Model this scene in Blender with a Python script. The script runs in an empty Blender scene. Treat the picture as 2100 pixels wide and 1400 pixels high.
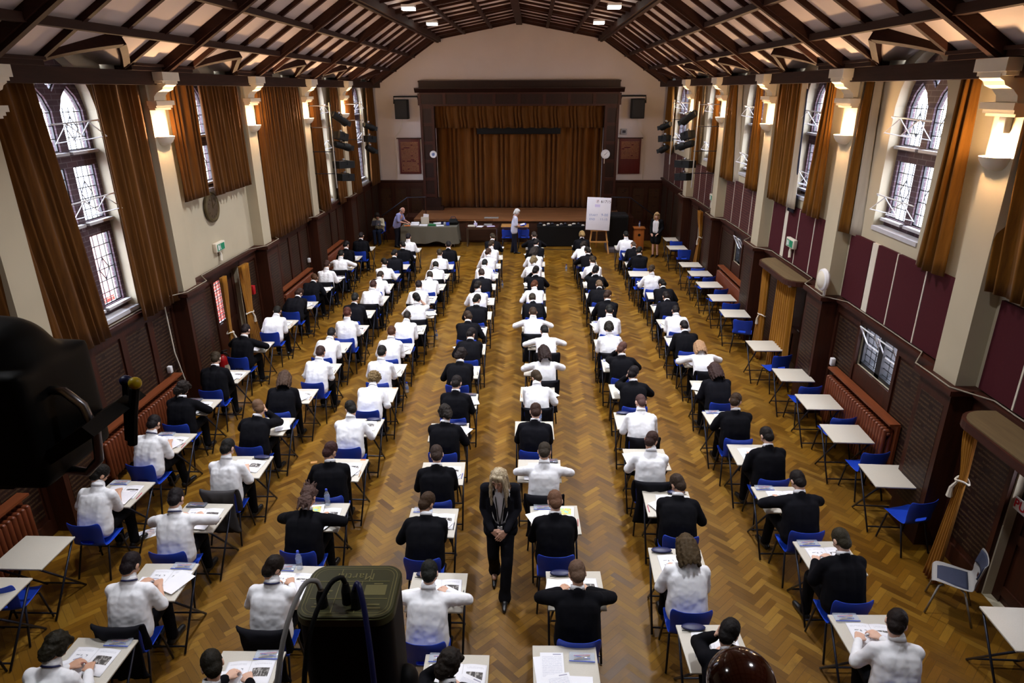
import bpy, bmesh, math, random
from mathutils import Vector, Matrix, noise
random.seed(11)
SC = bpy.context.scene
COL = SC.collection
PI = math.pi
V = Vector

# ------------------------------------------------------------------ helpers
def lin(r, g, b):
    def f(c):
        c /= 255.0
        return c / 12.92 if c <= 0.04045 else ((c + 0.055) / 1.055) ** 2.4
    return (f(r), f(g), f(b), 1.0)

class NT:
    """small wrapper that builds shader nodes"""
    def __init__(s, m):
        s.t = m.node_tree; s.n = s.t.nodes; s.l = s.t.links
    def node(s, typ, ins=None, **props):
        n = s.n.new(typ)
        for k, v in props.items(): setattr(n, k, v)
        for k, v in (ins or {}).items(): s.set(n.inputs[k], v)
        return n
    def set(s, sock, v):
        if isinstance(v, bpy.types.NodeSocket): s.l.new(v, sock)
        else: sock.default_value = v
    def math(s, op, a, b=0.0, c=None):
        n = s.n.new('ShaderNodeMath'); n.operation = op
        s.set(n.inputs[0], a); s.set(n.inputs[1], b)
        if c is not None: s.set(n.inputs[2], c)
        return n.outputs[0]
    def mix(s, fac, a, b, mode='MIX'):
        n = s.n.new('ShaderNodeMix'); n.data_type = 'RGBA'; n.blend_type = mode
        s.set(n.inputs[0], fac); s.set(n.inputs[6], a); s.set(n.inputs[7], b)
        return n.outputs[2]
    def ramp(s, fac, stops):
        n = s.n.new('ShaderNodeValToRGB'); r = n.color_ramp
        while len(r.elements) < len(stops): r.elements.new(0.5)
        for e, (p, c) in zip(r.elements, stops): e.position = p; e.color = c
        s.set(n.inputs[0], fac)
        return n.outputs[0]
    def obj(s): return s.node('ShaderNodeTexCoord').outputs['Object']
    def uv(s): return s.node('ShaderNodeTexCoord').outputs['UV']
    def noise(s, vec, scale, detail=3.0, rough=.55):
        n = s.node('ShaderNodeTexNoise', {'Vector': vec, 'Scale': scale, 'Detail': detail, 'Roughness': rough})
        return n.outputs['Fac']
    def mapping(s, vec, scale=(1, 1, 1), rot=(0, 0, 0), loc=(0, 0, 0)):
        n = s.node('ShaderNodeMapping', {'Vector': vec, 'Scale': scale, 'Rotation': rot, 'Location': loc})
        return n.outputs[0]
    def xyz(s, vec):
        n = s.node('ShaderNodeSeparateXYZ', {0: vec}); return n.outputs[0], n.outputs[1], n.outputs[2]
    def combine(s, x, y, z=0.0):
        return s.node('ShaderNodeCombineXYZ', {0: x, 1: y, 2: z}).outputs[0]
    def bump(s, h, strength=.3, dist=.01):
        return s.node('ShaderNodeBump', {'Height': h, 'Strength': strength, 'Distance': dist}).outputs[0]

def newmat(name):
    m = bpy.data.materials.new(name); m.use_nodes = True
    b = m.node_tree.nodes['Principled BSDF']
    return m, NT(m), b

def plain(name, col, rough=.5, metal=0.0, spec=.5, var=0.0, scale=6.0, bump=0.0, sheen=0.0, coat=0.0):
    """principled material with a little procedural mottling"""
    m, t, b = newmat(name)
    b.inputs['Roughness'].default_value = rough
    b.inputs['Metallic'].default_value = metal
    b.inputs['Specular IOR Level'].default_value = spec
    if sheen: b.inputs['Sheen Weight'].default_value = sheen
    if coat:
        b.inputs['Coat Weight'].default_value = coat
        b.inputs['Coat Roughness'].default_value = .15
    nz = t.noise(t.obj(), scale)
    k = max(var, .02)
    dark = tuple(c * (1 - k) for c in col[:3]) + (1,)
    lite = tuple(min(1, c * (1 + k)) for c in col[:3]) + (1,)
    t.l.new(t.ramp(nz, [(.3, dark), (.7, lite)]), b.inputs['Base Color'])
    if bump: t.l.new(t.bump(nz, bump, .01), b.inputs['Normal'])
    return m

def tinted(name, rough=.6, spec=.3, scale=40.0, amt=.15, sheen=0.0, bump=0.0, sss=0.0):
    """material whose base colour is the object's own colour"""
    m, t, b = newmat(name)
    oi = t.node('ShaderNodeObjectInfo')
    nz = t.noise(t.obj(), scale)
    f = t.math('ADD', t.math('MULTIPLY', nz, 2 * amt), 1 - amt)
    g = t.combine(f, f, f)
    t.l.new(t.mix(1.0, oi.outputs['Color'], g, 'MULTIPLY'), b.inputs['Base Color'])
    b.inputs['Roughness'].default_value = rough
    b.inputs['Specular IOR Level'].default_value = spec
    if sheen: b.inputs['Sheen Weight'].default_value = sheen
    if bump: t.l.new(t.bump(nz, bump, .01), b.inputs['Normal'])
    return m

class MB:
    """collects simple shapes into ONE mesh"""
    def __init__(s): s.v = []; s.f = []; s.uv = {}
    def add(s, verts, faces):
        o = len(s.v); s.v += [tuple(p) for p in verts]; s.f += [tuple(i + o for i in f) for f in faces]; return o
    def box(s, c, d, rot=None):
        x, y, z = d[0] / 2, d[1] / 2, d[2] / 2
        P = [V((a * x, b * y, e * z)) for a in (-1, 1) for b in (-1, 1) for e in (-1, 1)]
        if rot is not None: P = [rot @ p for p in P]
        P = [p + V(c) for p in P]
        s.add(P, [(0, 1, 3, 2), (4, 6, 7, 5), (0, 4, 5, 1), (2, 3, 7, 6), (0, 2, 6, 4), (1, 5, 7, 3)])
        return s
    def bx(s, x0, x1, y0, y1, z0, z1):
        return s.box(((x0 + x1) / 2, (y0 + y1) / 2, (z0 + z1) / 2), (abs(x1 - x0), abs(y1 - y0), abs(z1 - z0)))
    def beam(s, a, b, w, h, up=(0, 0, 1), off=0.0):
        """box from a to b: width w sideways, height h along up, its underside on the line (+off)"""
        a, b = V(a), V(b); d = (b - a).normalized(); sd = d.cross(V(up)).normalized(); u = sd.cross(d)
        P = []
        for q in (a, b):
            for i in (-.5, .5):
                for j in (0, 1): P.append(q + sd * (i * w) + u * (j * h + off))
        s.add(P, [(0, 1, 3, 2), (4, 6, 7, 5), (0, 4, 5, 1), (2, 3, 7, 6), (0, 2, 6, 4), (1, 5, 7, 3)])
        return s
    def tube(s, pts, r, n=8, cap=True):
        pts = [V(p) for p in pts]; m = len(pts); rs = r if isinstance(r, (list, tuple)) else [r] * m
        prev = None; base = len(s.v)
        for i, p in enumerate(pts):
            d = ((pts[i + 1] if i + 1 < m else p) - (pts[i - 1] if i else p)).normalized()
            if prev is None:
                a = V((0, 0, 1)) if abs(d.z) < .9 else V((1, 0, 0)); u = d.cross(a).normalized()
            else:
                u = prev - d * prev.dot(d); u = u.normalized() if u.length > 1e-6 else d.orthogonal().normalized()
            prev = u; w = d.cross(u)
            for k in range(n):
                t = 2 * PI * k / n; s.v.append(tuple(p + (u * math.cos(t) + w * math.sin(t)) * rs[i]))
        for i in range(m - 1):
            for k in range(n):
                a = base + i * n + k; b = base + i * n + (k + 1) % n
                s.f.append((a, b, b + n, a + n))
        if cap:
            s.f.append(tuple(base + k for k in reversed(range(n)))); s.f.append(tuple(base + (m - 1) * n + k for k in range(n)))
        return s
    def lathe(s, prof, c=(0, 0, 0), n=24, a0=0.0, a1=2 * PI):
        full = abs(a1 - a0 - 2 * PI) < 1e-6; cols = n if full else n + 1; base = len(s.v)
        for r, z in prof:
            for k in range(cols):
                t = a0 + (a1 - a0) * k / n; s.v.append((c[0] + r * math.cos(t), c[1] + r * math.sin(t), c[2] + z))
        for i in range(len(prof) - 1):
            for k in range(n):
                a = base + i * cols + k; b = base + i * cols + ((k + 1) % cols if full else k + 1)
                s.f.append((a, b, b + cols, a + cols))
        return s
    def grid(s, fn, nu, nv):
        base = len(s.v)
        for j in range(nv + 1):
            for i in range(nu + 1): s.v.append(tuple(fn(i / nu, j / nv)))
        for j in range(nv):
            for i in range(nu):
                a = base + j * (nu + 1) + i; s.f.append((a, a + 1, a + nu + 2, a + nu + 1))
        return s
    def prism(s, poly, axis, lo, hi):
        """poly: 2-D outline, extruded along axis (0,1,2) from lo to hi"""
        def P(p, t):
            q = [0, 0, 0]; o = [i for i in range(3) if i != axis]; q[o[0]], q[o[1]] = p; q[axis] = t; return q
        n = len(poly)
        b = s.add([P(p, lo) for p in poly] + [P(p, hi) for p in poly], [])
        s.f.append(tuple(b + i for i in range(n))); s.f.append(tuple(b + n + i for i in reversed(range(n))))
        for i in range(n):
            j = (i + 1) % n; s.f.append((b + i, b + n + i, b + n + j, b + j))
        return s
    def cap(s, p0, p1, r0, r1=None, n=12, rings=3):
        """closed rounded, tapered limb"""
        r1 = r0 if r1 is None else r1
        p0, p1 = V(p0), V(p1); d = p1 - p0; L = d.length
        d = d / L if L > 1e-6 else V((0, 0, 1)); u = d.orthogonal().normalized(); w = d.cross(u)
        rows = [(-r0 * math.cos(PI / 2 * i / rings), r0 * math.sin(PI / 2 * i / rings)) for i in range(1, rings + 1)]
        rows += [(L + r1 * math.sin(PI / 2 * i / rings), r1 * math.cos(PI / 2 * i / rings)) for i in range(0, rings)]
        b = len(s.v); s.v.append(tuple(p0 - d * r0))
        for t, r in rows:
            for k in range(n):
                a = 2 * PI * k / n; s.v.append(tuple(p0 + d * t + (u * math.cos(a) + w * math.sin(a)) * r))
        e = len(s.v); s.v.append(tuple(p1 + d * r1)); m = len(rows)
        for k in range(n): s.f.append((b, b + 1 + (k + 1) % n, b + 1 + k))
        for i in range(m - 1):
            for k in range(n):
                a = b + 1 + i * n + k; c = b + 1 + i * n + (k + 1) % n; s.f.append((a, c, c + n, a + n))
        o = b + 1 + (m - 1) * n
        for k in range(n): s.f.append((o + k, o + (k + 1) % n, e))
        return s
    def ell(s, c, r, rot=None, n=16, m=10):
        b = len(s.v); rows = []
        for i in range(1, m):
            a = PI * i / m
            for k in range(n):
                t = 2 * PI * k / n; rows.append(V((math.sin(a) * math.cos(t) * r[0], math.sin(a) * math.sin(t) * r[1], -math.cos(a) * r[2])))
        P = [V((0, 0, -r[2]))] + rows + [V((0, 0, r[2]))]
        if rot is not None: P = [rot @ p for p in P]
        s.v += [tuple(p + V(c)) for p in P]
        for k in range(n): s.f.append((b, b + 1 + (k + 1) % n, b + 1 + k))
        for i in range(m - 2):
            for k in range(n):
                a = b + 1 + i * n + k; c2 = b + 1 + i * n + (k + 1) % n; s.f.append((a, c2, c2 + n, a + n))
        o = b + 1 + (m - 2) * n; e = b + len(P) - 1
        for k in range(n): s.f.append((o + k, o + (k + 1) % n, e))
        return s
    def mesh(s, name, mat, smooth=False, angle=None):
        me = bpy.data.meshes.new(name); me.from_pydata(s.v, [], s.f)
        bm = bmesh.new(); bm.from_mesh(me); bmesh.ops.recalc_face_normals(bm, faces=bm.faces); bm.to_mesh(me); bm.free()
        for x in (mat if isinstance(mat, (list, tuple)) else [mat]): me.materials.append(x)
        if smooth: me.shade_smooth()
        if angle is not None:
            me.shade_smooth(); me.set_sharp_from_angle(angle=math.radians(angle))
        return me
    def build(s, name, mat, parent=None, smooth=False, angle=None):
        return link(name, s.mesh(name, mat, smooth, angle), parent)

def link(name, data, parent=None, loc=None, rot=None):
    o = bpy.data.objects.new(name, data); COL.objects.link(o)
    if parent is not None: o.parent = parent
    if loc is not None: o.location = loc
    if rot is not None: o.rotation_euler = rot
    return o

TMP = bpy.data.scenes.new('workbench')          # scratch scene: meshes are evaluated alone, removed at the end
def evaluated_mesh(o):
    TMP.collection.objects.link(o); vl = TMP.view_layers[0]; vl.update(); dg = vl.depsgraph; dg.update()
    me = bpy.data.meshes.new_from_object(o.evaluated_get(dg), preserve_all_data_layers=True, depsgraph=dg)
    TMP.collection.objects.unlink(o); return me
def applied(o):
    """replace an object's mesh by its modified mesh"""
    par = o.parent; o.parent = None
    me = evaluated_mesh(o); o.parent = par
    old = o.data; nm = old.name; o.modifiers.clear(); o.data = me; bpy.data.meshes.remove(old); me.name = nm
    return o

def bevel(o, w=.004, seg=2):
    m = o.modifiers.new('b', 'BEVEL'); m.width = w; m.segments = seg; m.limit_method = 'ANGLE'; m.angle_limit = math.radians(40)
    applied(o); o.data.shade_smooth(); o.data.set_sharp_from_angle(angle=math.radians(50)); return o

def blob(mb, name, mat, voxel=.012, smooth=4, wob=0.0, wscale=14.0, seed=0):
    """fuses the collected closed shapes into one continuous surface and returns the mesh"""
    o = mb.build(name, mat)
    r = o.modifiers.new('r', 'REMESH'); r.mode = 'VOXEL'; r.voxel_size = voxel; r.use_smooth_shade = True
    if smooth:
        k = o.modifiers.new('s', 'SMOOTH'); k.factor = .5; k.iterations = smooth
    applied(o); me = o.data; bpy.data.objects.remove(o)
    if not me.materials:
        for x in (mat if isinstance(mat, (list, tuple)) else [mat]): me.materials.append(x)
    if wob:
        n = len(me.vertices); co = [0.0] * (3 * n); no = [0.0] * (3 * n)
        me.vertices.foreach_get('co', co); me.vertices.foreach_get('normal', no)
        a, b = V((seed * 7.1, seed * 3.3, seed)), V((seed, 5, seed * 2))
        for i in range(0, 3 * n, 3):
            p = V(co[i:i + 3]); k = (noise.noise(p * wscale + a) + .5 * noise.noise(p * wscale * 2.3 + b)) * wob
            co[i] += no[i] * k; co[i + 1] += no[i + 1] * k; co[i + 2] += no[i + 2] * k
        me.vertices.foreach_set('co', co); me.update()
    me.shade_smooth()
    return me

def mirrored(me, name):
    m = me.copy(); m.name = name; m.transform(Matrix.Diagonal((-1, 1, 1, 1))); m.flip_normals(); return m

def tag(o, label=None, cat=None, group=None, kind=None):
    if label: o['label'] = label
    if cat: o['category'] = cat
    if group: o['group'] = group
    if kind: o['kind'] = kind
    return o
def thing(name, label, cat, loc=(0, 0, 0), rotz=0.0, group=None):
    o = bpy.data.objects.new(name, None); COL.objects.link(o); o.empty_display_size = .1
    o.location = loc; o.rotation_euler = (0, 0, rotz)
    return tag(o, label, cat, group)
def dup(root, loc, rotz=0.0, label=None, group=None):
    r = root.copy(); COL.objects.link(r); r.location = loc; r.rotation_euler = (0, 0, rotz)
    if label: r['label'] = label
    if group: r['group'] = group
    for ch in list(root.children):
        c = ch.copy(); COL.objects.link(c); c.parent = r
        for g in ch.children:
            d = g.copy(); COL.objects.link(d); d.parent = c
    return r
def struct(name, mb, mat, parent=None, **k):
    o = mb.build(name, mat, parent, **k)
    if parent is None: o['kind'] = 'structure'
    return o
def text(name, body, size, mat, parent, loc, rot, depth=.001, align='CENTER', xs=1.0, bold=0.0):
    c = bpy.data.curves.new(name, 'FONT'); c.body = body; c.size = size; c.extrude = depth; c.align_x = align; c.align_y = 'CENTER'
    c.space_character = 1.05; c.offset = bold
    o = link(name, c, parent, loc, rot)
    o = applied_text(o, mat); o.scale = (xs, 1, 1)
    return o
def applied_text(o, mat):
    p = o.parent; o.parent = None; me = evaluated_mesh(o)
    nm = o.name; l = o.location.copy(); r = o.rotation_euler.copy(); old = o.data
    me.materials.clear(); me.materials.append(mat)
    bpy.data.objects.remove(o); bpy.data.curves.remove(old)
    return link(nm, me, p, l, r)
# ------------------------------------------------------------------ materials
def make_parquet():
    m, t, b = newmat('herringbone_parquet')
    W, n = .080, 4
    x, y, z = t.xyz(t.obj())
    k7 = 1 / math.sqrt(2) / W
    X = t.math('MULTIPLY', t.math('ADD', x, y), k7); Y = t.math('MULTIPLY', t.math('SUBTRACT', y, x), k7)
    i = t.math('FLOOR', X); j = t.math('FLOOR', Y); fx = t.math('SUBTRACT', X, i); fy = t.math('SUBTRACT', Y, j)
    k = t.math('FLOORED_MODULO', t.math('SUBTRACT', i, j), 2 * n)
    hor = t.math('LESS_THAN', k, n - .5)
    inv = t.math('SUBTRACT', 1.0, hor)
    idx = t.math('SUBTRACT', i, t.math('MULTIPLY', hor, k))
    idy = t.math('ADD', j, t.math('MULTIPLY', inv, k))
    wn = t.node('ShaderNodeTexWhiteNoise', {'Vector': t.combine(idx, idy, hor)}).outputs['Value']
    across = t.math('ADD', t.math('MULTIPLY', hor, fy), t.math('MULTIPLY', inv, fx))
    along = t.math('ADD', t.math('MULTIPLY', hor, X), t.math('MULTIPLY', inv, Y))
    grain = t.noise(t.combine(t.math('MULTIPLY', along, .35), t.math('MULTIPLY', across, 3.2), t.math('MULTIPLY', wn, 50.0)), 2.2, 5.0, .65)
    base = t.ramp(wn, [(0, lin(84, 53, 8)), (.35, lin(108, 72, 11)), (.7, lin(117, 80, 13)), (1, lin(134, 97, 24))])
    dirn = t.math('ADD', t.math('MULTIPLY', hor, .20), .86)  # grain sheen by laying direction, painted into the plank colour
    sh = t.math('MULTIPLY', dirn, t.math('ADD', t.math('MULTIPLY', grain, .5), .75))
    col = t.mix(1.0, base, t.combine(sh, sh, sh), 'MULTIPLY')
    patch = t.noise(t.obj(), .55, 4.0, .6)
    worn = t.ramp(patch, [(.40, (0, 0, 0, 1)), (.68, (1, 1, 1, 1))])
    col = t.mix(t.math('MULTIPLY', worn, .35), col, lin(124, 92, 34))
    stain = t.ramp(t.noise(t.mapping(t.obj(), loc=(7, 3, 0)), 1.3, 6.0, .7), [(.56, (0, 0, 0, 1)), (.74, (1, 1, 1, 1))])
    col = t.mix(t.math('MULTIPLY', stain, .6), col, lin(62, 36, 12))
    edge = t.math('MINIMUM', across, t.math('SUBTRACT', 1.0, across))
    gap = t.math('LESS_THAN', edge, .035)
    col = t.mix(t.math('MULTIPLY', gap, .5), col, lin(50, 30, 14))
    t.l.new(col, b.inputs['Base Color'])
    rg = t.math('ADD', t.math('MULTIPLY', patch, .22), t.math('ADD', t.math('MULTIPLY', wn, .12), .26))
    t.l.new(rg, b.inputs['Roughness'])
    b.inputs['Specular IOR Level'].default_value = .32
    t.l.new(t.bump(t.math('ADD', grain, t.math('MULTIPLY', gap, -1.0)), .12, .004), b.inputs['Normal'])
    return m

def make_wood(name, a, c, axis='Z', rough=.4, spec=.4, scale=3.0):
    m, t, b = newmat(name)
    s = {'X': (.5, 6, 6), 'Y': (6, .5, 6), 'Z': (6, 6, .5)}[axis]
    g = t.noise(t.mapping(t.obj(), s), scale, 6.0, .65)
    t.l.new(t.ramp(g, [(.25, a), (.75, c)]), b.inputs['Base Color'])
    b.inputs['Roughness'].default_value = rough; b.inputs['Specular IOR Level'].default_value = spec
    t.l.new(t.bump(g, .12, .004), b.inputs['Normal'])
    return m

def make_names(name, axis, ground_a, ground_c, ink, step=.045, seed=0.0):
    """wood panel lettered with close rows of small painted names (illegible at this size)"""
    m, t, b = newmat(name)
    x, y, z = t.xyz(t.obj()); u = x if axis == 'X' else y
    row = t.math('FLOOR', t.math('DIVIDE', z, step)); fz = t.math('SUBTRACT', t.math('DIVIDE', z, step), row)
    band = t.math('MULTIPLY', t.math('GREATER_THAN', fz, .28), t.math('LESS_THAN', fz, .72))
    nz = t.noise(t.combine(t.math('MULTIPLY', u, 120.0), t.math('ADD', t.math('MULTIPLY', row, 3.7), t.math('MULTIPLY', fz, 2.4)), seed), 1.0, 2.0, .6)
    wd = t.noise(t.combine(t.math('MULTIPLY', u, 5.0), t.math('MULTIPLY', row, 1.9), seed + 4), 1.0, 1.0, .5)
    ltr = t.math('MULTIPLY', t.math('GREATER_THAN', nz, .47), t.math('GREATER_THAN', wd, .36))
    f = t.math('MULTIPLY', band, ltr)
    g = t.noise(t.mapping(t.obj(), (6, 6, .6)), 2.5, 5.0, .6)
    t.l.new(t.mix(t.math('MULTIPLY', f, .7), t.ramp(g, [(.3, ground_a), (.7, ground_c)]), ink), b.inputs['Base Color'])
    b.inputs['Roughness'].default_value = .5; b.inputs['Specular IOR Level'].default_value = .3
    return m

def make_velvet(name, a, c, trans=.12):
    m, t, b = newmat(name)
    g = t.noise(t.mapping(t.obj(), (9, 9, .7)), 2.0, 4.0, .6)
    fuzz = t.noise(t.obj(), 120, 2.0, .5)
    col = t.mix(t.math('MULTIPLY', fuzz, .35), t.ramp(g, [(.3, a), (.72, c)]), a)
    t.l.new(col, b.inputs['Base Color'])
    b.inputs['Roughness'].default_value = .85; b.inputs['Specular IOR Level'].default_value = .15
    b.inputs['Sheen Weight'].default_value = .10; b.inputs['Sheen Roughness'].default_value = .5
    t.l.new(t.bump(fuzz, .15, .003), b.inputs['Normal'])
    if trans:
        tr = t.node('ShaderNodeBsdfTranslucent'); t.l.new(col, tr.inputs['Color'])
        mx = t.node('ShaderNodeMixShader'); mx.inputs[0].default_value = trans
        out = t.n['Material Output']
        t.l.new(b.outputs[0], mx.inputs[1]); t.l.new(tr.outputs[0], mx.inputs[2]); t.l.new(mx.outputs[0], out.inputs['Surface'])
    return m

def make_brick(name, axis, a, c, mortar, bw=.22, rh=.075):
    m, t, b = newmat(name)
    x, y, z = t.xyz(t.obj()); u = x if axis == 'X' else y
    n = t.node('ShaderNodeTexBrick', {'Vector': t.combine(u, z, 0.0), 'Color1': a, 'Color2': c, 'Mortar': mortar, 'Scale': 1.0, 'Mortar Size': .006, 'Brick Width': bw, 'Row Height': rh})
    nz = t.noise(t.obj(), 14, 4)
    t.l.new(t.mix(t.math('MULTIPLY', nz, .5), n.outputs['Color'], tuple(q * .6 for q in a[:3]) + (1,)), b.inputs['Base Color'])
    b.inputs['Roughness'].default_value = .8
    return m

def make_glass():
    m, t, b = newmat('leaded_glass')
    tr = t.node('ShaderNodeBsdfTransparent'); tr.inputs[0].default_value = (.93, .94, 1, 1)
    gl = t.node('ShaderNodeBsdfGlossy'); gl.inputs['Roughness'].default_value = .08
    mx = t.node('ShaderNodeMixShader'); mx.inputs[0].default_value = .06
    t.l.new(tr.outputs[0], mx.inputs[1]); t.l.new(gl.outputs[0], mx.inputs[2]); t.l.new(mx.outputs[0], t.n['Material Output'].inputs['Surface'])
    return m

def make_clear(name, col, mixf=.25):
    m, t, b = newmat(name)
    b.inputs['Base Color'].default_value = col; b.inputs['Roughness'].default_value = .12
    tr = t.node('ShaderNodeBsdfTransparent'); tr.inputs[0].default_value = (.92, .95, 1, 1)
    mx = t.node('ShaderNodeMixShader'); mx.inputs[0].default_value = mixf
    t.l.new(tr.outputs[0], mx.inputs[1]); t.l.new(b.outputs[0], mx.inputs[2]); t.l.new(mx.outputs[0], t.n['Material Output'].inputs['Surface'])
    return m

def glow(name, col, strength):
    m, t, b = newmat(name)
    b.inputs['Base Color'].default_value = (.9, .9, .9, 1)
    b.inputs['Emission Color'].default_value = col; b.inputs['Emission Strength'].default_value = strength
    return m

def rect(t, u, v, u0, u1, v0, v1):
    f = t.math('MULTIPLY', t.math('GREATER_THAN', u, u0), t.math('LESS_THAN', u, u1))
    g = t.math('MULTIPLY', t.math('GREATER_THAN', v, v0), t.math('LESS_THAN', v, v1))
    return t.math('MULTIPLY', f, g)

def make_print(kind):
    """printed paper; u and v come from the Generated box of the sheet, 0..1"""
    m, t, b = newmat('printed_' + kind)
    g = t.node('ShaderNodeTexCoord').outputs['Generated']; u, v, w = t.xyz(g)
    oi = t.node('ShaderNodeObjectInfo'); rnd = t.math('MULTIPLY', oi.outputs['Random'], 40.0)
    paper = lin(238, 238, 244); col = paper
    row = t.math('MULTIPLY', v, 26.0); fr = t.math('FRACT', row)
    dash = t.noise(t.combine(t.math('MULTIPLY', u, 60.0), t.math('FLOOR', row), rnd), 1.0, 1.0, .5)
    line = t.math('MULTIPLY', t.math('LESS_THAN', fr, .32), t.math('GREATER_THAN', dash, .42))
    if kind == 'booklet':
        tx = t.math('ADD', rect(t, u, v, .06, .42, .84, .92), rect(t, u, v, .58, .94, .84, .92))
        tx = t.math('ADD', tx, rect(t, u, v, .07, .42, .08, .26))
        col = t.mix(t.math('MULTIPLY', t.math('MULTIPLY', line, tx), .45), col, lin(110, 110, 125))
        vz = t.noise(t.combine(t.math('MULTIPLY', u, 24.0), t.math('MULTIPLY', v, 7.0), t.math('ADD', 2.0, rnd)), 1.0, 2.5, .55)
        pic = t.ramp(vz, [(.25, lin(30, 28, 30)), (.5, lin(92, 88, 86)), (.72, lin(212, 208, 204))])
        col = t.mix(rect(t, u, v, .58, .93, .40, .72), col, pic)
        mz = t.noise(t.combine(t.math('MULTIPLY', u, 9.0), t.math('MULTIPLY', v, 6.0), 3.0), 1.0, 4.0, .6)
        blot = t.math('MULTIPLY', rect(t, u, v, .12, .38, .34, .72), t.math('GREATER_THAN', mz, .53))
        col = t.mix(t.math('MULTIPLY', blot, .75), col, lin(105, 110, 118))
        crease = t.math('LESS_THAN', t.math('ABSOLUTE', t.math('SUBTRACT', u, .5)), .006)
        col = t.mix(t.math('MULTIPLY', crease, .5), col, lin(170, 168, 165))
    elif kind == 'answer_sheet':
        tx = rect(t, u, v, .08, .92, .10, .86)
        col = t.mix(t.math('MULTIPLY', t.math('MULTIPLY', line, tx), .4), col, lin(90, 95, 150))
        col = t.mix(t.math('MULTIPLY', rect(t, u, v, .55, .9, .91, .95), .6), col, lin(70, 60, 120))
    elif kind == 'map_page':
        tx = rect(t, u, v, .1, .9, .87, .94)
        col = t.mix(t.math('MULTIPLY', t.math('MULTIPLY', line, tx), .5), col, lin(120, 90, 100))
        mz = t.noise(t.combine(t.math('MULTIPLY', u, 4.0), t.math('MULTIPLY', v, 5.0), 1.5), 1.0, 4.0, .6)
        mp = t.ramp(mz, [(.40, lin(205, 218, 240)), (.47, lin(205, 180, 178)), (.55, lin(222, 205, 198)), (.66, lin(238, 238, 244))])
        col = t.mix(rect(t, u, v, .15, .88, .30, .84), col, mp)
    elif kind == 'coloured_map':
        mz = t.noise(t.combine(t.math('MULTIPLY', u, 5.0), t.math('MULTIPLY', v, 5.0), 8.0), 1.0, 3.0, .6)
        mp = t.ramp(mz, [(.38, lin(150, 200, 230)), (.46, lin(160, 205, 150)), (.54, lin(240, 225, 110)), (.60, lin(225, 120, 90)), (.66, lin(238, 238, 240))])
        col = t.mix(rect(t, u, v, .15, .85, .25, .85), col, mp)
    t.l.new(col if not isinstance(col, tuple) else t.mix(0.0, col, col), b.inputs['Base Color'])
    b.inputs['Roughness'].default_value = .6; b.inputs['Specular IOR Level'].default_value = .3
    return m

def plank_floor(name, a, c):
    m, t, b = newmat(name)
    x, y, z = t.xyz(t.obj()); r = t.math('FLOOR', t.math('DIVIDE', y, .09))
    wn = t.node('ShaderNodeTexWhiteNoise', {'Vector': t.combine(r, t.math('FLOOR', t.math('ADD', t.math('DIVIDE', x, 1.6), t.math('MULTIPLY', r, .37))), 0.0)}).outputs['Value']
    g = t.noise(t.mapping(t.obj(), (.6, 9, 9)), 3.0, 5.0, .6)
    t.l.new(t.ramp(t.math('ADD', t.math('MULTIPLY', wn, .5), t.math('MULTIPLY', g, .5)), [(.25, a), (.75, c)]), b.inputs['Base Color'])
    b.inputs['Roughness'].default_value = .35
    return m

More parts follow.
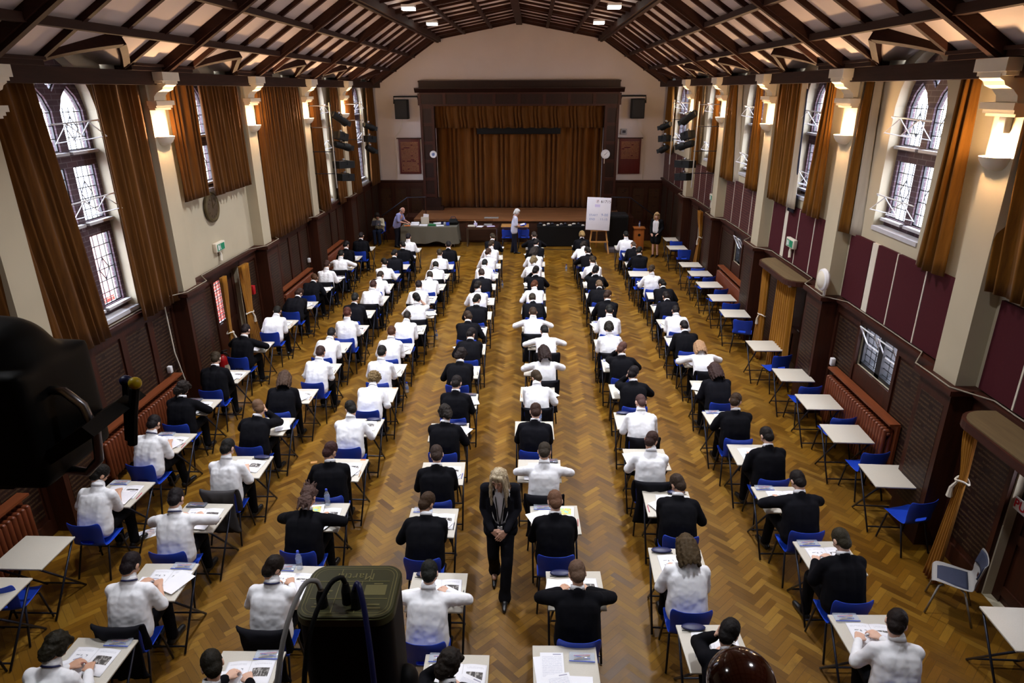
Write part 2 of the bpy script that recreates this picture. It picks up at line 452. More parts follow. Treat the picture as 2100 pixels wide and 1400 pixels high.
def make_shirting():
    m, t, b = newmat('shirting')
    oi = t.node('ShaderNodeObjectInfo'); t.l.new(oi.outputs['Color'], b.inputs['Base Color'])
    b.inputs['Roughness'].default_value = .8; b.inputs['Specular IOR Level'].default_value = .2
    n = t.node('ShaderNodeTexNoise', {'Vector': t.mapping(t.obj(), (1.3, 1.0, .9)), 'Scale': 4.0, 'Detail': 1.5, 'Roughness': .4, 'Distortion': 1.2})
    r = t.math('POWER', t.math('SUBTRACT', 1.0, t.math('ABSOLUTE', t.math('MULTIPLY', t.math('SUBTRACT', n.outputs['Fac'], .5), 5.0))), 2.0)
    t.l.new(t.bump(r, .09, .02), b.inputs['Normal'])
    return m
MAT = dict(
    parquet=make_parquet(),
    plaster=plain('cream_plaster', lin(184, 173, 148), .8, var=.05, scale=1.2, bump=.05),
    white_plaster=plain('white_plaster', lin(214, 203, 197), .8, var=.03, scale=1.0),
    moulded=plain('moulded_plaster', lin(238, 230, 212), .7, var=.04, scale=4),
    ceilpanel=plain('ceiling_plaster', lin(222, 208, 204), .85, var=.04, scale=1.5),
    beam=make_wood('roof_timber', lin(36, 18, 11), lin(56, 30, 19), 'Y', .7, .2),
    rafter=make_wood('rafter_timber', lin(36, 16, 10), lin(58, 28, 17), 'X', .7, .2),
    mahogany=make_wood('mahogany', lin(40, 17, 7), lin(64, 28, 12), 'Z', .5, .3),
    mahogany_h=make_wood('mahogany_rail', lin(42, 18, 10), lin(66, 28, 16), 'Y', .5, .3),
    names_y=make_names('lettered_panel', 'Y', lin(28, 14, 9), lin(40, 20, 13), lin(84, 64, 42), .062),
    names_x=make_names('lettered_end_panel', 'X', lin(36, 17, 10), lin(50, 24, 14), lin(96, 68, 40), .06, 3.0),
    names_small=make_names('lettered_board', 'X', lin(82, 30, 26), lin(96, 36, 30), lin(205, 160, 105), .052, 9.0),
    names_maroon=make_names('lettered_maroon', 'Y', lin(58, 22, 26), lin(66, 26, 30), lin(120, 80, 66), .06, 5.0),
    mahogany_dark=make_wood('dark_mahogany', lin(26, 10, 6), lin(42, 17, 10), 'Z', .5, .3),
    maroon=plain('maroon_felt', lin(66, 17, 26), .8, var=.06, scale=30, spec=.2),
    strip=plain('painted_strip', lin(214, 206, 190), .6),
    velvet=make_velvet('gold_velvet', lin(80, 47, 13), lin(114, 70, 20), .14),
    velvet_stage=make_velvet('stage_velvet', lin(84, 50, 14), lin(122, 74, 22), 0),
    velvet_bright=make_velvet('bright_gold_velvet', lin(98, 61, 15), lin(140, 92, 26), .16), velvet_door=make_velvet('door_velvet', lin(134, 86, 18), lin(170, 116, 32), .1), shelfwood=make_wood('shelf_wood', lin(96, 46, 20), lin(124, 62, 28), 'Y', .5), flexgrey=plain('dusty_flex', lin(140, 132, 116), .7),  # right-hand curtains get a brighter gold than the left-hand ones
    lining=make_velvet('cream_lining', lin(200, 190, 172), lin(222, 212, 196), .35),
    navy_lining=plain('navy_lining', lin(24, 28, 52), .8),
    brick=make_brick('purple_brick', 'Y', lin(84, 58, 66), lin(68, 50, 60), lin(112, 104, 108)),
    redbrick=make_brick('outside_brick', 'Y', lin(214, 150, 142), lin(226, 172, 164), lin(232, 226, 222), .3, .1),
    stone=plain('window_stone', lin(84, 76, 80), .75, var=.12, scale=9), paving=plain('pale_paving', lin(205, 200, 200), .9),
    sill=plain('sill_stone', lin(190, 188, 192), .6, var=.05),
    lead=plain('black_lead', lin(22, 22, 26), .5),
    glass=make_glass(),
    white_metal=plain('white_painted_metal', lin(225, 225, 228), .4),
    steel=plain('steel', lin(150, 150, 155), .3, 1.0),
    darksteel=plain('dark_steel_tube', lin(40, 42, 54), .38, .6),
    black=plain('black_paint', lin(6, 6, 7), .65, var=.1, spec=.25),
    blackgloss=plain('black_gloss', lin(7, 7, 8), .5, spec=.2),
    desk=plain('desk_laminate', lin(196, 190, 178), .45, var=.03, scale=90),
    deskedge=plain('desk_edging', lin(120, 116, 118), .6),
    blue=plain('blue_polypropylene', lin(28, 66, 186), .42, var=.05, scale=60, spec=.4),
    grey_plastic=plain('grey_plastic', lin(150, 148, 146), .5, var=.04),
    navy_pad=plain('navy_upholstery', lin(44, 50, 72), .85, var=.08, scale=80),
    paper=plain('plain_paper', lin(240, 240, 246), .6),
    p_book=make_print('booklet'), p_ans=make_print('answer_sheet'), p_map=make_print('map_page'), p_col=make_print('coloured_map'),
    skin=tinted('skin', .55, .35, 30, .06), hair=tinted('hair', .62, .18, 90, .35, bump=.4),
    cloth=tinted('cloth', .82, .2, 60, .06, sheen=.1), shirting=make_shirting(), suit=tinted('suiting', .9, .10, 120, .10),
    leather=plain('black_leather', lin(16, 15, 16), .35),
    radiator=plain('brown_radiator_paint', lin(104, 50, 26), .4, var=.1),
    lightwood=make_wood('pale_wood', lin(170, 118, 62), lin(200, 148, 86), 'Z', .5),
    orangewood=make_wood('orange_wood', lin(150, 84, 34), lin(178, 104, 46), 'Z', .45),
    stagefloor=plank_floor('stage_boards', lin(112, 72, 44), lin(150, 102, 66)),
    stagefront=make_wood('stage_front', lin(52, 30, 20), lin(74, 44, 28), 'X', .5),
    greycloth=plain('grey_tablecloth', lin(98, 94, 82), .9, var=.1, scale=70, bump=.1),
    green=plain('green_card', lin(30, 110, 62), .6), red=plain('red_paint', lin(168, 20, 26), .35),
    signgreen=plain('sign_green', lin(20, 130, 90), .5), clockbrown=plain('brown_dial', lin(74, 58, 38), .5), gold=plain('dull_gilt', lin(84, 70, 40), .5, .4, var=.2, scale=20),
    clockface=plain('clock_face', lin(240, 240, 240), .4), ink=plain('ink', lin(40, 40, 52), .6), inkblue=plain('blue_marker', lin(120, 140, 190), .6),
    inkred=plain('red_print', lin(196, 80, 100), .6), lavender=plain('lavender_print', lin(205, 196, 232), .6),
    whiteboard=plain('whiteboard', lin(228, 226, 236), .3), redtext=plain('red_lettering', lin(190, 18, 34), .5),
    yellow=plain('yellow_knob', lin(206, 176, 20), .4), navy=plain('navy_plastic', lin(24, 30, 76), .4),
    olive=plain('olive_plate', lin(70, 70, 42), .45, var=.08), olivelight=plain('olive_print', lin(128, 122, 76), .5),
    clear=make_clear('clear_plastic', (.8, .85, .95, 1), .22), smoke=make_clear('smoky_plastic', lin(120, 120, 130), .45),
    orange=plain('orange_card', lin(240, 130, 60), .5), pink=plain('pink_plastic', lin(200, 60, 100), .4), bluep=plain('blue_plastic', lin(40, 70, 190), .4),
    ball=make_wood('polished_finial', lin(34, 12, 6), lin(58, 22, 10), 'Z', .12, .6),
    tube=glow('fluorescent_diffuser', (1.0, .97, .88, 1), 9.0), bulb=glow('warm_bulb', (1.0, .62, .30, 1), 60.0),
)
def make_doorview():
    """leaded door light: clear glass in front of a sunlit brick court"""
    m, t, b = newmat('door_glass')
    tr = t.node('ShaderNodeBsdfTransparent'); tr.inputs[0].default_value = (.95, .9, .92, 1)
    gl = t.node('ShaderNodeBsdfGlossy'); gl.inputs['Roughness'].default_value = .1
    mx = t.node('ShaderNodeMixShader'); mx.inputs[0].default_value = .05
    t.l.new(tr.outputs[0], mx.inputs[1]); t.l.new(gl.outputs[0], mx.inputs[2]); t.l.new(mx.outputs[0], t.n['Material Output'].inputs['Surface'])
    return m
MAT['doorview'] = make_doorview()
MAT['mahoganyred'] = make_wood('red_board', lin(78, 26, 24), lin(98, 34, 30), 'Z', .45)
def make_blond():
    m, t, b = newmat('streaked_blond_hair')
    g = t.noise(t.mapping(t.obj(), (60, 60, 3)), 1.0, 3.0, .6)
    t.l.new(t.ramp(g, [(.3, lin(112, 92, 66)), (.5, lin(168, 150, 118)), (.72, lin(206, 192, 164))]), b.inputs['Base Color'])
    b.inputs['Roughness'].default_value = .45; t.l.new(t.bump(g, .4, .006), b.inputs['Normal'])
    return m
MAT['blond'] = make_blond()
MAT['redcourt'] = make_brick('court_brick', 'Y', lin(150, 46, 42), lin(170, 66, 58), lin(214, 196, 190), .22, .075)
# ------------------------------------------------------------------ the hall
WX, PX, DX = 5.82, 5.58, 5.80          # plaster face, pilaster face, panelling face (|x|)
Y0, YE = -2.6, 27.4                    # back wall, stage wall
LEDGE = 2.2
PIL = [22.40 - 3.72 * k for k in range(7)]          # pilaster centres along the hall
BAYS = [5.66, 9.38, 13.10, 16.82, 20.54, 25.0]
EV = (5.42, 5.80); KINK = (3.10, 7.32); RIDGE = (0.0, 7.89)   # underside of the roof timbers (|x|, z)

def holes_plate(name, outer, holes, axis, at, depth, mat, parent=None):
    """flat plate with holes: outlines in the two other axes, extruded along axis"""
    bm = bmesh.new(); o = [i for i in range(3) if i != axis]
    def P(p):
        q = [0, 0, 0]; q[o[0]], q[o[1]] = p; q[axis] = at; return bm.verts.new(q)
    edges = []
    for lp in [outer] + holes:
        vs = [P(p) for p in lp]; edges += [bm.edges.new((vs[i], vs[(i + 1) % len(vs)])) for i in range(len(vs))]
    bmesh.ops.triangle_fill(bm, use_beauty=True, use_dissolve=False, edges=edges)
    ext = bmesh.ops.extrude_face_region(bm, geom=bm.faces[:])
    d = V((0, 0, 0)); d[axis] = depth
    bmesh.ops.translate(bm, verts=[g for g in ext['geom'] if isinstance(g, bmesh.types.BMVert)], vec=d)
    bmesh.ops.recalc_face_normals(bm, faces=bm.faces)
    me = bpy.data.meshes.new(name); bm.to_mesh(me); bm.free(); me.materials.append(mat)
    ob = link(name, me, parent)
    if parent is None: ob['kind'] = 'structure'
    return ob

def arch(yc, hw, z0, zs, za, n=5):
    """pointed-arch outline in (y, z)"""
    pts = [(yc - hw, z0), (yc + hw, z0), (yc + hw, zs)]
    for i in range(1, n):
        t = i / n; pts.append((yc + hw * (1 - t ** 1.35), zs + (za - zs) * math.sin(t * PI / 2) ** .9))
    pts.append((yc, za))
    for i in range(n - 1, 0, -1):
        t = i / n; pts.append((yc - hw * (1 - t ** 1.35), zs + (za - zs) * math.sin(t * PI / 2) ** .9))
    pts.append((yc - hw, zs))
    return pts

def window(num, s, yc, z0, tiers, hw=.64, opener=True):
    """two-light traceried window with leaded glass, stone frame and iron opening gear"""
    n3 = hw > .8
    w = holes_plate('window_%d' % num, arch(yc, hw, z0, 5.25, 5.98), [h for h in win_holes(yc, tiers, n3)], 0, s * 5.98, s * .10, MAT['brick'])
    lead = MB(); pane = MB(); x = s * 6.03
    for lp in win_holes(yc, tiers, n3):
        ys = [p[0] for p in lp]; zs = [p[1] for p in lp]; ya, yb, za, zb = min(ys), max(ys), min(zs), max(zs)
        zr = zb if len(lp) == 4 else zb - .28
        b0 = pane.add([(x + s * .02, p[0], p[1]) for p in lp], []); pane.f.append(tuple(b0 + i for i in range(len(lp))))
        k = max(2, int(round((zb - za) / .17)))
        for i in range(1, k):
            zz = za + (zb - za) * i / k
            if zz < zr + .1: lead.bx(x - .008, x + .008, ya, yb, zz - .006, zz + .006)
        for i in (1, 2, 3): lead.bx(x - .006, x + .006, ya + (yb - ya) * i / 4 - .004, ya + (yb - ya) * i / 4 + .004, za, zr)
        for a, b2 in zip(lp, lp[1:] + lp[:1]): lead.beam((x, a[0], a[1]), (x, b2[0], b2[1]), .03, .03, up=(1, 0, 0), off=-.015)
        if zb - za > .6:
            zc = (za + zr) / 2; yc2 = (ya + yb) / 2; q = (yb - ya) / 4
            for a, b2 in (((yc2 - q, zc), (yc2, zc + .17)), ((yc2, zc + .17), (yc2 + q, zc)), ((yc2 + q, zc), (yc2, zc - .17)), ((yc2, zc - .17), (yc2 - q, zc))):
                lead.beam((x, a[0], a[1]), (x, b2[0], b2[1]), .009, .012, up=(1, 0, 0), off=-.006)
    lead.build('lead_lattice', MAT['lead'], w); pane.build('pane', MAT['glass'], w)
    sl = MB()
    for (a, b2) in tiers:
        sl.bx(s * 5.9, s * 5.99, yc - hw + .02, yc - .04, a - .05, a - .01); sl.bx(s * 5.9, s * 5.99, yc + .04, yc + hw - .02, a - .05, a - .01)
    sl.bx(s * 5.80, s * 6.04, yc - hw, yc + hw, z0 - .05, z0 + .012)
    sl.build('window_sill', MAT['sill'], w)
    if opener:
        g = MB()
        for (a, b2) in tiers[-2:]:
            z = a + .38 if b2 > 5 else a + .34; xi = s * 5.74
            g.tube([(xi, yc - .5, z), (xi, yc + .52, z + .02)], .011)
            for yy in (yc - .2, yc + .28):
                g.tube([(xi, yy, z), (s * 5.96, yy + .02, z - .26), (s * 5.66, yy + .22, z - .2), (xi, yy, z)], .010)
            g.tube([(xi, yc + .5, z), (s * 5.82, yc + .62, z)], .011)
        g.build('opening_gear', MAT['white_metal'], w)
    return w

def win_holes(yc, tiers, three=False):
    H = []
    for (a, b) in tiers:
        for c in ((yc - .61, yc, yc + .61) if three else (yc - .325, yc + .325)):
            if b > 5: H.append([(c - .24, a), (c + .24, a), (c + .24, 5.26), (c + .15, 5.44), (c, 5.58), (c - .15, 5.44), (c - .24, 5.26)])
            else: H.append([(c - .24, a), (c + .24, a), (c + .24, b), (c - .24, b)])
    if not three: H.append([(yc, 5.50), (yc + .11, 5.62), (yc, 5.80), (yc - .11, 5.62)])
    return H

# floor ---------------------------------------------------------------------
MB().bx(-6.2, 6.2, Y0 - .2, 28.6, -.12, 0).build('floor', MAT['parquet'])['kind'] = 'structure'

# side walls with window openings ------------------------------------------
TALL = [(2.42, 3.50), (3.72, 4.50), (4.72, 5.5)]; SHORT = [(3.66, 4.50), (4.72, 5.5)]
WIN = {-1: [(b, 2.28, TALL) for b in BAYS], 1: [(b, 3.52, SHORT) for b in BAYS]}
WIN[-1][2] = (13.10, 3.70, [(3.82, 4.50), (4.72, 5.5)]); WIN[1][1] = (9.72, 3.52, SHORT)
LOWWIN = {1: [(9.48, .56, 1.34, 2.02), (16.75, .36, 1.3, 2.0)], -1: []}
DOORS = {1: [(5.55, .75), (13.0, .72), (20.5, .55)], -1: [(13.1, .62)]}
nwin = 0
for s, nm in ((-1, 'left'), (1, 'right')):
    holes = [arch(yc, .95 if yc > 24 else .64, z0, 5.25, 5.98) for yc, z0, t in WIN[s]]
    holes += [[(y - h, a), (y + h, a), (y + h, b), (y - h, b)] for y, h, a, b in LOWWIN[s]]
    holes += [[(y - h, .004), (y + h, .004), (y + h, 1.98), (y - h, 1.98)] for y, h in DOORS[s]]
    holes_plate('wall_' + nm, [(Y0, -.1), (YE + .1, -.1), (YE + .1, 6.45), (Y0, 6.45)], holes, 0, s * WX, s * .36, MAT['plaster'])
    for yc, z0, t in WIN[s]:
        nwin += 1; window(nwin, s, yc, z0, t, .95 if yc > 24 else .64, opener=not (s < 0 and 12 < yc < 18))
    # pilasters
    for k, y in enumerate(PIL):
        m = MB(); m.bx(s * PX, s * (WX + .05), y - .23, y + .23, LEDGE - .02, 5.62)
        struct('trim_%d' % (k + 1 if s < 0 else k + 11), m, MAT['plaster'])

# low windows with tilted hopper lights in the right-hand panelling
for i, (y, h, a, b) in enumerate(LOWWIN[1]):
    w = MB(); w.bx(5.86, 6.1, y - .07, y + .07, a, b); w.bx(5.86, 6.1, y - h, y + h, a, a + .06); w.bx(5.86, 6.1, y - h, y + h, b - .05, b)
    w.bx(5.86, 6.1, y - h, y - h + .06, a, b); w.bx(5.86, 6.1, y + h - .06, y + h, a, b)
    ob = struct('window_%d' % (20 + i), w, MAT['lead'])
    for c in (y - h / 2, y + h / 2):
        q = h / 2 - .06; p = MB(); l = MB()
        for j in range(6): zz = a + .08 + (b - a - .16) * j / 5; l.bx(5.91, 5.92, c - q, c + q, zz - .006, zz + .006)
        for j in range(4): yy = c - q + 2 * q * j / 3; l.bx(5.91, 5.92, yy - .006, yy + .006, a + .05, b - .05)
        l.build('lead_lattice', MAT['lead'], ob)
        p.add([(5.93, c - q, a + .05), (5.93, c + q, a + .05), (5.93, c + q, b - .05), (5.93, c - q, b - .05)], [(0, 1, 2, 3)]); p.build('pane', MAT['glass'], ob)
        f = MB()
        f.tube([(5.90, c - q, a + .36), (5.90, c + q, a + .36), (5.74, c + q, b - .02), (5.74, c - q, b - .02), (5.90, c - q, a + .36)], .012, 6)
        f.build('hopper_frame', MAT['white_metal'], ob)

# dado panelling -----------------------------------------------------------
def panel_run(m, pn, s, ya, yb, n, names=True):
    """n framed panels between ya and yb on the side wall"""
    wd = (yb - ya) / n; st = .07
    m.bx(s * (DX + .03), s * DX, ya, yb, 0.0, LEDGE - .06)
    m.bx(s * DX, s * (DX - .03), ya, yb, 0, .22); m.bx(s * DX, s * (DX - .03), ya, yb, LEDGE - .24, LEDGE - .06)
    for i in range(n + 1):
        y = ya + wd * i; m.bx(s * DX, s * (DX - .03), max(ya, y - st), min(yb, y + st), .22, LEDGE - .24)
    for i in range(n):
        pn.bx(s * DX, s * (DX - .006), ya + wd * i + st + .03, ya + wd * (i + 1) - st - .03, .30, LEDGE - .30)

k = 0
for s in (-1, 1):
    edges = sorted(PIL)
    spans = []
    for a, b in zip([Y0 - .3] + edges, edges + [YE]):
        lo = a + .33; hi = b - .33 if b < YE else YE
        if hi > 1: spans.append((max(lo, .5), hi))
    for lo, hi in spans:
        k += 1; m = MB(); pn = MB(); cuts = []
        for y, h in DOORS[s]:
            if lo < y < hi: cuts.append((y - h - .02, y + h + .02, 0.0, 2.0))
        for y, h, a, b in LOWWIN[s]:
            if lo < y < hi: cuts.append((y - h, y + h, a, b))
        if cuts:
            a, b, z0, z1 = cuts[0]
            if a - lo > .3: panel_run(m, pn, s, lo, a, max(1, int((a - lo) / .75)))
            if hi - b > .3: panel_run(m, pn, s, b, hi, max(1, int((hi - b) / .75)))
            m.bx(s * (DX + .03), s * (DX - .02), a, b, z1, LEDGE - .06)
            if z0 > .1: m.bx(s * (DX + .03), s * (DX - .01), a, b, 0, z0)
        else: panel_run(m, pn, s, lo, hi, 4)
        ob = struct('trim_%d' % (30 + k), m, MAT['mahogany']); pn.build('lettered_panel', MAT['names_y'], ob)
        r = MB(); r.bx(s * (DX - .10), s * WX, lo - .06, hi + .06, LEDGE - .06, LEDGE); r.bx(s * (DX - .06), s * WX, lo, hi, LEDGE - .10, LEDGE - .06)
        r.build('dado_rail', MAT['mahogany_h'], ob)
    for j, y in enumerate(edges):
        m = MB(); m.bx(s * 5.50, s * (DX + .03), y - .33, y + .33, 0, LEDGE - .06)
        ob = struct('trim_%d' % (60 + j + (10 if s > 0 else 0)), m, MAT['mahogany'])
        pn = MB(); pn.bx(s * 5.497, s * 5.50, y - .24, y + .24, .4, LEDGE - .25); pn.build('lettered_panel', MAT['names_y'], ob)
        r = MB(); r.bx(s * 5.44, s * (WX + .01), y - .39, y + .39, LEDGE - .062, LEDGE + .003); r.build('dado_rail', MAT['mahogany_h'], ob)

# maroon display boards under the right-hand windows, painted strips between
for i, (lo, hi) in enumerate([(6.0, 7.2), (7.9, 10.9), (11.6, 14.6), (15.3, 18.3), (19.0, 22.0), (22.8, 27.3)]):
    m = MB(); n = 4 if hi - lo > 2 else 2; wd = (hi - lo) / n
    far = i >= 3
    ob = None
    for j in range(n):
        a, b = lo + wd * j + .02, lo + wd * (j + 1) - .02
        if j == 2 and i in (1, 2): b -= .16
        q = MB(); q.bx(5.775, WX - .003, a, b, LEDGE + .03, 3.30)
        o = q.build('display_board', MAT['names_maroon' if far else 'maroon'])
        tag(o, None, 'display board', 'maroon boards under the windows opposite the clock')
        o['label'] = ('maroon board lettered with names, ' if far else 'plain maroon felt board, ') + ['first', 'second', 'third', 'fourth'][j] + ' in ' + \
            ['bay nearest balcony', 'first full bay from balcony', 'second full bay from balcony', 'middle bay', 'fourth full bay from balcony', 'bay beside stage'][i]
        if j < n - 1:
            q = MB(); q.bx(5.77, WX - .003, b + .005, b + (.17 if j == 2 and i in (1, 2) else .03), LEDGE + .03, 3.30); q.build('batten', MAT['strip'], o)

# ceiling ------------------------------------------------------------------
ceil = MB()
nrm = V((EV[1] - KINK[1], 0, -(EV[0] - KINK[0]))).normalized()
def slope(s, a, b, t, off=0.0):
    """point on the line a-b (|x|, z) lifted off along the roof's outward normal"""
    dx, dz = b[0] - a[0], b[1] - a[1]; L = math.hypot(dx, dz)
    return (s * (a[0] + dx * t + dz / L * off), a[1] + dz * t - dx / L * off)
def sp(s, low, t, y, off=.09):
    a, b = (EV, KINK) if low else (KINK, RIDGE)
    x, z = slope(s, a, b, t, off); return (x, y, z)
NT_ = .22
for s in (-1, 1):
    for b in [1.94] + BAYS + [-1.78]:
        lo, hi = b - 1.86, b + 1.86
        if b > 24: hi = YE + .1; lo = 22.40
        c = b
        ceil.add([sp(s, 1, 0, lo), sp(s, 1, 0, c - .93), sp(s, 1, NT_, c), sp(s, 1, 1, c), sp(s, 1, 1, lo)], [(0, 1, 2, 3, 4)])
        ceil.add([sp(s, 1, 0, hi), sp(s, 1, 0, c + .93), sp(s, 1, NT_, c), sp(s, 1, 1, c), sp(s, 1, 1, hi)], [(0, 1, 2, 3, 4)])
        ceil.add([sp(s, 0, 0, lo), sp(s, 0, 0, hi), sp(s, 0, 1, hi), sp(s, 0, 1, lo)], [(0, 1, 2, 3)])
        ax, ay, az = sp(s, 1, NT_, c)
        for q in (-1, 1):
            cx, cy, cz = sp(s, 1, 0, c + q * .93)
            ceil.add([(ax, c, az), (s * 6.1, c, az), (s * 6.1, c + q * .93, cz), (cx, cy, cz)], [(0, 1, 2, 3)])
        for ya, yb in ((lo, c - .93), (c + .93, hi)):
            ceil.add([(sp(s, 1, 0, ya)), (s * 6.1, ya, 5.95), (s * 6.1, yb, 5.95), (sp(s, 1, 0, yb))], [(0, 1, 2, 3)])
cl = struct('ceiling', ceil, MAT['ceilpanel'])
pt = lambda s, low, t, y: sp(s, low, t, y, 0.0)
n_r = int((22.4 - Y0) / .93)
for i in range(-5, n_r + 1):
    y = 22.4 - .93 * i
    if y > YE - .1: continue
    prin = i % 4 == 0; mid = (i % 4 == 2)
    w, h, o = (.16, .15, -.04) if prin else (.075, .085, .015)
    for s in (-1, 1):
        q = MB(); a = pt(s, 1, NT_ + .02 if mid else (.0 if not prin else -.04), y); b = pt(s, 1, 1, y)
        q.beam(a, b, w, h, up=(s * .4, 0, 1), off=o)
        if prin: q.beam(a, b, w * .55, .05, up=(s * .4, 0, 1), off=o - .05)
        q.build('rafter', MAT['rafter'], cl)
        q = MB(); q.beam(pt(s, 0, 0, y), pt(s, 0, 1, y), w, h * .75 if not prin else h * .8, up=(0, 0, 1), off=o + (.015 if not prin else .03)); q.build('rafter', MAT['rafter'], cl)
for s in (-1, 1):
    for low, t, w, h in ((1, .27, .11, .10), (1, .59, .11, .10), (0, .33, .10, .09), (0, .66, .10, .09)):
        q = MB(); q.beam(pt(s, low, t, Y0), pt(s, low, t, YE), w, h, off=-.03); q.build('purlin', MAT['beam'], cl)
    q = MB(); q.beam((s * 3.1, Y0, 7.30), (s * 3.1, YE, 7.30), .24, .22, off=-.08); q.bx(s * 3.06, s * 3.14, Y0, YE, 7.19, 7.24); q.build('purlin', MAT['beam'], cl)
    # wall plate with its moulding
    q = MB(); q.bx(s * 5.42, s * 5.80, Y0, YE, 5.60, 5.80); q.build('wall_plate', MAT['beam'], cl)  # back part added up to the wall, keeps lamp light out of the dormers
    edge = sorted(b + d for b in BAYS + [1.94] for d in (-.93, .93))
    for a, b in zip([Y0] + edge[1::2], edge[0::2] + [YE]):
        q = MB(); q.bx(s * 5.34, s * 5.60, a, b, 5.80, 5.86); q.bx(s * 5.30, s * 5.50, a, b, 5.86, 5.90); q.build('plate_moulding', MAT['beam'], cl)
    # arched braces of the dormers
    for c in BAYS + [1.94]:
        for d in (-1, 1):
            A, B, Cc = V((s * 5.44, c + d * .93, 5.90)), V((s * 5.26, c + d * .66, 6.02)), V((s * 4.90, c, 6.13))
            q = MB(); pts = [A * (1 - t) ** 2 + B * 2 * t * (1 - t) + Cc * t * t for t in [j / 10 for j in range(11)]]
            base = len(q.v)
            for j, p in enumerate(pts):
                dd = (pts[min(j + 1, 10)] - pts[max(j - 1, 0)]).normalized(); inn = V((s * .45, 0, .9)); sd = dd.cross(inn).normalized(); up = sd.cross(dd)
                for e, f in ((-.05, -.07), (.05, -.07), (.05, .12), (-.05, .12)): q.v.append(tuple(p + sd * e + up * f))
            for j in range(10):
                for e in range(4):
                    x0 = base + j * 4 + e; x1 = base + j * 4 + (e + 1) % 4; q.f.append((x0, x1, x1 + 4, x0 + 4))
            q.f.append((base, base + 1, base + 2, base + 3)); q.f.append((base + 40, base + 41, base + 42, base + 43))
            q.build('arched_brace', MAT['rafter'], cl)
q = MB(); q.beam((0, Y0, 7.86), (0, YE, 7.86), .22, .2, off=-.07); q.build('ridge_beam', MAT['beam'], cl)
for s in (-1, 1):
    q = MB(); q.beam(pt(s, 1, -.05, YE - .07), pt(s, 1, 1, YE - .07), .12, .2, up=(s * .4, 0, 1), off=-.02); q.build('rafter', MAT['rafter'], cl)
    q = MB(); q.beam(pt(s, 0, 0, YE - .07), pt(s, 0, 1, YE - .07), .12, .2, off=-.02); q.build('rafter', MAT['rafter'], cl)

# plaster corbels under the principal rafters -------------------------------
for s in (-1, 1):
    for y in PIL[:-1]:
        prof = [(PX, 5.64), (5.28, 5.64), (5.28, 5.60), (5.33, 5.57), (5.35, 5.53), (5.44, 5.49), (5.50, 5.43), (5.51, 5.37), (5.54, 5.34), (PX, 5.34)]
        m = MB(); m.prism([(s * a, z) for a, z in prof], 1, y - .17, y + .17)
        m.bx(s * 5.26, s * PX, y - .26, y + .26, 5.66, 5.79); m.bx(s * 5.29, s * PX, y - .235, y + .235, 5.62, 5.66)
        m.bx(s * 5.42, s * PX, y - .28, y + .28, 5.29, 5.36); m.bx(s * 5.45, s * PX, y - .255, y + .255, 5.25, 5.29)
        m.bx(s * 5.48, s * PX, y - .24, y + .24, 5.22, 5.25)
        ob = struct('corbel', m, MAT['moulded'])

# back wall and the balcony that the picture is taken from ------------------
holes_plate('wall_back', [(-6.1, -.1), (6.1, -.1), (6.1, 8.2), (-6.1, 8.2)], [], 1, Y0 - .2, .2, MAT['plaster'])
b = MB(); b.bx(-5.8, 5.8, Y0, .40, 3.55, 3.75); b.bx(-5.8, 5.8, .30, .40, 3.75, 4.60); b.bx(-5.8, 5.8, .24, .46, 4.60, 4.66)
struct('trim_90', b, MAT['mahogany'])

# stage wall ---------------------------------------------------------------
roof = [(-5.9, 5.55), (-5.42, 5.9), (-3.1, 7.45), (0, 8.05), (3.1, 7.45), (5.42, 5.9), (5.9, 5.55)]
holes_plate('wall_end', [(-5.9, -.1)] + [(x, z + .1) for x, z in roof] + [(5.9, -.1)], [[(-3.33, .5), (3.33, .5), (3.33, 4.98), (-3.33, 4.98)]], 1, YE, .25, MAT['white_plaster'])
b = MB(); b.bx(-4.6, 4.6, 29.2, 29.4, 0, 6); b.bx(-4.6, -4.4, 27.6, 29.2, 0, 6); b.bx(4.4, 4.6, 27.6, 29.2, 0, 6); b.bx(-4.6, 4.6, 27.65, 29.4, 5.9, 6.0)
struct('wall_backstage', b, MAT['black'])
kk = 0
for s in (-1, 1):
    m = MB(); pn = MB(); lo, hi = (3.9, 5.8)
    m.bx(s * lo, s * hi, YE - .03, YE, 0, 2.05)
    m.bx(s * lo, s * hi, YE - .06, YE - .03, 1.85, 2.0)
    for j in range(4): x = lo + (hi - lo) * j / 3; m.bx(s * (x - .06), s * (x + .06), YE - .06, YE - .03, 0, 1.85)
    for j in range(3): x = lo + (hi - lo) * (j + .5) / 3; pn.bx(s * (x - .22), s * (x + .22), YE - .036, YE - .03, .5, 1.76)
    ob = struct('trim_%d' % (95 + kk), m, MAT['mahogany']); kk += 1
    pn.build('lettered_panel', MAT['names_x'], ob)
    r = MB(); r.bx(s * lo, s * hi, YE - .10, YE, 2.03, 2.09); r.build('dado_rail', MAT['mahogany_h'], ob)

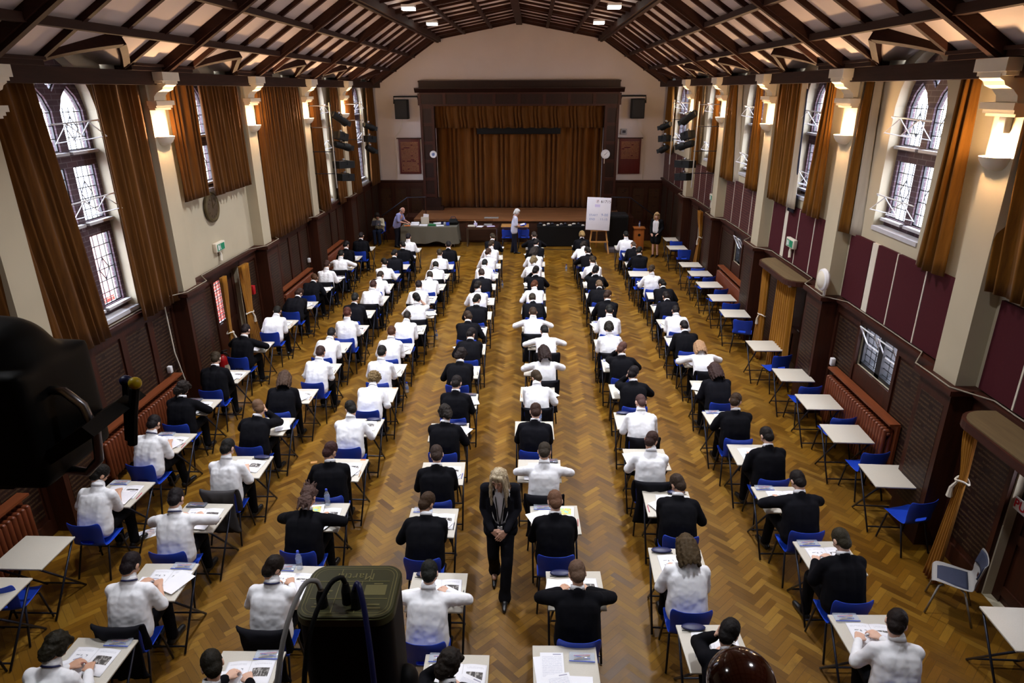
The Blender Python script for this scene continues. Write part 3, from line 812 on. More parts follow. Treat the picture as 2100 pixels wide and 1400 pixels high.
# proscenium
p = MB(); fr = MB()
for s in (-1, 1):
    p.bx(s * 3.33, s * 3.88, YE - .18, YE + .1, .9, 4.95)
    for z in (1.5, 2.15, 2.85, 3.55, 4.25, 4.9):
        fr.bx(s * 3.43, s * 3.78, YE - .21, YE - .18, z - .06, z + .06)
    fr.bx(s * 3.33, s * 3.43, YE - .22, YE - .18, .9, 4.95); fr.bx(s * 3.78, s * 3.88, YE - .22, YE - .18, .9, 4.95)
    p.bx(s * 3.1, s * 3.95, YE - .26, YE, .9, 1.06); p.bx(s * 3.2, s * 3.92, YE - .23, YE, 1.06, 1.4)
p.bx(-3.88, 3.88, YE - .2, YE + .1, 4.93, 5.42)
for j in range(9):
    x = -3.88 + 7.76 * j / 8; fr.bx(x - .06, x + .06, YE - .23, YE - .2, 4.96, 5.40)
fr.bx(-3.88, 3.88, YE - .24, YE - .2, 4.93, 5.0); fr.bx(-3.88, 3.88, YE - .24, YE - .2, 5.36, 5.44)
p.prism([(YE, 5.42), (YE - .24, 5.42), (YE - .40, 5.56), (YE - .40, 5.60), (YE, 5.60)], 0, -4.04, 4.04)
p.bx(-3.88, 3.88, YE - .24, YE, 5.60, 5.84); p.bx(-3.9, 3.9, YE - .27, YE, 5.80, 5.85)
pro = struct('trim_99', p, MAT['mahogany_dark']); fr.build('proscenium_moulding', MAT['mahogany_h'], pro)  # mouldings lighter than the panels: relief shading put into the colour

# the stage itself
st = MB(); st.bx(-4.0, 4.0, 25.2, YE + .1, .82, .9); st.bx(-3.4, 3.4, YE + .1, 29.2, .82, .9)
stg = struct('stage_floor', st, MAT['stagefloor'])
st = MB(); st.bx(-3.96, 3.96, 25.26, YE - .02, 0, .82)
for j in range(9): x = -3.9 + 7.8 * j / 8; st.bx(x - .05, x + .05, 25.23, 25.26, 0, .82)
st.build('stage_front', MAT['stagefront'], stg)
for s in (-1, 1):
    m = MB()
    for j in range(4): m.bx(s * 4.0, s * (5.35 - .3 * j), 25.6, 26.6, .225 * j, .225 * (j + 1))
    struct('trim_%d' % (101 if s < 0 else 102), m, MAT['mahogany'])
# ------------------------------------------------------------------ curtains
def drape(m, s, top, bot, z0, z1, xc, folds, amp, seed, lift=0.0):
    rnd = random.Random(seed); ph = rnd.random() * 6; w2 = [rnd.uniform(-.5, .5) for _ in range(40)]
    def fn(u, v):
        a = top[0] + (top[1] - top[0]) * u; b = bot[0] + (bot[1] - bot[0]) * u
        uu = u + .25 / folds * math.sin(u * folds * 2.1 + seed)
        f = math.sin(2 * PI * folds * uu + ph + .4 * math.sin(v * 3 + seed))
        f2 = w2[int(u * folds * 2) % 40] * .5
        k = amp * (.55 + .45 * v)
        z = z1 + (z0 - z1) * v + (lift * (u - .5) * v) + .012 * f * v
        y = a + (b - a) * v + .3 * k * math.cos(2 * PI * folds * uu + ph)
        return (s * (xc - k * (f + f2)), y, z)
    m.grid(fn, max(16, int(folds * 10)), 12)
    return fn
def curtain(s, top, bot, z0, z1, label, folds=None, amp=.05, xc=5.66, lined=0, cat='curtain', group=None, seed=1, name='curtain', mat='velvet'):
    folds = folds or max(2, int(abs(bot[1] - bot[0]) / .15))
    m = MB(); fn = drape(m, s, top, bot, z0, z1, xc, folds, amp, seed)
    o = m.build(name, MAT[mat], None, smooth=True); so = o.modifiers.new('t', 'SOLIDIFY'); so.thickness = .012; so.offset = 0; applied(o)
    tag(o, label, cat, group)
    if lined:
        # pale lining turned outwards along one edge
        q = MB(); e = 0.0 if lined < 0 else 1.0
        def g(u, v):
            p = V(fn(e, v)); wd = .05 + .16 * v ** 1.5
            return (p.x + s * (.02 + .10 * u), p.y + lined * wd * u, p.z - .03 * u * v)
        q.grid(g, 6, 12); l = q.build('lining', MAT['lining'], o, smooth=True)
        so = l.modifiers.new('t', 'SOLIDIFY'); so.thickness = .006; applied(l)
    return o
GC = 'gold velvet hall curtains'
cL = [((7.45, 8.56), (7.75, 8.92), 2.12, 'long gold curtain between dark floodlight and tall radiator-side window'),
      ((9.72, 11.0), (9.76, 11.0), 2.08, 'long gold curtain between tall open window and first wall lamp'),
      ((4.5, 7.30), (4.5, 7.34), 2.2, 'long gold curtain at the frame edge above the dark floodlight'),  # unseen stretch added across the near window to block its light
      ((11.75, 12.72), (11.75, 12.62), 3.64, 'short gold curtain above the gilt clock, beside first wall lamp'),
      ((12.92, 14.6), (13.0, 14.62), 3.58, 'short gold curtain right of the gilt clock, beside second wall lamp'),
      ((15.55, 18.75), (15.5, 18.98), 2.13, 'widest gold curtain drawn right across its window on the clock side'),
      ((19.35, 20.05), (19.45, 20.4), 2.1, 'narrow gold curtain behind the stage lanterns on the clock side'),
      ((21.4, 22.1), (21.35, 22.25), 2.06, 'narrow gold curtain past the stage lanterns by the fourth lamp'),
      ((22.7, 23.9), (22.75, 24.2), 2.06, 'gold curtain beside the last lamp on the clock side'),
      ((26.0, 27.0), (25.9, 27.1), 2.04, 'gold curtain against the stage wall on the clock side')]
for i, (t, b, z, l) in enumerate(cL): curtain(-1, t, b, z, 5.72, l, seed=i + 1, group=None, folds=max(3, int((b[1] - b[0]) / .16)), amp=.055)
cR = [((4.6, 7.70), (4.6, 7.40), 3.38, 'gold curtain with white lining edge at the frame edge near bright lamp', -1),  # widened out of view to shut daylight out of the near end
      ((8.28, 8.66), (8.16, 8.80), 3.30, 'gold curtain beside the window and the brightest lamp', 0),
      ((10.84, 11.3), (10.86, 11.42), 3.30, 'gold curtain with tan lining, nearer side of second lamp', -1),
      ((12.12, 12.42), (12.04, 12.66), 3.32, 'gold curtain between second window and second lamp, lamp lit', 0),
      ((13.6, 14.75), (13.46, 14.6), 3.30, 'wide gold curtain with torn pale lining beside third lamp', -1),
      ((15.95, 16.3), (15.6, 16.36), 3.30, 'narrow gold curtain between third window and third lamp', 0),
      ((17.95, 18.5), (17.6, 18.62), 3.28, 'gold curtain with white lining edge beside fourth lamp', -1),
      ((19.45, 19.85), (19.25, 20.05), 3.28, 'gold curtain behind stage lanterns, lamp lit, opposite the clock side', 0),
      ((21.6, 22.1), (21.45, 22.0), 3.30, 'narrow gold curtain by the fifth lamp opposite the clock side', 0),
      ((25.95, 26.9), (25.6, 27.0), 3.25, 'gold curtain against the stage wall opposite the clock side', 0)]
for i, (t, b, z, l, ln) in enumerate(cR): curtain(1, t, b, z, 5.72, l, seed=i + 21, lined=ln, folds=max(3, int((b[1] - b[0]) / .18)), amp=.065, mat='velvet_bright')
# navy blackout lining seen behind the torn curtain
o = curtain(1, (13.44, 13.60), (13.30, 13.62), 3.2, 5.5, 'navy blackout cloth hanging beside the torn gold curtain', folds=2, xc=5.72, amp=.02, seed=77, mat='navy_lining')

def tied(s, x, top, tie, bot, z1, zt, z0, label, seed, folds=5):
    """door curtain gathered by a tie-back"""
    m = MB(); rnd = random.Random(seed); ph = rnd.random() * 5
    def fn(u, v):
        if v < .5: t = v * 2; e = t * t * (3 - 2 * t); a = [top[i] + (tie[i] - top[i]) * e for i in (0, 1)]; z = z1 + (zt - z1) * t
        else: t = v * 2 - 1; e = t; a = [tie[i] + (bot[i] - tie[i]) * e for i in (0, 1)]; z = zt + (z0 - zt) * t
        w = abs(a[1] - a[0]); f = math.sin(2 * PI * folds * u + ph)
        return (s * (x - min(.045, w * .16) * f), a[0] + (a[1] - a[0]) * u, z)
    m.grid(fn, folds * 8, 20); o = m.build('door_curtain', MAT['velvet_door'], None, smooth=True)
    so = o.modifiers.new('t', 'SOLIDIFY'); so.thickness = .012; so.offset = 0; applied(o)
    tag(o, label, 'curtain', 'door curtains')
    if abs(tie[1] - tie[0]) < .4:
        c = (tie[0] + tie[1]) / 2; q = MB(); h = abs(tie[1] - tie[0]) / 2 + .03
        q.tube([(s * (x + .06 * math.sin(a)), c + h * math.cos(a), zt + .02 * math.sin(a * 2)) for a in [i * PI / 8 for i in range(17)]], .012, 6)
        q.tube([(s * (x - .05), c, zt), (s * (x - .07), c + .05, zt - .12), (s * (x - .06), c + .06, zt - .24)], [.012, .022, .034], 6)
        q.build('tie_back', MAT['strip'], o)
    return o
tied(-1, 5.60, (12.45, 12.66), (12.44, 12.56), (12.35, 12.56), 2.05, .9, .03, 'tied gold door curtain nearest fire extinguisher', 3, 4)
tied(-1, 5.60, (13.35, 13.72), (13.42, 13.64), (13.4, 13.95), 2.05, 1.0, .03, 'tied gold door curtain with white tie beyond the brick-view door pane', 4, 5)
tied(1, 5.48, (13.5, 13.78), (13.46, 13.72), (13.4, 13.9), 2.03, 1.0, .03, 'narrow gold door curtain on far side under wooden hood', 5, 4)
tied(1, 5.50, (12.15, 12.95), (12.10, 12.95), (12.0, 12.95), 2.03, 1.0, .03, 'wide gold door curtain on near side under wooden hood', 6, 8)
tied(1, 5.32, (6.38, 6.56), (6.36, 6.46), (6.40, 6.60), 2.02, 1.46, .05, 'tall tied gold curtain beside the push bar door', 7, 4)
tied(1, 5.60, (19.9, 20.3), (19.75, 19.92), (19.9, 20.45), 2.08, 1.35, .05, 'gold door curtain beyond empty desks near the stage', 8, 5)

# doors ---------------------------------------------------------------------
def door(num, s, y, h, pane, mid=None):
    outs = []
    for c, hw, z0, z1 in pane:
        n = 8
        outs.append([(c - hw, z0), (c + hw, z0), (c + hw, z1 - hw * .8)] + [(c + hw * math.cos(PI * i / n), z1 - hw * .8 + hw * .8 * math.sin(PI * i / n)) for i in range(1, n)] + [(c - hw, z1 - hw * .8)])
    o = holes_plate('door_%d' % num, [(y - h, .005), (y + h, .005), (y + h, 1.98), (y - h, 1.98)], outs, 0, s * 5.94, s * .06, MAT['mahogany'])
    m = MB()
    for a in (-h, h - .12): m.bx(s * 5.92, s * 5.94, y + a, y + a + .12, .005, 1.98)
    for z in (.1, .8, 1.86): m.bx(s * 5.92, s * 5.94, y - h + .12, y + h - .12, z, z + .12)
    if mid: m.bx(s * 5.915, s * 5.94, y - .05, y + .05, .22, .8)
    m.build('door_moulding', MAT['mahogany'], o)
    for (c, hw, z0, z1), out in zip(pane, outs):
        q = MB(); b0 = q.add([(s * 5.975, a, b) for a, b in out], []); q.f.append(tuple(b0 + i for i in range(len(out))))
        q.build('pane', MAT['doorview'], o)
        l = MB()
        for i in range(1, 7): zz = z0 + (z1 - z0) * i / 7; l.bx(s * 5.95, s * 5.96, c - hw, c + hw, zz - .007, zz + .007)
        for i in (0, 1, 2, 3): yy = c - hw + 2 * hw * i / 3; l.bx(s * 5.95, s * 5.96, yy - .006, yy + .006, z0, z1 - (.12 if i in (0, 3) else .03))
        for a, b2 in zip(out, out[1:] + out[:1]): l.beam((s * 5.955, *a), (s * 5.955, *b2), .02, .03, up=(1, 0, 0), off=-.015)
        l.build('lead_lattice', MAT['lead'], o)
    hd = MB(); hd.tube([(s * 5.93, y - h + .18, 1.0), (s * 5.86, y - h + .18, 1.0), (s * 5.86, y - h + .30, 1.0)], .012); hd.build('door_handle', MAT['steel'], o)
    return o
door(1, -1, 13.1, .62, [(12.98, .2, .98, 1.92)])
door(2, 1, 13.0, .72, [], mid=True)
door(3, 1, 5.55, .75, [(6.0, .22, 1.38, 1.92), (5.15, .24, 1.38, 1.92)], mid=True)
door(4, 1, 20.5, .55, [(20.55, .16, 1.1, 1.9)])
# ------------------------------------------------------------------ wall lamps and ceiling lights
LIGHTS = []
def wall_lamp(s, y, label):
    a = (-PI / 2, PI / 2) if s < 0 else (PI / 2, 3 * PI / 2)
    root = thing('wall_lamp', label, 'wall lamp', (s * PX, y, 4.66), 0, 'uplighter bowls on the pilasters')
    m = MB(); m.lathe([(.01, 0), (.08, .012), (.14, .05), (.178, .11), (.19, .15), (.18, .15), (.135, .075), (.07, .035), (.01, .025)], (0, 0, 0), 20, *a)
    m.build('bowl', MAT['moulded'], root, angle=40)
    q = MB(); q.ell((-s * .09, 0, .10), (.045, .06, .035)); q.build('bulb', MAT['bulb'], root, smooth=True)
    L = bpy.data.lights.new('wall_lamp_glow', 'POINT'); L.color = (1.0, .62, .32); L.energy = 150; L.shadow_soft_size = .06
    link('wall_lamp_glow', L, None, (s * (PX - .15), y, 4.80))
ORD = ['first', 'second', 'third', 'fourth', 'fifth', 'sixth']
for s in (-1, 1):
    ys = sorted(PIL)[2:]
    if s < 0: ys = ys[1:]
    for i, y in enumerate(ys):
        wall_lamp(s, y, 'glowing plaster bowl lamp on pilaster, %s from the balcony on the %s' % (ORD[i], 'gilt clock side' if s < 0 else 'maroon board side'))
m = MB(); m.bx(5.50, 5.579, 7.50 - .06, 7.50 + .06, 5.05, 5.219); o = m.build('motion_detector', MAT['white_metal']); bevel(o, .01)
tag(o, 'small white sensor box under the corbel above the brightest lamp', 'sensor')

k = 0
for y in (21.6, 17.65, 13.7, 9.75, 5.8, 1.85):
    for s in (-1, 1):
        x, z = s * 2.47, 7.43
        root = thing('ceiling_light', 'small white box light under the roof, %s from stage on the %s' % (ORD[k // 2], 'gilt clock side' if s < 0 else 'maroon board side'), 'ceiling light', (x, y, z - .12), 0, 'box lights under the upper roof slope')
        m = MB(); m.bx(-.16, .16, -.13, .13, .06, .12); m.build('housing', MAT['white_metal'], root)
        m = MB(); m.bx(-.15, .15, -.12, .12, 0, .058); m.build('diffuser', MAT['tube'], root)
        L = bpy.data.lights.new('ceiling_light_glow', 'AREA'); L.shape = 'RECTANGLE'; L.size = .30; L.size_y = .24; L.spread = 2.0; L.color = (.93, .95, 1.0); L.energy = [90, 125, 142, 132, 66, 26][k // 2]
        link('ceiling_light_glow', L, None, (x, y, z - .13))
        k += 1

# ------------------------------------------------------------------ fittings on the side walls
def radiator(s, ya, yb, z0, z1, label, shelf=True):
    yc = (ya + yb) / 2; root = thing('radiator', label, 'radiator', (s * 5.62, yc, 0), 0, 'brown column radiators under the panelling')
    n = int((yb - ya) / .075)
    m = MB()
    for i in range(n):
        y = ya - yc + (yb - ya) * (i + .5) / n
        m.cap((0, y, z0 + .06), (0, y, z1 - .06), .034, n=8, rings=2); m.cap((s * .09, y, z0 + .06), (s * .09, y, z1 - .06), .034, n=8, rings=2)
        m.cap((0, y, z1 - .06), (s * .09, y, z1 - .06), .034, n=8, rings=2)
    m.tube([(s * .045, ya - yc, z0 + .1), (s * .045, yb - yc, z0 + .1)], .03); m.tube([(s * .045, ya - yc, z1 - .1), (s * .045, yb - yc, z1 - .1)], .03)
    m.build('radiator_columns', MAT['radiator'], root, smooth=True)
    q = MB(); q.bx(s * .0, s * .15, ya - yc - .05, yb - yc + .05, z1 + .06, z1 + .09); q.bx(s * .12, s * .16, ya - yc - .05, yb - yc + .05, z0, z1 + .06); q.build('backboard_shelf', MAT['shelfwood'], root)
    for e in (-1, 1):
        f = MB(); f.bx(s * .0, s * .09, e * (yb - yc - .1) - .03, e * (yb - yc - .1) + .03, 0, z0 + .1); f.build('foot', MAT['radiator'], root)
radiator(-1, 8.2, 10.5, .12, .76, 'long brown ribbed radiator behind pupils nearest the tall open window')
radiator(-1, 5.0, 6.7, .12, .80, 'dark brown ribbed radiator by the empty desks under the floodlight')
radiator(-1, 15.7, 17.9, .12, .76, 'brown boxed radiator under lettered panels, midway on the clock side')
radiator(-1, 19.3, 21.2, .12, .84, 'brown boxed radiator nearest the stage on the clock side')
radiator(1, 8.5, 10.5, .12, .98, 'long brown ribbed radiator under the low leaded window')
radiator(1, 15.6, 17.7, .12, .94, 'brown boxed radiator beyond the wooden hood, behind empty desks')
def small(name, mb, mat, label, cat, group=None, bev=0.0):
    o = mb.build(name, mat)
    if bev: bevel(o, bev)
    return tag(o, label, cat, group)

# gilt clock
m = MB(); root = thing('wall_clock', 'oval gilt wall clock under two short gold curtains', 'clock', (-WX, 12.95, 3.36))
m.lathe([(.001, .0), (.27, .0), (.30, .03), (.29, .06), (.25, .075), (.22, .06)], n=32); me = m.mesh('case', MAT['gold'], angle=40); me.transform(Matrix.Rotation(PI / 2, 4, 'Y')); link('case', me, root)
m = MB(); m.lathe([(.001, .062), (.22, .06)], n=32); me = m.mesh('dial', MAT['clockbrown']); me.transform(Matrix.Rotation(PI / 2, 4, 'Y')); link('dial', me, root)
m = MB(); m.bx(.066, .07, -.008, .008, -.02, .16); m.box((.068, .05, .03), (.004, .12, .012), Matrix.Rotation(.5, 3, 'X')); m.build('hands', MAT['gold'], root)
for i in range(12):
    a = i * PI / 6; q = MB(); q.box((.066, .18 * math.sin(a), .18 * math.cos(a)), (.004, .012, .03), Matrix.Rotation(-a, 3, 'X')); q.build('hour_mark', MAT['gold'], root)

def exit_sign(s, y, z, label):
    root = thing('exit_sign', label, 'sign', (s * (WX if s < 0 else 5.768), y, z)); x = -s
    m = MB(); m.bx(0, x * .08, -.20, .20, -.08, .10); o = m.build('light_box', MAT['strip'], root); bevel(o, .012)
    m = MB(); m.bx(x * .081, x * .083, -.16, .16, -.06, .07); m.build('green_panel', MAT['signgreen'], root)
    q = MB(); q.ell((x * .085, -s * -.03, .045), (.003, .014, .014), n=10, m=6)
    q.beam((x * .085, .03 * s, .03), (x * .085, .035 * s, -.005), .02, .002, up=(1, 0, 0)); q.beam((x * .085, .035 * s, 0), (x * .085, .07 * s, -.04), .014, .002, up=(1, 0, 0)); q.beam((x * .085, .035 * s, 0), (x * .085, .0, -.045), .014, .002, up=(1, 0, 0)); q.beam((x * .085, .035 * s, .022), (x * .085, .075 * s, .012), .011, .002, up=(1, 0, 0))
    q.build('running_figure', MAT['white_metal'], root)
    q = MB(); q.bx(x * .084, x * .086, -.13, -.07, -.045, .055) if s < 0 else q.bx(x * .084, x * .086, .07, .13, -.045, .055); q.build('doorway_symbol', MAT['white_metal'], root)
    q = MB(); q.tube([(x * .03, 0, -.08), (x * .04, .02, -.16), (x * .05, -.02, -.28)], .03, 8); q.build('cable_trunk', MAT['strip'], root)
exit_sign(-1, 12.98, 2.56, 'green exit sign over the door with brick-view pane')
exit_sign(1, 13.18, 2.62, 'green exit sign over the wooden hood')
exit_sign(1, 19.4, 2.58, 'small green exit sign near the stage lanterns')

# cables lying along the ledges
for s in (-1, 1):
    m = MB(); rnd = random.Random(5 + s); pts = []
    for i in range(60):
        y = 5 + i * .37; near = min(abs(y - p) for p in PIL)
        pts.append((s * (5.752 if near > .45 else 5.475), y, LEDGE + .016 + .008 * rnd.random()))
    m.tube(pts, .009, 6); o = m.build('cable', MAT['flexgrey']); tag(o, 'pale cable lying along the panelling ledge, %s' % ('gilt clock side' if s < 0 else 'maroon board side'), 'cable')
# white flex beside the first pilaster
m = MB(); m.tube([(-5.74, 10.6, LEDGE), (-5.73, 10.62, 1.2), (-5.73, 10.8, .5)], .011, 6); small('flex', m, MAT['strip'], 'white flex hanging down panelling beside the long ribbed radiator', 'cable')
m = MB(); m.bx(-5.82, -5.70, 7.3, 7.75, LEDGE + .02, LEDGE + .3); small('junction_box', m, MAT['strip'], 'pale box on ledge beside the dark floodlight', 'box', bev=.01)

# white round emergency light on the pilaster ledge
root = thing('bulkhead_light', 'round white bulkhead light on the ledge between maroon boards', 'light fitting', (5.50, 10.92, 2.5))
m = MB(); m.lathe([(.001, 0), (.17, 0), (.19, .03), (.18, .07), (.15, .085)], n=28); me = m.mesh('rim', MAT['white_metal'], angle=40); me.transform(Matrix.Rotation(-PI / 2, 4, 'Y')); link('rim', me, root)
m = MB(); m.lathe([(.001, .12), (.08, .115), (.14, .09), (.15, .08)], n=28); me = m.mesh('glass_dome', MAT['strip'], smooth=True); me.transform(Matrix.Rotation(-PI / 2, 4, 'Y')); link('glass_dome', me, root)
m = MB(); m.bx(.0, .02, -.03, .03, -.3, -.1); m.build('bracket', MAT['white_metal'], root)

# fire extinguisher
root = thing('fire_extinguisher', 'red fire extinguisher on floor below the tied door curtain', 'fire extinguisher', (-5.62, 12.05, 0))
m = MB(); m.lathe([(.001, 0), (.08, 0), (.085, .02), (.085, .46), (.07, .53), (.03, .57), (.03, .60), (.001, .60)], n=20); m.build('cylinder_body', MAT['red'], root, angle=40)
m = MB(); m.tube([(0, 0, .60), (0, 0, .65)], .02); m.beam((0, 0, .65), (.12, 0, .68), .03, .015); m.beam((0, 0, .63), (.11, 0, .61), .03, .012); m.build('valve_handle', MAT['black'], root)
m = MB(); m.tube([(.02, .03, .62), (.08, .08, .55), (.09, .09, .3), (.09, .08, .15)], .012); m.build('hose', MAT['black'], root)
m = MB(); m.lathe([(.0856, .2), (.0856, .38)], n=20, a0=-1, a1=1); m.build('instruction_band', MAT['strip'], root)
# red call point on the wall
m = MB(); m.bx(-5.80, -5.72, 14.15, 14.25, 1.2, 1.4); small('call_point', m, MAT['red'], 'red alarm box on panelling right of the tied door curtain', 'alarm', bev=.008)
for y, z, l in ((10.35, .92, 'small white socket box above the long ribbed radiator'), (18.0, .98, 'small white box at the end of the midway boxed radiator'), (19.0, 1.08, 'small white box before the radiator nearest the stage')):
    m = MB(); m.bx(-5.77, -5.70, y, y + .07, z, z + .12); small('socket_box', m, MAT['white_metal'], l, 'socket', bev=.006)
m = MB(); m.bx(5.70, 5.77, 10.62, 10.7, 1.05, 1.18); small('socket_box', m, MAT['white_metal'], 'small white box above the radiator under the low window', 'socket', bev=.006)

# wooden hoods over the right-hand doors
def hood(y0, y1, x0, z, label):
    root = thing('door_hood', label, 'hood', (0, 0, 0)); r = .3
    out = [(5.80, y0), (x0 + r, y0)] + [(x0 + r - r * math.sin(a), y0 + r - r * math.cos(a)) for a in [i * PI / 12 for i in range(1, 7)]]
    out += [(x0 + r - r * math.cos(a), y1 - r + r * math.sin(a)) for a in [i * PI / 12 for i in range(0, 7)]] + [(5.80, y1)]
    m = MB(); m.prism(out, 2, z, z + .09); m.build('hood_board', MAT['mahogany_h'], root)
    i2 = [(5.79 if a > 5.7 else a + .03, b + (.03 if b < (y0 + y1) / 2 else -.03)) for a, b in out]
    m = MB(); m.prism(i2, 2, z + .09, z + .105); m.build('hood_top', MAT['olivewood'], root)
    m = MB(); m.tube([(x0 + .12, y0 + .15, z - .03), (x0 + .12, y1 - .15, z - .03)], .012); m.build('curtain_rail', MAT['steel'], root)
    for j in range(8):
        q = MB(); yy = y0 + .25 + (y1 - y0 - .5) * j / 7; q.tube([(x0 + .12 + .02 * math.cos(a), yy, z - .045 + .02 * math.sin(a)) for a in [i * PI / 4 for i in range(9)]], .004, 5); q.build('curtain_ring', MAT['white_metal'], root)
MAT['olivewood'] = make_wood('dusty_wood', lin(84, 68, 44), lin(104, 86, 56), 'Y', .7)
hood(11.95, 13.9, 5.30, 2.06, 'wooden hood with rounded corners over curtained door and empty desks')
hood(4.4, 6.75, 5.22, 2.06, 'wooden hood over the push bar door')
# push bar door sign and bar
root = thing('push_bar_sign', 'white sign lettered PUSH BAR in red on dark door', 'sign', (5.86, 5.97, 1.27))
m = MB(); m.bx(-.006, .006, -.50, .50, -.075, .075); o = m.build('sign_plate', MAT['white_metal'], root); bevel(o, .004)
text('lettering', 'PUSH BAR', .14, MAT['redtext'], root, (-.008, 0, 0), (PI / 2, 0, -PI / 2), .001, bold=.004)

# ------------------------------------------------------------------ stage lanterns and their poles
def lantern(loc, yaw, tilt, ln, r, label, box=False):
    root = thing('stage_spotlight', label, 'stage light', loc, yaw, 'stage lanterns on side poles')
    R = Matrix.Rotation(-tilt, 4, 'X'); m = MB()
    if box: m.bx(-.13, .13, -ln / 2, ln / 2, -.10, .10)
    else: m.lathe([(.001, -ln / 2), (r * .8, -ln / 2), (r, -ln / 2 + .05), (r, ln / 2 - .14), (r * 1.15, ln / 2 - .12), (r * 1.15, ln / 2), (r * 1.05, ln / 2), (r * .9, ln / 2 - .06), (.001, ln / 2 - .06)], n=16)
    me = m.mesh('lamp_housing', MAT['black'], angle=40)
    if not box: me.transform(Matrix.Rotation(-PI / 2, 4, 'X'))
    me.transform(R); link('lamp_housing', me, root)
    q = MB(); w = .15 if box else r + .02; q.tube([(-w, 0, 0), (-w, 0, .12), (w, 0, .12), (w, 0, 0)], .01, 6); q.build('yoke', MAT['black'], root)
    q = MB(); q.box((0, 0, .145), (.05, .05, .05)); q.build('hook_clamp', MAT['steel'], root)
    if not box:
        for e in (-1, 1):
            b = MB(); b.box((e * r * .9, ln / 2 + .05, 0), (.008, .11, r * 1.5), Matrix.Rotation(-e * .5, 3, 'Z')); me = b.mesh('barn_door', MAT['black']); me.transform(R); link('barn_door', me, root)
def boom(s, y, za, zb, arms, label):
    root = thing('lighting_pole', label, 'pole', (s * 5.05, y, 0))
    m = MB(); m.tube([(0, 0, za), (0, 0, zb)], .019); m.build('upright_tube', MAT['grey_plastic'], root)
    for z in arms:
        q = MB(); q.tube([(s * .775, 0, z), (-s * .05, 0, z)], .012); q.build('wall_arm', MAT['darksteel'], root)
for s, sd in ((-1, 'clock side'), (1, 'maroon board side')):
    y1 = 19.2 if s < 0 else 19.3
    boom(s, y1 - .12, 2.9, 5.2, (5.12, 4.55, 3.9, 3.3), 'white lighting pole carrying stage lanterns farther from stage, %s' % sd)
    boom(s, 22.55, 3.2, 5.2, (5.1, 4.6, 4.0), 'white lighting pole carrying stage lanterns nearer stage, %s' % sd)
    zs = [(4.78, .5, .55, 0), (4.30, .3, .34, 1), (4.04, .25, .55, 0), (3.52, .05, .62, 1), (3.16, .1, .5, 1)]
    for i, (z, tl, ln, bx) in enumerate(zs):
        lantern((s * 4.88, y1 + .14 + .02 * i, z), s * .5, tl, ln, .095, 'black stage lantern, %s from top of the pole farther from stage, %s' % (ORD[i], sd), bool(bx))
    for i, (z, tl, ln, bx) in enumerate([(4.40, .3, .45, 0), (4.0, .1, .42, 1), (3.68, .4, .36, 0)]):
        lantern((s * 4.88, 22.72, z), s * .5, tl, ln, .09, 'black stage lantern, %s from top of the pole nearer stage, %s' % (ORD[i], sd), bool(bx))

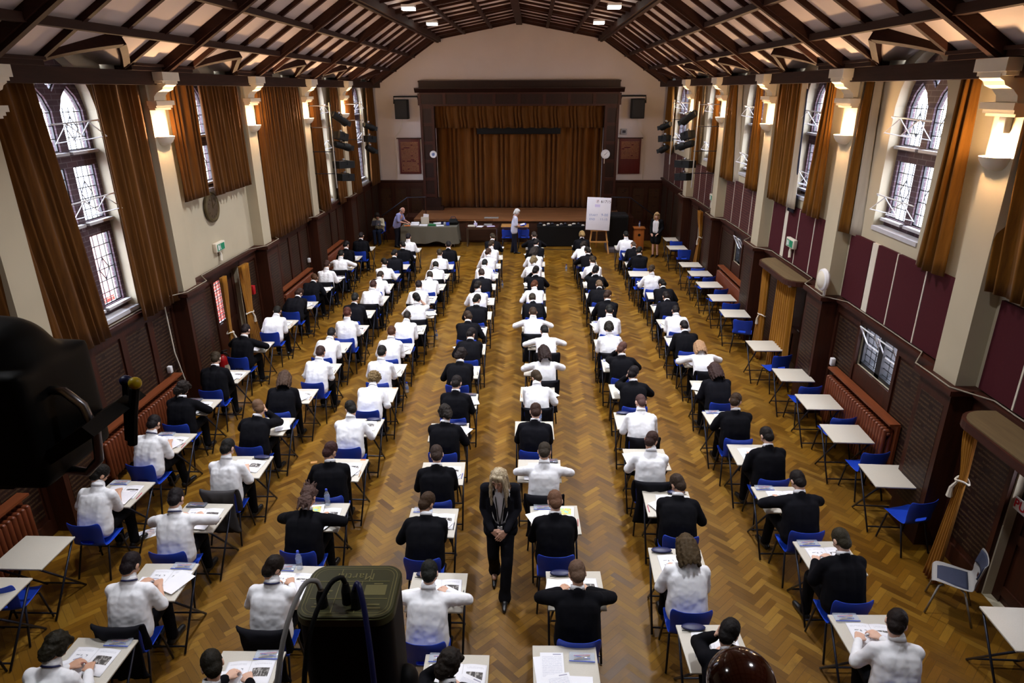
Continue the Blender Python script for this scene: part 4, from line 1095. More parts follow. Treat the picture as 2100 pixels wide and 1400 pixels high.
# ------------------------------------------------------------------ stage wall fittings
for s, nm in ((-1, 'thermostat-free side'), (1, 'thermostat side')):
    sd = 'by the clock without a tag' if s < 0 else 'above the grey thermostat'
    root = thing('loudspeaker', 'black loudspeaker hung on bracket beside the proscenium, %s' % sd, 'loudspeaker', (s * 4.57, YE - .25, 4.82))
    m = MB(); m.bx(-.25, .25, -.2, .2, -.36, .36); o = m.build('cabinet', MAT['black'], root); bevel(o, .015)
    m = MB(); m.bx(-.22, .22, -.212, -.20, -.32, .32); m.build('grille', MAT['blackgloss'], root)
    m = MB(); m.tube([(-s * .66, .2, .2), (-s * .62, .0, .46), (s * .30, 0, .46), (s * .30, 0, .2)], .03, 8); m.build('bracket', MAT['black'], root)
    for j, e in enumerate((-.02, .03)):
        q = MB(); q.tube([(e, -.05, -.36), (s * (.15 + e), .22, -.8), (s * (.37 + e), .235, -1.05), (s * (.39 + e), .235, -2.0), (s * (.41 + e), .235, -2.75)], .008, 5); q.build('cable', MAT['strip'], root)
    root = thing('honours_board', 'dark red lettered honours board, %s' % ('under speaker on the gilt clock side' if s < 0 else 'under the thermostat, lower part blank'), 'honours board', (s * 4.40, YE - .003, 3.02))
    m = MB(); m.bx(-.43, .43, -.05, 0, -.68, .68); o = m.build('board', MAT['mahoganyred'], root); bevel(o, .008)
    m = MB(); m.bx(-.35, .35, -.054, -.05, -.60 if s < 0 else -.1, .56); me = m.mesh('gilt_names', MAT['names_small']); link('gilt_names', me, root)
    m = MB(); m.bx(-.49, .49, -.10, 0, .68, .72); m.build('cornice', MAT['mahogany_h'], root)
    root = thing('wall_clock', 'round white clock on proscenium post, %s' % ('blue dial' if s < 0 else 'with hanging tag'), 'clock', (s * 3.42, YE - .22, 3.12))
    r = .13 if s < 0 else .165
    m = MB(); m.lathe([(.001, .0), (r, .0), (r + .012, .015), (r, .04), (r - .02, .035)], n=32); me = m.mesh('case', MAT['white_metal'], angle=40); me.transform(Matrix.Rotation(PI / 2, 4, 'X')); link('case', me, root)
    m = MB(); m.lathe([(.001, .036), (r - .02, .036)], n=32); me = m.mesh('dial', MAT['clockface']); me.transform(Matrix.Rotation(PI / 2, 4, 'X')); link('dial', me, root)
    if s < 0:
        m = MB(); m.lathe([(.001, .037), (r * .5, .037)], n=24); me = m.mesh('blue_centre', MAT['inkblue']); me.transform(Matrix.Rotation(PI / 2, 4, 'X')); link('blue_centre', me, root)
    for i in range(12):
        a = i * PI / 6; q = MB(); q.box(((r - .04) * math.sin(a), -.038, (r - .04) * math.cos(a)), (.008, .002, .02), Matrix.Rotation(a, 3, 'Y')); q.build('hour_mark', MAT['ink'], root)
    for a, l, w in ((.75, r * .62, .012), (2.5 + 1.0 if s < 0 else -2.2, r * .42, .014)):
        q = MB(); q.box((l / 2 * math.sin(a), -.04, l / 2 * math.cos(a)), (w, .003, l), Matrix.Rotation(a, 3, 'Y')); q.build('hand', MAT['ink'], root)
    if s > 0:
        q = MB(); q.bx(-.05, -.02, -.02, -.01, -.36, -.17); q.build('hanging_tag', MAT['strip'], root)
root = thing('thermostat', 'grey thermostat box on white wall above the honours board', 'thermostat', (4.12, YE, 3.96))
m = MB(); m.bx(-.12, .12, -.07, 0, -.11, .11); o = m.build('box_body', MAT['grey_plastic'], root); bevel(o, .015)
m = MB(); m.bx(-.06, .07, -.075, -.07, -.05, .05); m.build('display_panel', MAT['ink'], root)

# stage curtains
m = MB(); rnd = random.Random(4); wv = [rnd.uniform(.6, 1.5) for _ in range(60)]; cum = [0]
for w in wv: cum.append(cum[-1] + w)
def stagefold(u, n, seed):
    x = u * n; i = int(x) % 60; return math.sin(2 * PI * (x + .35 * math.sin(x * 1.7 + seed))) * (.6 + .4 * wv[i])
def fn(u, v): return (-3.5 + 7 * u, 27.86 - .07 * stagefold(u, 26, 1), 4.6 + (.93 - 4.6) * v)
m.grid(fn, 300, 8); o = m.build('stage_curtain', MAT['velvet_stage'], smooth=True); so = o.modifiers.new('t', 'SOLIDIFY'); so.thickness = .015; applied(o)
tag(o, 'wide closed gold stage curtain behind the stage apron', 'curtain')
m = MB()
def fn(u, v):
    sw = .06 * math.sin(u * 40) * v
    return (-3.36 + 6.72 * u, 27.5 - (.03 + .03 * v) * stagefold(u + .004 * math.sin(v * 5), 34, 3), 4.97 + (4.10 - 4.97) * v + .015 * math.sin(u * 90) * v)
m.grid(fn, 320, 8); o = m.build('stage_valance', MAT['velvet'], smooth=True); so = o.modifiers.new('t', 'SOLIDIFY'); so.thickness = .015; applied(o)
tag(o, 'gathered gold valance across the top of the stage opening', 'valance')
m = MB(); m.bx(-1.7, 1.65, 27.6, 27.72, 3.86, 4.2); small('lighting_batten', m, MAT['black'], 'black lighting batten hanging below the gold valance', 'lighting batten', bev=.02)
SEATS = {
 'C0': [(-4.69, 6.73, 6.76, 'W', 'd', ''), (-4.76, 8.06, 8.06, 'W', 'd', 't'), (-4.87, 9.07, 9.22, 'B', 'm', 'p'), (-4.91, 10.23, 10.44, 'B', 'b', ''), (-5.07, 11.91, 11.9, 'B', 'd', ''), (-4.96, 13.42, 13.28, 'W', 'd', ''), (-4.96, 14.92, 14.65, 'J', 'b', ''), (-5.02, 16.3, 15.95, 'B', 'r', ''), (-4.91, 16.95, 17.0, 'W', 'b', 'j'), (-4.86, 18.23, 18.25, 'W', 'd', 'j'), (-5.05, 19.22, 19.39, 'B', 'd', ''), (-4.87, 20.54, 20.69, 'B', 'd', '')],
 'C1': [(-3.43, 4.12, 4.13, 'L', 'm', ''), (-3.35, 5.06, 5.18, 'W', 'd', 'tj'), (-3.47, 6.21, 6.29, 'W', 'd', 't'), (-3.41, 7.4, 7.43, 'W', 'd', 'g'), (-3.51, 8.65, 8.59, 'B', 'l', ''), (-3.46, 9.69, 9.66, 'B', 'M', ''), (-3.23, 10.85, 10.79, 'W', 'b', ''), (-3.42, 12.19, 11.91, 'W', 'd', ''), (-3.26, 12.83, 12.96, 'W', 'r', ''), (-3.43, 13.98, 14.01, 'J', 'd', ''), (-3.26, 15.2, 15.15, 'W', 'b', 'j'), (-3.42, 16.47, 16.26, 'W', 'b', ''), (-3.47, 17.29, 17.31, 'W', 'd', 'j'), (-3.4, 18.37, 18.36, 'J', 'd', ''), (-3.3, 19.18, 19.41, 'B', 'd', ''), (-3.34, 20.48, 20.53, 'W', 'd', 'j')],
 'C2': [(-1.99, 3.87, 4.02, 'B', 'd', ''), (-1.97, 5.09, 5.18, 'L', 'd', 'j'), (-2.02, 6.34, 6.34, 'B', 'S', ''), (-2.03, 7.33, 7.39, 'B', 'b', ''), (-2.11, 8.65, 8.59, 'L', 'd', ''), (-2.04, 10.02, 9.75, 'W', 'c', ''), (-2.12, 10.73, 10.8, 'W', 'd', ''), (-2.22, 11.91, 11.87, 'W', 'r', ''), (-2.14, 13.17, 12.99, 'W', 'k', ''), (-1.99, 13.93, 14.04, 'W', 'd', 'j'), (-2.17, 15.18, 15.15, 'W', 'd', 'j'), (-2.11, 16.45, 16.27, 'W', 'b', ''), (-2.06, 17.53, 17.32, 'W', 'd', 'j'), (-2.09, 18.27, 18.37, 'W', 'b', 'j'), (-1.93, 19.01, 19.42, 'B', 'd', '')],
 'C3': [(-0.13, 4.05, 4.03, 'B', 'm', ''), (-0.43, 5.1, 5.11, 'L', 'd', ''), (-0.61, 6.29, 6.26, 'B', 'b', ''), (-0.6, 7.3, 7.33, 'B', 'b', ''), (-0.7, 8.48, 8.47, 'B', 'm', ''), (-0.63, 9.45, 9.52, 'B', 'd', ''), (-0.72, 10.78, 10.73, 'B', 'm', ''), (-0.65, 11.97, 11.86, 'B', 'd', ''), (-0.79, 13.0, 12.91, 'B', 'b', ''), (-0.68, 13.74, 13.96, 'J', 'd', ''), (-0.72, 14.91, 15.03, 'W', 'd', ''), (-0.73, 16.37, 16.3, 'J', 'b', ''), (-0.78, 17.55, 17.42, 'W', 'd', ''), (-0.73, 18.41, 18.47, 'W', 'b', ''), (-0.7, 19.48, 19.54, 'W', 'b', ''), (-0.76, 20.81, 20.75, 'B', 'b', '')],
 'C4': [(0.99, 5.06, 5.17, 'B', 'l', 'w'), (0.82, 6.3, 6.35, 'B', 'l', ''), (0.73, 7.34, 7.43, 'L', 'b', 'wj'), (0.62, 8.48, 8.56, 'J', 'b', ''), (0.65, 9.92, 9.82, 'W', 'b', 'j'), (0.81, 10.84, 10.87, 'W', 'G', 'wj'), (0.89, 12.37, 12.15, 'L', 'd', 'wj'), (0.58, 13.29, 13.2, 'W', 'b', 'j'), (0.59, 14.5, 14.35, 'B', 'b', ''), (0.64, 15.61, 15.42, 'W', 'r', ''), (0.64, 16.35, 16.47, 'B', 'd', ''), (0.54, 17.41, 17.52, 'W', 'y', 'j'), (0.6, 18.73, 18.73, 'L', 'G', ''), (0.68, 19.83, 19.81, 'B', 'd', ''), (0.62, 20.68, 20.86, 'B', 'b', '')],
 'C5': [(2.22, 4.42, 4.45, 'B', 'd', 'p'), (2.12, 5.56, 5.57, 'W', 'M', ''), (2.3, 6.75, 6.71, 'B', 'b', ''), (2.13, 7.72, 7.76, 'W', 'b', 'j'), (2.18, 8.94, 8.9, 'W', 's', 'j'), (2.21, 9.97, 9.97, 'B', 'd', ''), (2.16, 11.08, 11.08, 'B', 's', ''), (2.07, 12.19, 12.18, 'W', 'm', 'j'), (2.17, 13.32, 13.29, 'W', 'd', ''), (2.24, 14.34, 14.36, 'B', 'b', ''), (2.17, 15.64, 15.48, 'B', 'l', ''), (2.15, 16.37, 16.53, 'B', 'd', ''), (2.18, 17.43, 17.58, 'L', 'b', ''), (2.18, 18.88, 18.82, 'B', 'd', ''), (2.1, 20.06, 19.91, 'W', 'm', ''), (2.11, 20.85, 20.96, 'B', 'y', '')],
 'C6': [(3.65, 4.5, 4.62, 'L', 'd', ''), (3.72, 5.68, 5.74, 'B', 'b', ''), (3.77, 6.79, 6.84, 'J', 'd', ''), (3.71, 7.89, 7.92, 'B', 'd', ''), (3.59, 8.86, 8.97, 'B', 'b', ''), (3.61, 10.18, 10.15, 'J', 'M', ''), (3.69, 11.5, 11.34, 'W', 'Y', 'j'), (3.6, 12.48, 12.39, 'B', 'd', ''), (3.62, 13.79, 13.48, 'W', 'd', ''), (3.7, 14.75, 14.53, 'J', 'd', ''), (3.77, 16.02, 15.58, 'B', 'd', ''), (3.63, 16.54, 16.63, 'W', 'b', ''), (3.49, 17.04, 17.68, 'E', '-', ''), (3.6, 18.59, 18.73, 'B', 'd', ''), (3.67, 20.22, 19.91, 'B', 's', ''), (3.5, 20.64, 20.96, 'W', 'd', '')],
}
# ------------------------------------------------------------------ people
def RX(d): return Matrix.Rotation(math.radians(d), 4, 'X')
def RY(d): return Matrix.Rotation(math.radians(d), 4, 'Y')
def RZ(d): return Matrix.Rotation(math.radians(d), 4, 'Z')

def elbow(S, W, a, b, pole):
    d = W - S; L = d.length
    if L > a + b - .005:
        W = S + d * ((a + b - .005) / L); d = W - S; L = d.length
    u = d / L; x = (a * a - b * b + L * L) / (2 * L); h = math.sqrt(max(0, a * a - x * x))
    p = V(pole); p = p - u * p.dot(u); p.normalize()
    return S + u * x + p * h, W

def head_shapes(m, c, R, k=1.0):
    """skull, jaw, nose, ears; c = head centre, R = head rotation (4x4)"""
    R3 = R.to_3x3(); P = lambda x, y, z: V(c) + R3 @ V((x * k, y * k, z * k))
    m.ell(P(0, -.008, .02), (.074 * k, .092 * k, .098 * k), R3)
    m.ell(P(0, .032, -.04), (.058 * k, .056 * k, .078 * k), R3)
    m.ell(P(0, .06, -.095), (.028 * k, .028 * k, .022 * k), R3)
    m.cap(P(0, .088, .005), P(0, .108, -.028), .009 * k, .0145 * k, 8)
    m.ell(P(0, .086, -.066), (.022 * k, .012 * k, .010 * k), R3, 10, 8)
    m.cap(P(-.04, .076, .022), P(.04, .076, .022), .012 * k, n=8)
    for s in (-1, 1):
        m.ell(P(s * .077, -.008, -.012), (.011 * k, .026 * k, .034 * k), R3, 10, 8)
        m.ell(P(s * .031, .079, .003), (.0125 * k, .0105 * k, .009 * k), R3, 10, 8)
        m.ell(P(s * .045, .052, -.03), (.026 * k, .03 * k, .026 * k), R3, 10, 8)

def face_paint(me, c, R, k=1.0):
    """eyes, brows and lips: other materials on the same continuous skin"""
    inv = (Matrix.Translation(V(c)) @ R).inverted()
    for p in me.polygons:
        q = inv @ p.center; q = q / k
        if q.y < .06: continue
        x = abs(q.x)
        if (x - .031) ** 2 / .011 ** 2 + (q.z - .003) ** 2 / .0062 ** 2 < 1: p.material_index = 1 if (x - .031) ** 2 + (q.z - .003) ** 2 < .0058 ** 2 else 2
        elif (x - .031) ** 2 / .018 ** 2 + (q.z - .024) ** 2 / .0045 ** 2 < 1: p.material_index = 1
        elif q.x ** 2 / .024 ** 2 + (q.z + .066) ** 2 / .009 ** 2 < 1: p.material_index = 3

def hand_shapes(m, W, f, side, curl=1.0, k=1.0, n=None):
    """palm, four fingers of different lengths and a thumb; f = pointing direction, n = back of the hand"""
    f = V(f).normalized(); n = V(n if n is not None else (0, 0, 1)); n = (n - f * n.dot(f)).normalized(); lat = f.cross(n) * side   # lat: towards the little finger
    for i, (o, L) in enumerate(((-.034, .92), (-.0115, 1.05), (.0115, .98), (.033, .78))):
        K = W + f * .085 * k + lat * o * k
        m.cap(W + lat * o * .45 * k, K, .016 * k, .0125 * k, 8, 2)
        a = [18, 62, 96] if curl > .7 else [8, 30, 46]
        p = K
        for j, (seg, r) in enumerate(((.040, .0088), (.026, .0082), (.020, .0076))):
            ang = math.radians(a[j] * curl); d = f * math.cos(ang) - n * math.sin(ang)
            q = p + d * seg * L * k; m.cap(p, q, r * k, (r - .0006) * k, 8, 2); p = q
    t0 = W + f * .028 * k - lat * .030 * k; t1 = t0 + (f * .75 - lat * .62 - n * .25).normalized() * .036 * k; t2 = t1 + (f * .95 - lat * .1 - n * .35).normalized() * .034 * k
    m.cap(W + f * .01 * k - lat * .012 * k, t0, .017 * k, .0135 * k, 8, 2); m.cap(t0, t1, .0125 * k, .011 * k, 8, 2); m.cap(t1, t2, .0105 * k, .0088 * k, 8, 2)

POSES = {}
def pose(lean, style):
    key = (lean, style)
    if key in POSES: return POSES[key]
    J = {}
    P = V((0, -.03, .575)); L1, L2 = .22, .27; a1, a2 = math.radians(lean * .55), math.radians(lean * 1.45)
    M = P + V((0, math.sin(a1), math.cos(a1))) * L1; N = M + V((0, math.sin(a2), math.cos(a2))) * L2
    hp, hy, hr = (46, 6, 0)
    if style == 'prop': hp, hy, hr = 30, -18, 16
    if style == 'wide': hp, hy, hr = 50, 0, -4
    if style == 'turn': hp, hy, hr = 40, -24, 6
    an = math.radians(lean * 1.1 + hp * .36); H = N + V((0, math.sin(an), math.cos(an))) * .175
    R = RZ(hy) @ RX(-(lean * .45 + hp)) @ RY(hr)
    sd = V((0, math.sin(a2), math.cos(a2)))
    J['P'], J['M'], J['N'], J['H'], J['R'], J['C'] = P, M, N, H, R, N - sd * .14
    for s, k in ((1, 'r'), (-1, 'l')):
        S = N - sd * .075 + V((s * .168, .018, 0))
        if style == 'wide': W = V((s * .15, .40, .80)); pole = (s * 1, -.25, -.05)
        elif style == 'prop' and s < 0: W = H + R.to_3x3() @ V((-.085, .075, -.10)); pole = (-.6, .3, -1)
        elif style == 'turn': W = V((.04 if s > 0 else -.18, .40 if s > 0 else .36, .80)); pole = (s * .9, -.8, -.3)
        else: W = V((.085 if s > 0 else -.13, .36 if s > 0 else .34, .80)); pole = (s * .9, -.9, -.3)
        for q in range(9):
            pl = V(pole).lerp(V((s, -.45, .12)) if style in ('wide', 'prop') else V((s * .62, -1, -.42)), q / 8); E, W2 = elbow(S, W, .285 if style in ('wide', 'prop') else .245, .25, pl)
            if W2.z < .80: W2.z = .80
            if (E.z > .782 and style in ('wide', 'prop')) or E.y < .12: break
        W = W2
        J['S' + k], J['E' + k], J['W' + k] = S, E, W
        f = (W - E); f.z = 0; f = (f.normalized() + V((-s * .35, .5, 0))).normalized()
        if style == 'prop' and s < 0: f = (H + R.to_3x3() @ V((-.06, .03, .04)) - W).normalized(); J['n' + k] = V((-1, .4, 0))
        J['f' + k] = f
    J['style'] = style
    POSES[key] = J
    return J

MESH = {}
def cached(key, fn):
    if key not in MESH: MESH[key] = fn()
    return MESH[key]
SKINS = None
def skin_mats():
    global SKINS
    if SKINS is None: SKINS = [MAT['skin'], plain('iris', lin(46, 34, 28), .3), plain('eye_white', lin(222, 214, 206), .3), plain('lips', lin(150, 84, 78), .5)]
    return SKINS

def body_mesh(J, name):
    m = MB(); P, M, N, C, H = (J[k] for k in 'PMNCH'); R3 = J['R'].to_3x3()
    for s in (-1, 1):
        m.cap(P + V((s * .06, 0, 0)), M + V((s * .06, 0, 0)), .09, n=10); m.cap(M + V((s * .06, 0, 0)), C + V((s * .07, 0, 0)), .09, n=10)
    m.cap(J['Sl'], J['Sr'], .04, n=10); m.cap(C, N - V((0, 0, .03)), .07, .05)
    m.cap(N - V((0, -.008, .03)), H + R3 @ V((0, -.02, -.06)), .050, .052, 12)
    head_shapes(m, H, J['R'])
    for s, k in ((1, 'r'), (-1, 'l')):
        m.cap(J['S' + k], J['E' + k], .045, .040, 10); m.cap(J['E' + k], J['W' + k], .041, .027, 10)
        hand_shapes(m, J['W' + k], J['f' + k], s, .35 if (J['style'] == 'prop' and s < 0) else .9, 1.0, J.get('n' + k))
        m.cap(P + V((s * .07, 0, -.03)), V((s * .10, .40, .52)), .06, .045, 10)
    me = blob(m, name, skin_mats(), .0085, 3); face_paint(me, H, J['R']); return me

def shirt_mesh(J, name, long, seed):
    m = MB(); P, M, N, C = (J[k] for k in 'PMNC')
    for s in (-1, 1):
        m.cap(P + V((s * .08, -.005, .02)), M + V((s * .078, 0, 0)), .132, .120); m.cap(M + V((s * .078, 0, 0)), C + V((s * .088, 0, 0)), .120, .112)
        m.cap(C + V((s * .088, 0, 0)), N + V((s * .10, -.005, -.06)), .108, .07)
    m.cap(P + V((0, -.008, .02)), M, .134, .124); m.cap(M, C, .124, .118); m.cap(C, N - V((0, .012, .05)), .116, .078)
    m.cap(J['Sl'] + V((.03, 0, .0)), J['Sr'] - V((.03, 0, .0)), .066)
    m.cap(J['Sl'] + V((.07, -.012, -.02)), J['Sr'] + V((-.07, -.012, -.02)), .080)
    m.cap(N - V((0, 0, .03)), N + (J['H'] - N) * .34, .082, .072)
    for s, k in ((1, 'r'), (-1, 'l')):
        S, E, W = J['S' + k], J['E' + k], J['W' + k]
        if long: m.cap(S, E, .070, .056); m.cap(E, E + (W - E) * .96, .056, .041)
        else: m.cap(S, S + (E - S) * .93, .070, .062); m.cap(S + (E - S) * .80, S + (E - S) * .96, .064, .066)
    return blob(m, name, MAT['shirting'], .0125, 7, .007, 11, seed)

def blazer_mesh(J, name, seed):
    m = MB(); P, M, N, C = (J[k] for k in 'PMNC')
    for s in (-1, 1):
        m.cap(P + V((s * .10, -.012, .025)), M + V((s * .085, -.01, 0)), .130, .128); m.cap(M + V((s * .085, -.01, 0)), C + V((s * .095, -.01, 0)), .128, .124)
        m.cap(C + V((s * .095, -.01, 0)), N + V((s * .11, -.01, -.055)), .116, .078)
    m.cap(P + V((0, -.015, .025)), M + V((0, -.012, 0)), .132, .132); m.cap(M + V((0, -.012, 0)), C + V((0, -.012, 0)), .132, .128); m.cap(C + V((0, -.012, 0)), N - V((0, .022, .05)), .126, .084)
    m.cap(J['Sl'] + V((.05, -.018, -.03)), J['Sr'] + V((-.05, -.018, -.03)), .084)
    m.cap(J['Sl'] - V((.012, 0, -.008)), J['Sr'] + V((.012, 0, .008)), .070)
    m.cap(N - V((0, .01, .04)), N + (J['H'] - N) * .16 - V((0, .012, 0)), .082, .072)
    for s, k in ((1, 'r'), (-1, 'l')):
        S, E, W = J['S' + k], J['E' + k], J['W' + k]
        m.cap(S + V((s * .008, 0, 0)), E, .076, .064); m.cap(E, E + (W - E) * .97, .062, .047)
    return blob(m, name, MAT['suit'], .0125, 6, .005, 9, seed)

def collar_mesh(J, name, r, w, up, mat):
    """band round the neck"""
    N, H = J['N'], J['H']; ax = (H - N).normalized(); c = N + ax * up + V((0, -.006, 0)); u = V((1, 0, 0)); v = ax.cross(u).normalized(); m = MB(); n = 22; b = 0
    for i in range(n):
        a = 2 * PI * i / n; d = u * math.cos(a) + v * math.sin(a)
        for rr, hh in ((r, -w), (r + .012, -w), (r + .004, w), (r - .006, w)): m.v.append(tuple(c + d * rr + ax * hh))
    for i in range(n):
        for e in range(4):
            a, b2 = i * 4 + e, i * 4 + (e + 1) % 4; j = ((i + 1) % n) * 4
            m.f.append((a, b2, j + (e + 1) % 4, j + e))
    return m.mesh(name, mat, True)

def trousers_mesh(style, name):
    m = MB()
    K = {0: ((.10, .42, .55), (.10, .40, .10)), 1: ((.105, .42, .55), (.06, .38, .11)), 2: ((.115, .42, .55), (.11, .50, .10))}
    m.cap((-.075, -.025, .585), (.075, -.025, .585), .120)
    for s in (-1, 1):
        k, a = K[style if not (style == 1 and s > 0) else 0]; k = V((k[0] * s, k[1], k[2])); a = V((a[0] * s, a[1], a[2]))
        m.cap((s * .085, -.02, .56), k, .088, .068); m.cap(k, a, .068, .056); m.cap(a + V((0, 0, .05)), a, .056, .062)
    return blob(m, name, MAT['suit'], .014, 3, .004, 10, style)
def shoe_mesh():
    m = MB(); m.cap((0, -.05, .045), (0, .04, .05), .042, .042); m.cap((0, .02, .04), (0, .17, .032), .042, .034); m.cap((0, -.03, .06), (0, -.02, .11), .042, .04)
    me = blob(m, 'shoe', MAT['leather'], .009, 2)
    for v in me.vertices: v.co.z = max(v.co.z, .003)
    return me
ANK = {0: ((.10, .40), (.10, .40)), 1: ((.10, .40), (.06, .38)), 2: ((.11, .50), (.11, .50))}

def hair_mesh(style):
    m = MB(); wob, ws, vx = .004, 42, .009
    if style == 'short':
        m.ell((0, -.010, .030), (.083, .099, .097)); m.ell((0, -.046, -.035), (.069, .056, .074))
        for s in (-1, 1): m.ell((s * .066, -.004, .012), (.017, .050, .055))
    elif style == 'shaved':
        m.ell((0, -.010, .026), (.0785, .0955, .097)); m.ell((0, -.056, -.04), (.060, .046, .070)); wob = .001
    elif style == 'mop':
        m.ell((0, -.014, .03), (.092, .104, .103)); m.ell((0, -.064, -.045), (.074, .054, .085)); m.cap((-.05, .05, .07), (.05, .05, .07), .038)
        for s in (-1, 1): m.ell((s * .075, .0, -.01), (.022, .05, .06))
        wob, ws = .012, 26
    elif style == 'curly':
        m.ell((0, -.014, .032), (.104, .115, .112)); m.ell((0, -.07, -.03), (.085, .055, .075)); m.cap((-.05, .06, .08), (.05, .06, .08), .042); wob, ws = .020, 48
    elif style == 'spiky':
        m.ell((0, -.014, .035), (.088, .104, .104)); m.ell((0, -.07, -.06), (.066, .05, .10)); m.cap((-.05, .055, .09), (.05, .055, .09), .034)
        for i in range(9): a = i * 2.4; m.cap((.04 * math.cos(a), -.02 + .05 * math.sin(a), .10), (.075 * math.cos(a), -.03 + .08 * math.sin(a), .165), .022, .006, 8)
        for x in (-.05, 0, .05): m.cap((x, -.08, -.06), (x * 1.3, -.085, -.19), .034, .012, 8)
        wob, ws = .010, 50
    elif style in ('long', 'verylong'):
        m.ell((0, -.014, .03), (.091, .104, .102)); m.cap((-.05, .052, .085), (.05, .052, .085), .034)
        e = -.20 if style == 'long' else -.27
        for i in range(9):
            a = math.radians(150 + 240 * i / 8 - 90 + 30); x, y = .075 * math.cos(a + 0), -.02 + .075 * math.sin(a)
        for x, y in ((-.08, .01), (-.078, -.035), (-.055, -.075), (-.02, -.09), (.02, -.09), (.055, -.075), (.078, -.035), (.08, .01)):
            m.cap((x * .9, y, .03), (x * 1.05, y * 1.08, e * .5), .036, .038, 9); m.cap((x * 1.05, y * 1.08, e * .5), (x * 1.15, y * 1.1 - .01, e), .037, .016, 9)
        wob, ws = .009, 30
    me = blob(m, 'hair', MAT['hair'], vx, 2, wob, ws, len(style))
    return me
HC = {'d': ('short', (.008, .006, .005)), 'b': ('short', (.032, .018, .010)), 'l': ('short', (.115, .068, .034)), 'r': ('short', (.060, .019, .008)), 's': ('shaved', (.075, .045, .030)),
      'k': ('shaved', (.014, .010, .008)), 'm': ('mop', (.012, .008, .006)), 'c': ('curly', (.13, .078, .036)), 'M': ('long', (.048, .028, .016)), 'G': ('long', (.016, .010, .007)),
      'S': ('spiky', (.062, .043, .030)), 'y': ('mop', (.20, .135, .065)), 'Y': ('long', (.34, .25, .13))}
HN = {'d': 'dark', 'b': 'brown', 'l': 'light brown', 'r': 'auburn', 's': 'cropped', 'k': 'black cropped', 'm': 'tousled dark', 'c': 'curly fair', 'M': 'long brown', 'G': 'long dark', 'S': 'spiky long brown', 'y': 'fair', 'Y': 'long fair'}
COLN = {'C0': 'first column', 'C1': 'second column', 'C2': 'third column', 'C3': 'fourth column', 'C4': 'fifth column', 'C5': 'sixth column', 'C6': 'seventh column', 'C7': 'empty column'}
ON = ['first', 'second', 'third', 'fourth', 'fifth', 'sixth', 'seventh', 'eighth', 'ninth', 'tenth', 'eleventh', 'twelfth', 'thirteenth', 'fourteenth', 'fifteenth', 'sixteenth', 'seventeenth']
def place_words(col, j, n):
    a = 'first from balcony' if j == 0 else ('%s from balcony' % ON[j] if j < 5 else '%s from stage' % ON[n - 1 - j])
    return a + ' in ' + COLN[col] + ' from clock'
def place_words7(j, n):
    a = '%s from balcony' % ON[j] if j < 6 else '%s from stage' % ON[n - 1 - j]
    return a + ' in empty column by maroon boards'

def seated(loc, rz, lean, style, mir, top, hairk, legs, label, rnd, tie=False, skin=None):
    """one person seated at a desk; all meshes are shared between people in the same pose"""
    J = pose(lean, style); sfx = '_m' if mir else ''
    def get(kind, fn):
        base = cached((kind, lean, style), fn)
        return cached((kind, lean, style, 'm'), lambda: mirrored(base, base.name)) if mir else base
    root = thing('person', label, 'person', loc, rz, 'pupils sitting an exam')
    sk = skin or rnd.choice([(.62, .36, .25), (.68, .42, .31), (.58, .33, .22), (.70, .44, .33)])
    b = link('body', get('body', lambda: body_mesh(J, 'pupil_body')), root); b.color = (*sk, 1)
    hs, hc = HC[hairk]
    H = V(J['H']); R = J['R'].copy(); hm = cached(('hair', hs), lambda: hair_mesh(hs))
    if mir: D = Matrix.Diagonal((-1, 1, 1, 1)); R = D @ R @ D; H.x = -H.x
    h = link('hair', hm, root, H, R.to_euler()); h.color = (*[c * rnd.uniform(.75, 1.25) for c in hc], 1)
    if top in 'WL':
        t = link('shirt', get('shirt' + top, lambda: shirt_mesh(J, 'white_shirt', top == 'L', len(MESH))), root); v = rnd.uniform(.80, .88); t.color = (v, v, v * 1.04, 1)
        c = link('collar', get('collar', lambda: collar_mesh(J, 'shirt_collar', .060, .020, .055, MAT['cloth'])), t); c.color = (.86, .86, .9, 1)
        if tie: q = link('tie', get('tie', lambda: collar_mesh(J, 'neck_tie', .066, .007, .040, MAT['navy'])), root)
    else:
        t = link('blazer' if top == 'B' else 'jumper', get('blazer', lambda: blazer_mesh(J, 'dark_blazer', len(MESH))), root)
        t.color = (.0042, .0042, .0062, 1) if top == 'B' else (.006, .006, .009, 1)
        c = link('shirt_collar', get('collar', lambda: collar_mesh(J, 'shirt_collar', .060, .020, .055, MAT['cloth'])), root); c.color = (.82, .82, .86, 1)
    tr = link('trousers', cached(('tr', legs), lambda: trousers_mesh(legs, 'dark_trousers')), root); tr.color = (.005, .005, .0065, 1)
    for s, (x, y) in zip((1, -1), ANK[legs]): link('shoe', cached('shoe', shoe_mesh), root, (s * x, y + .01, 0), (0, 0, -s * .12))
    return root
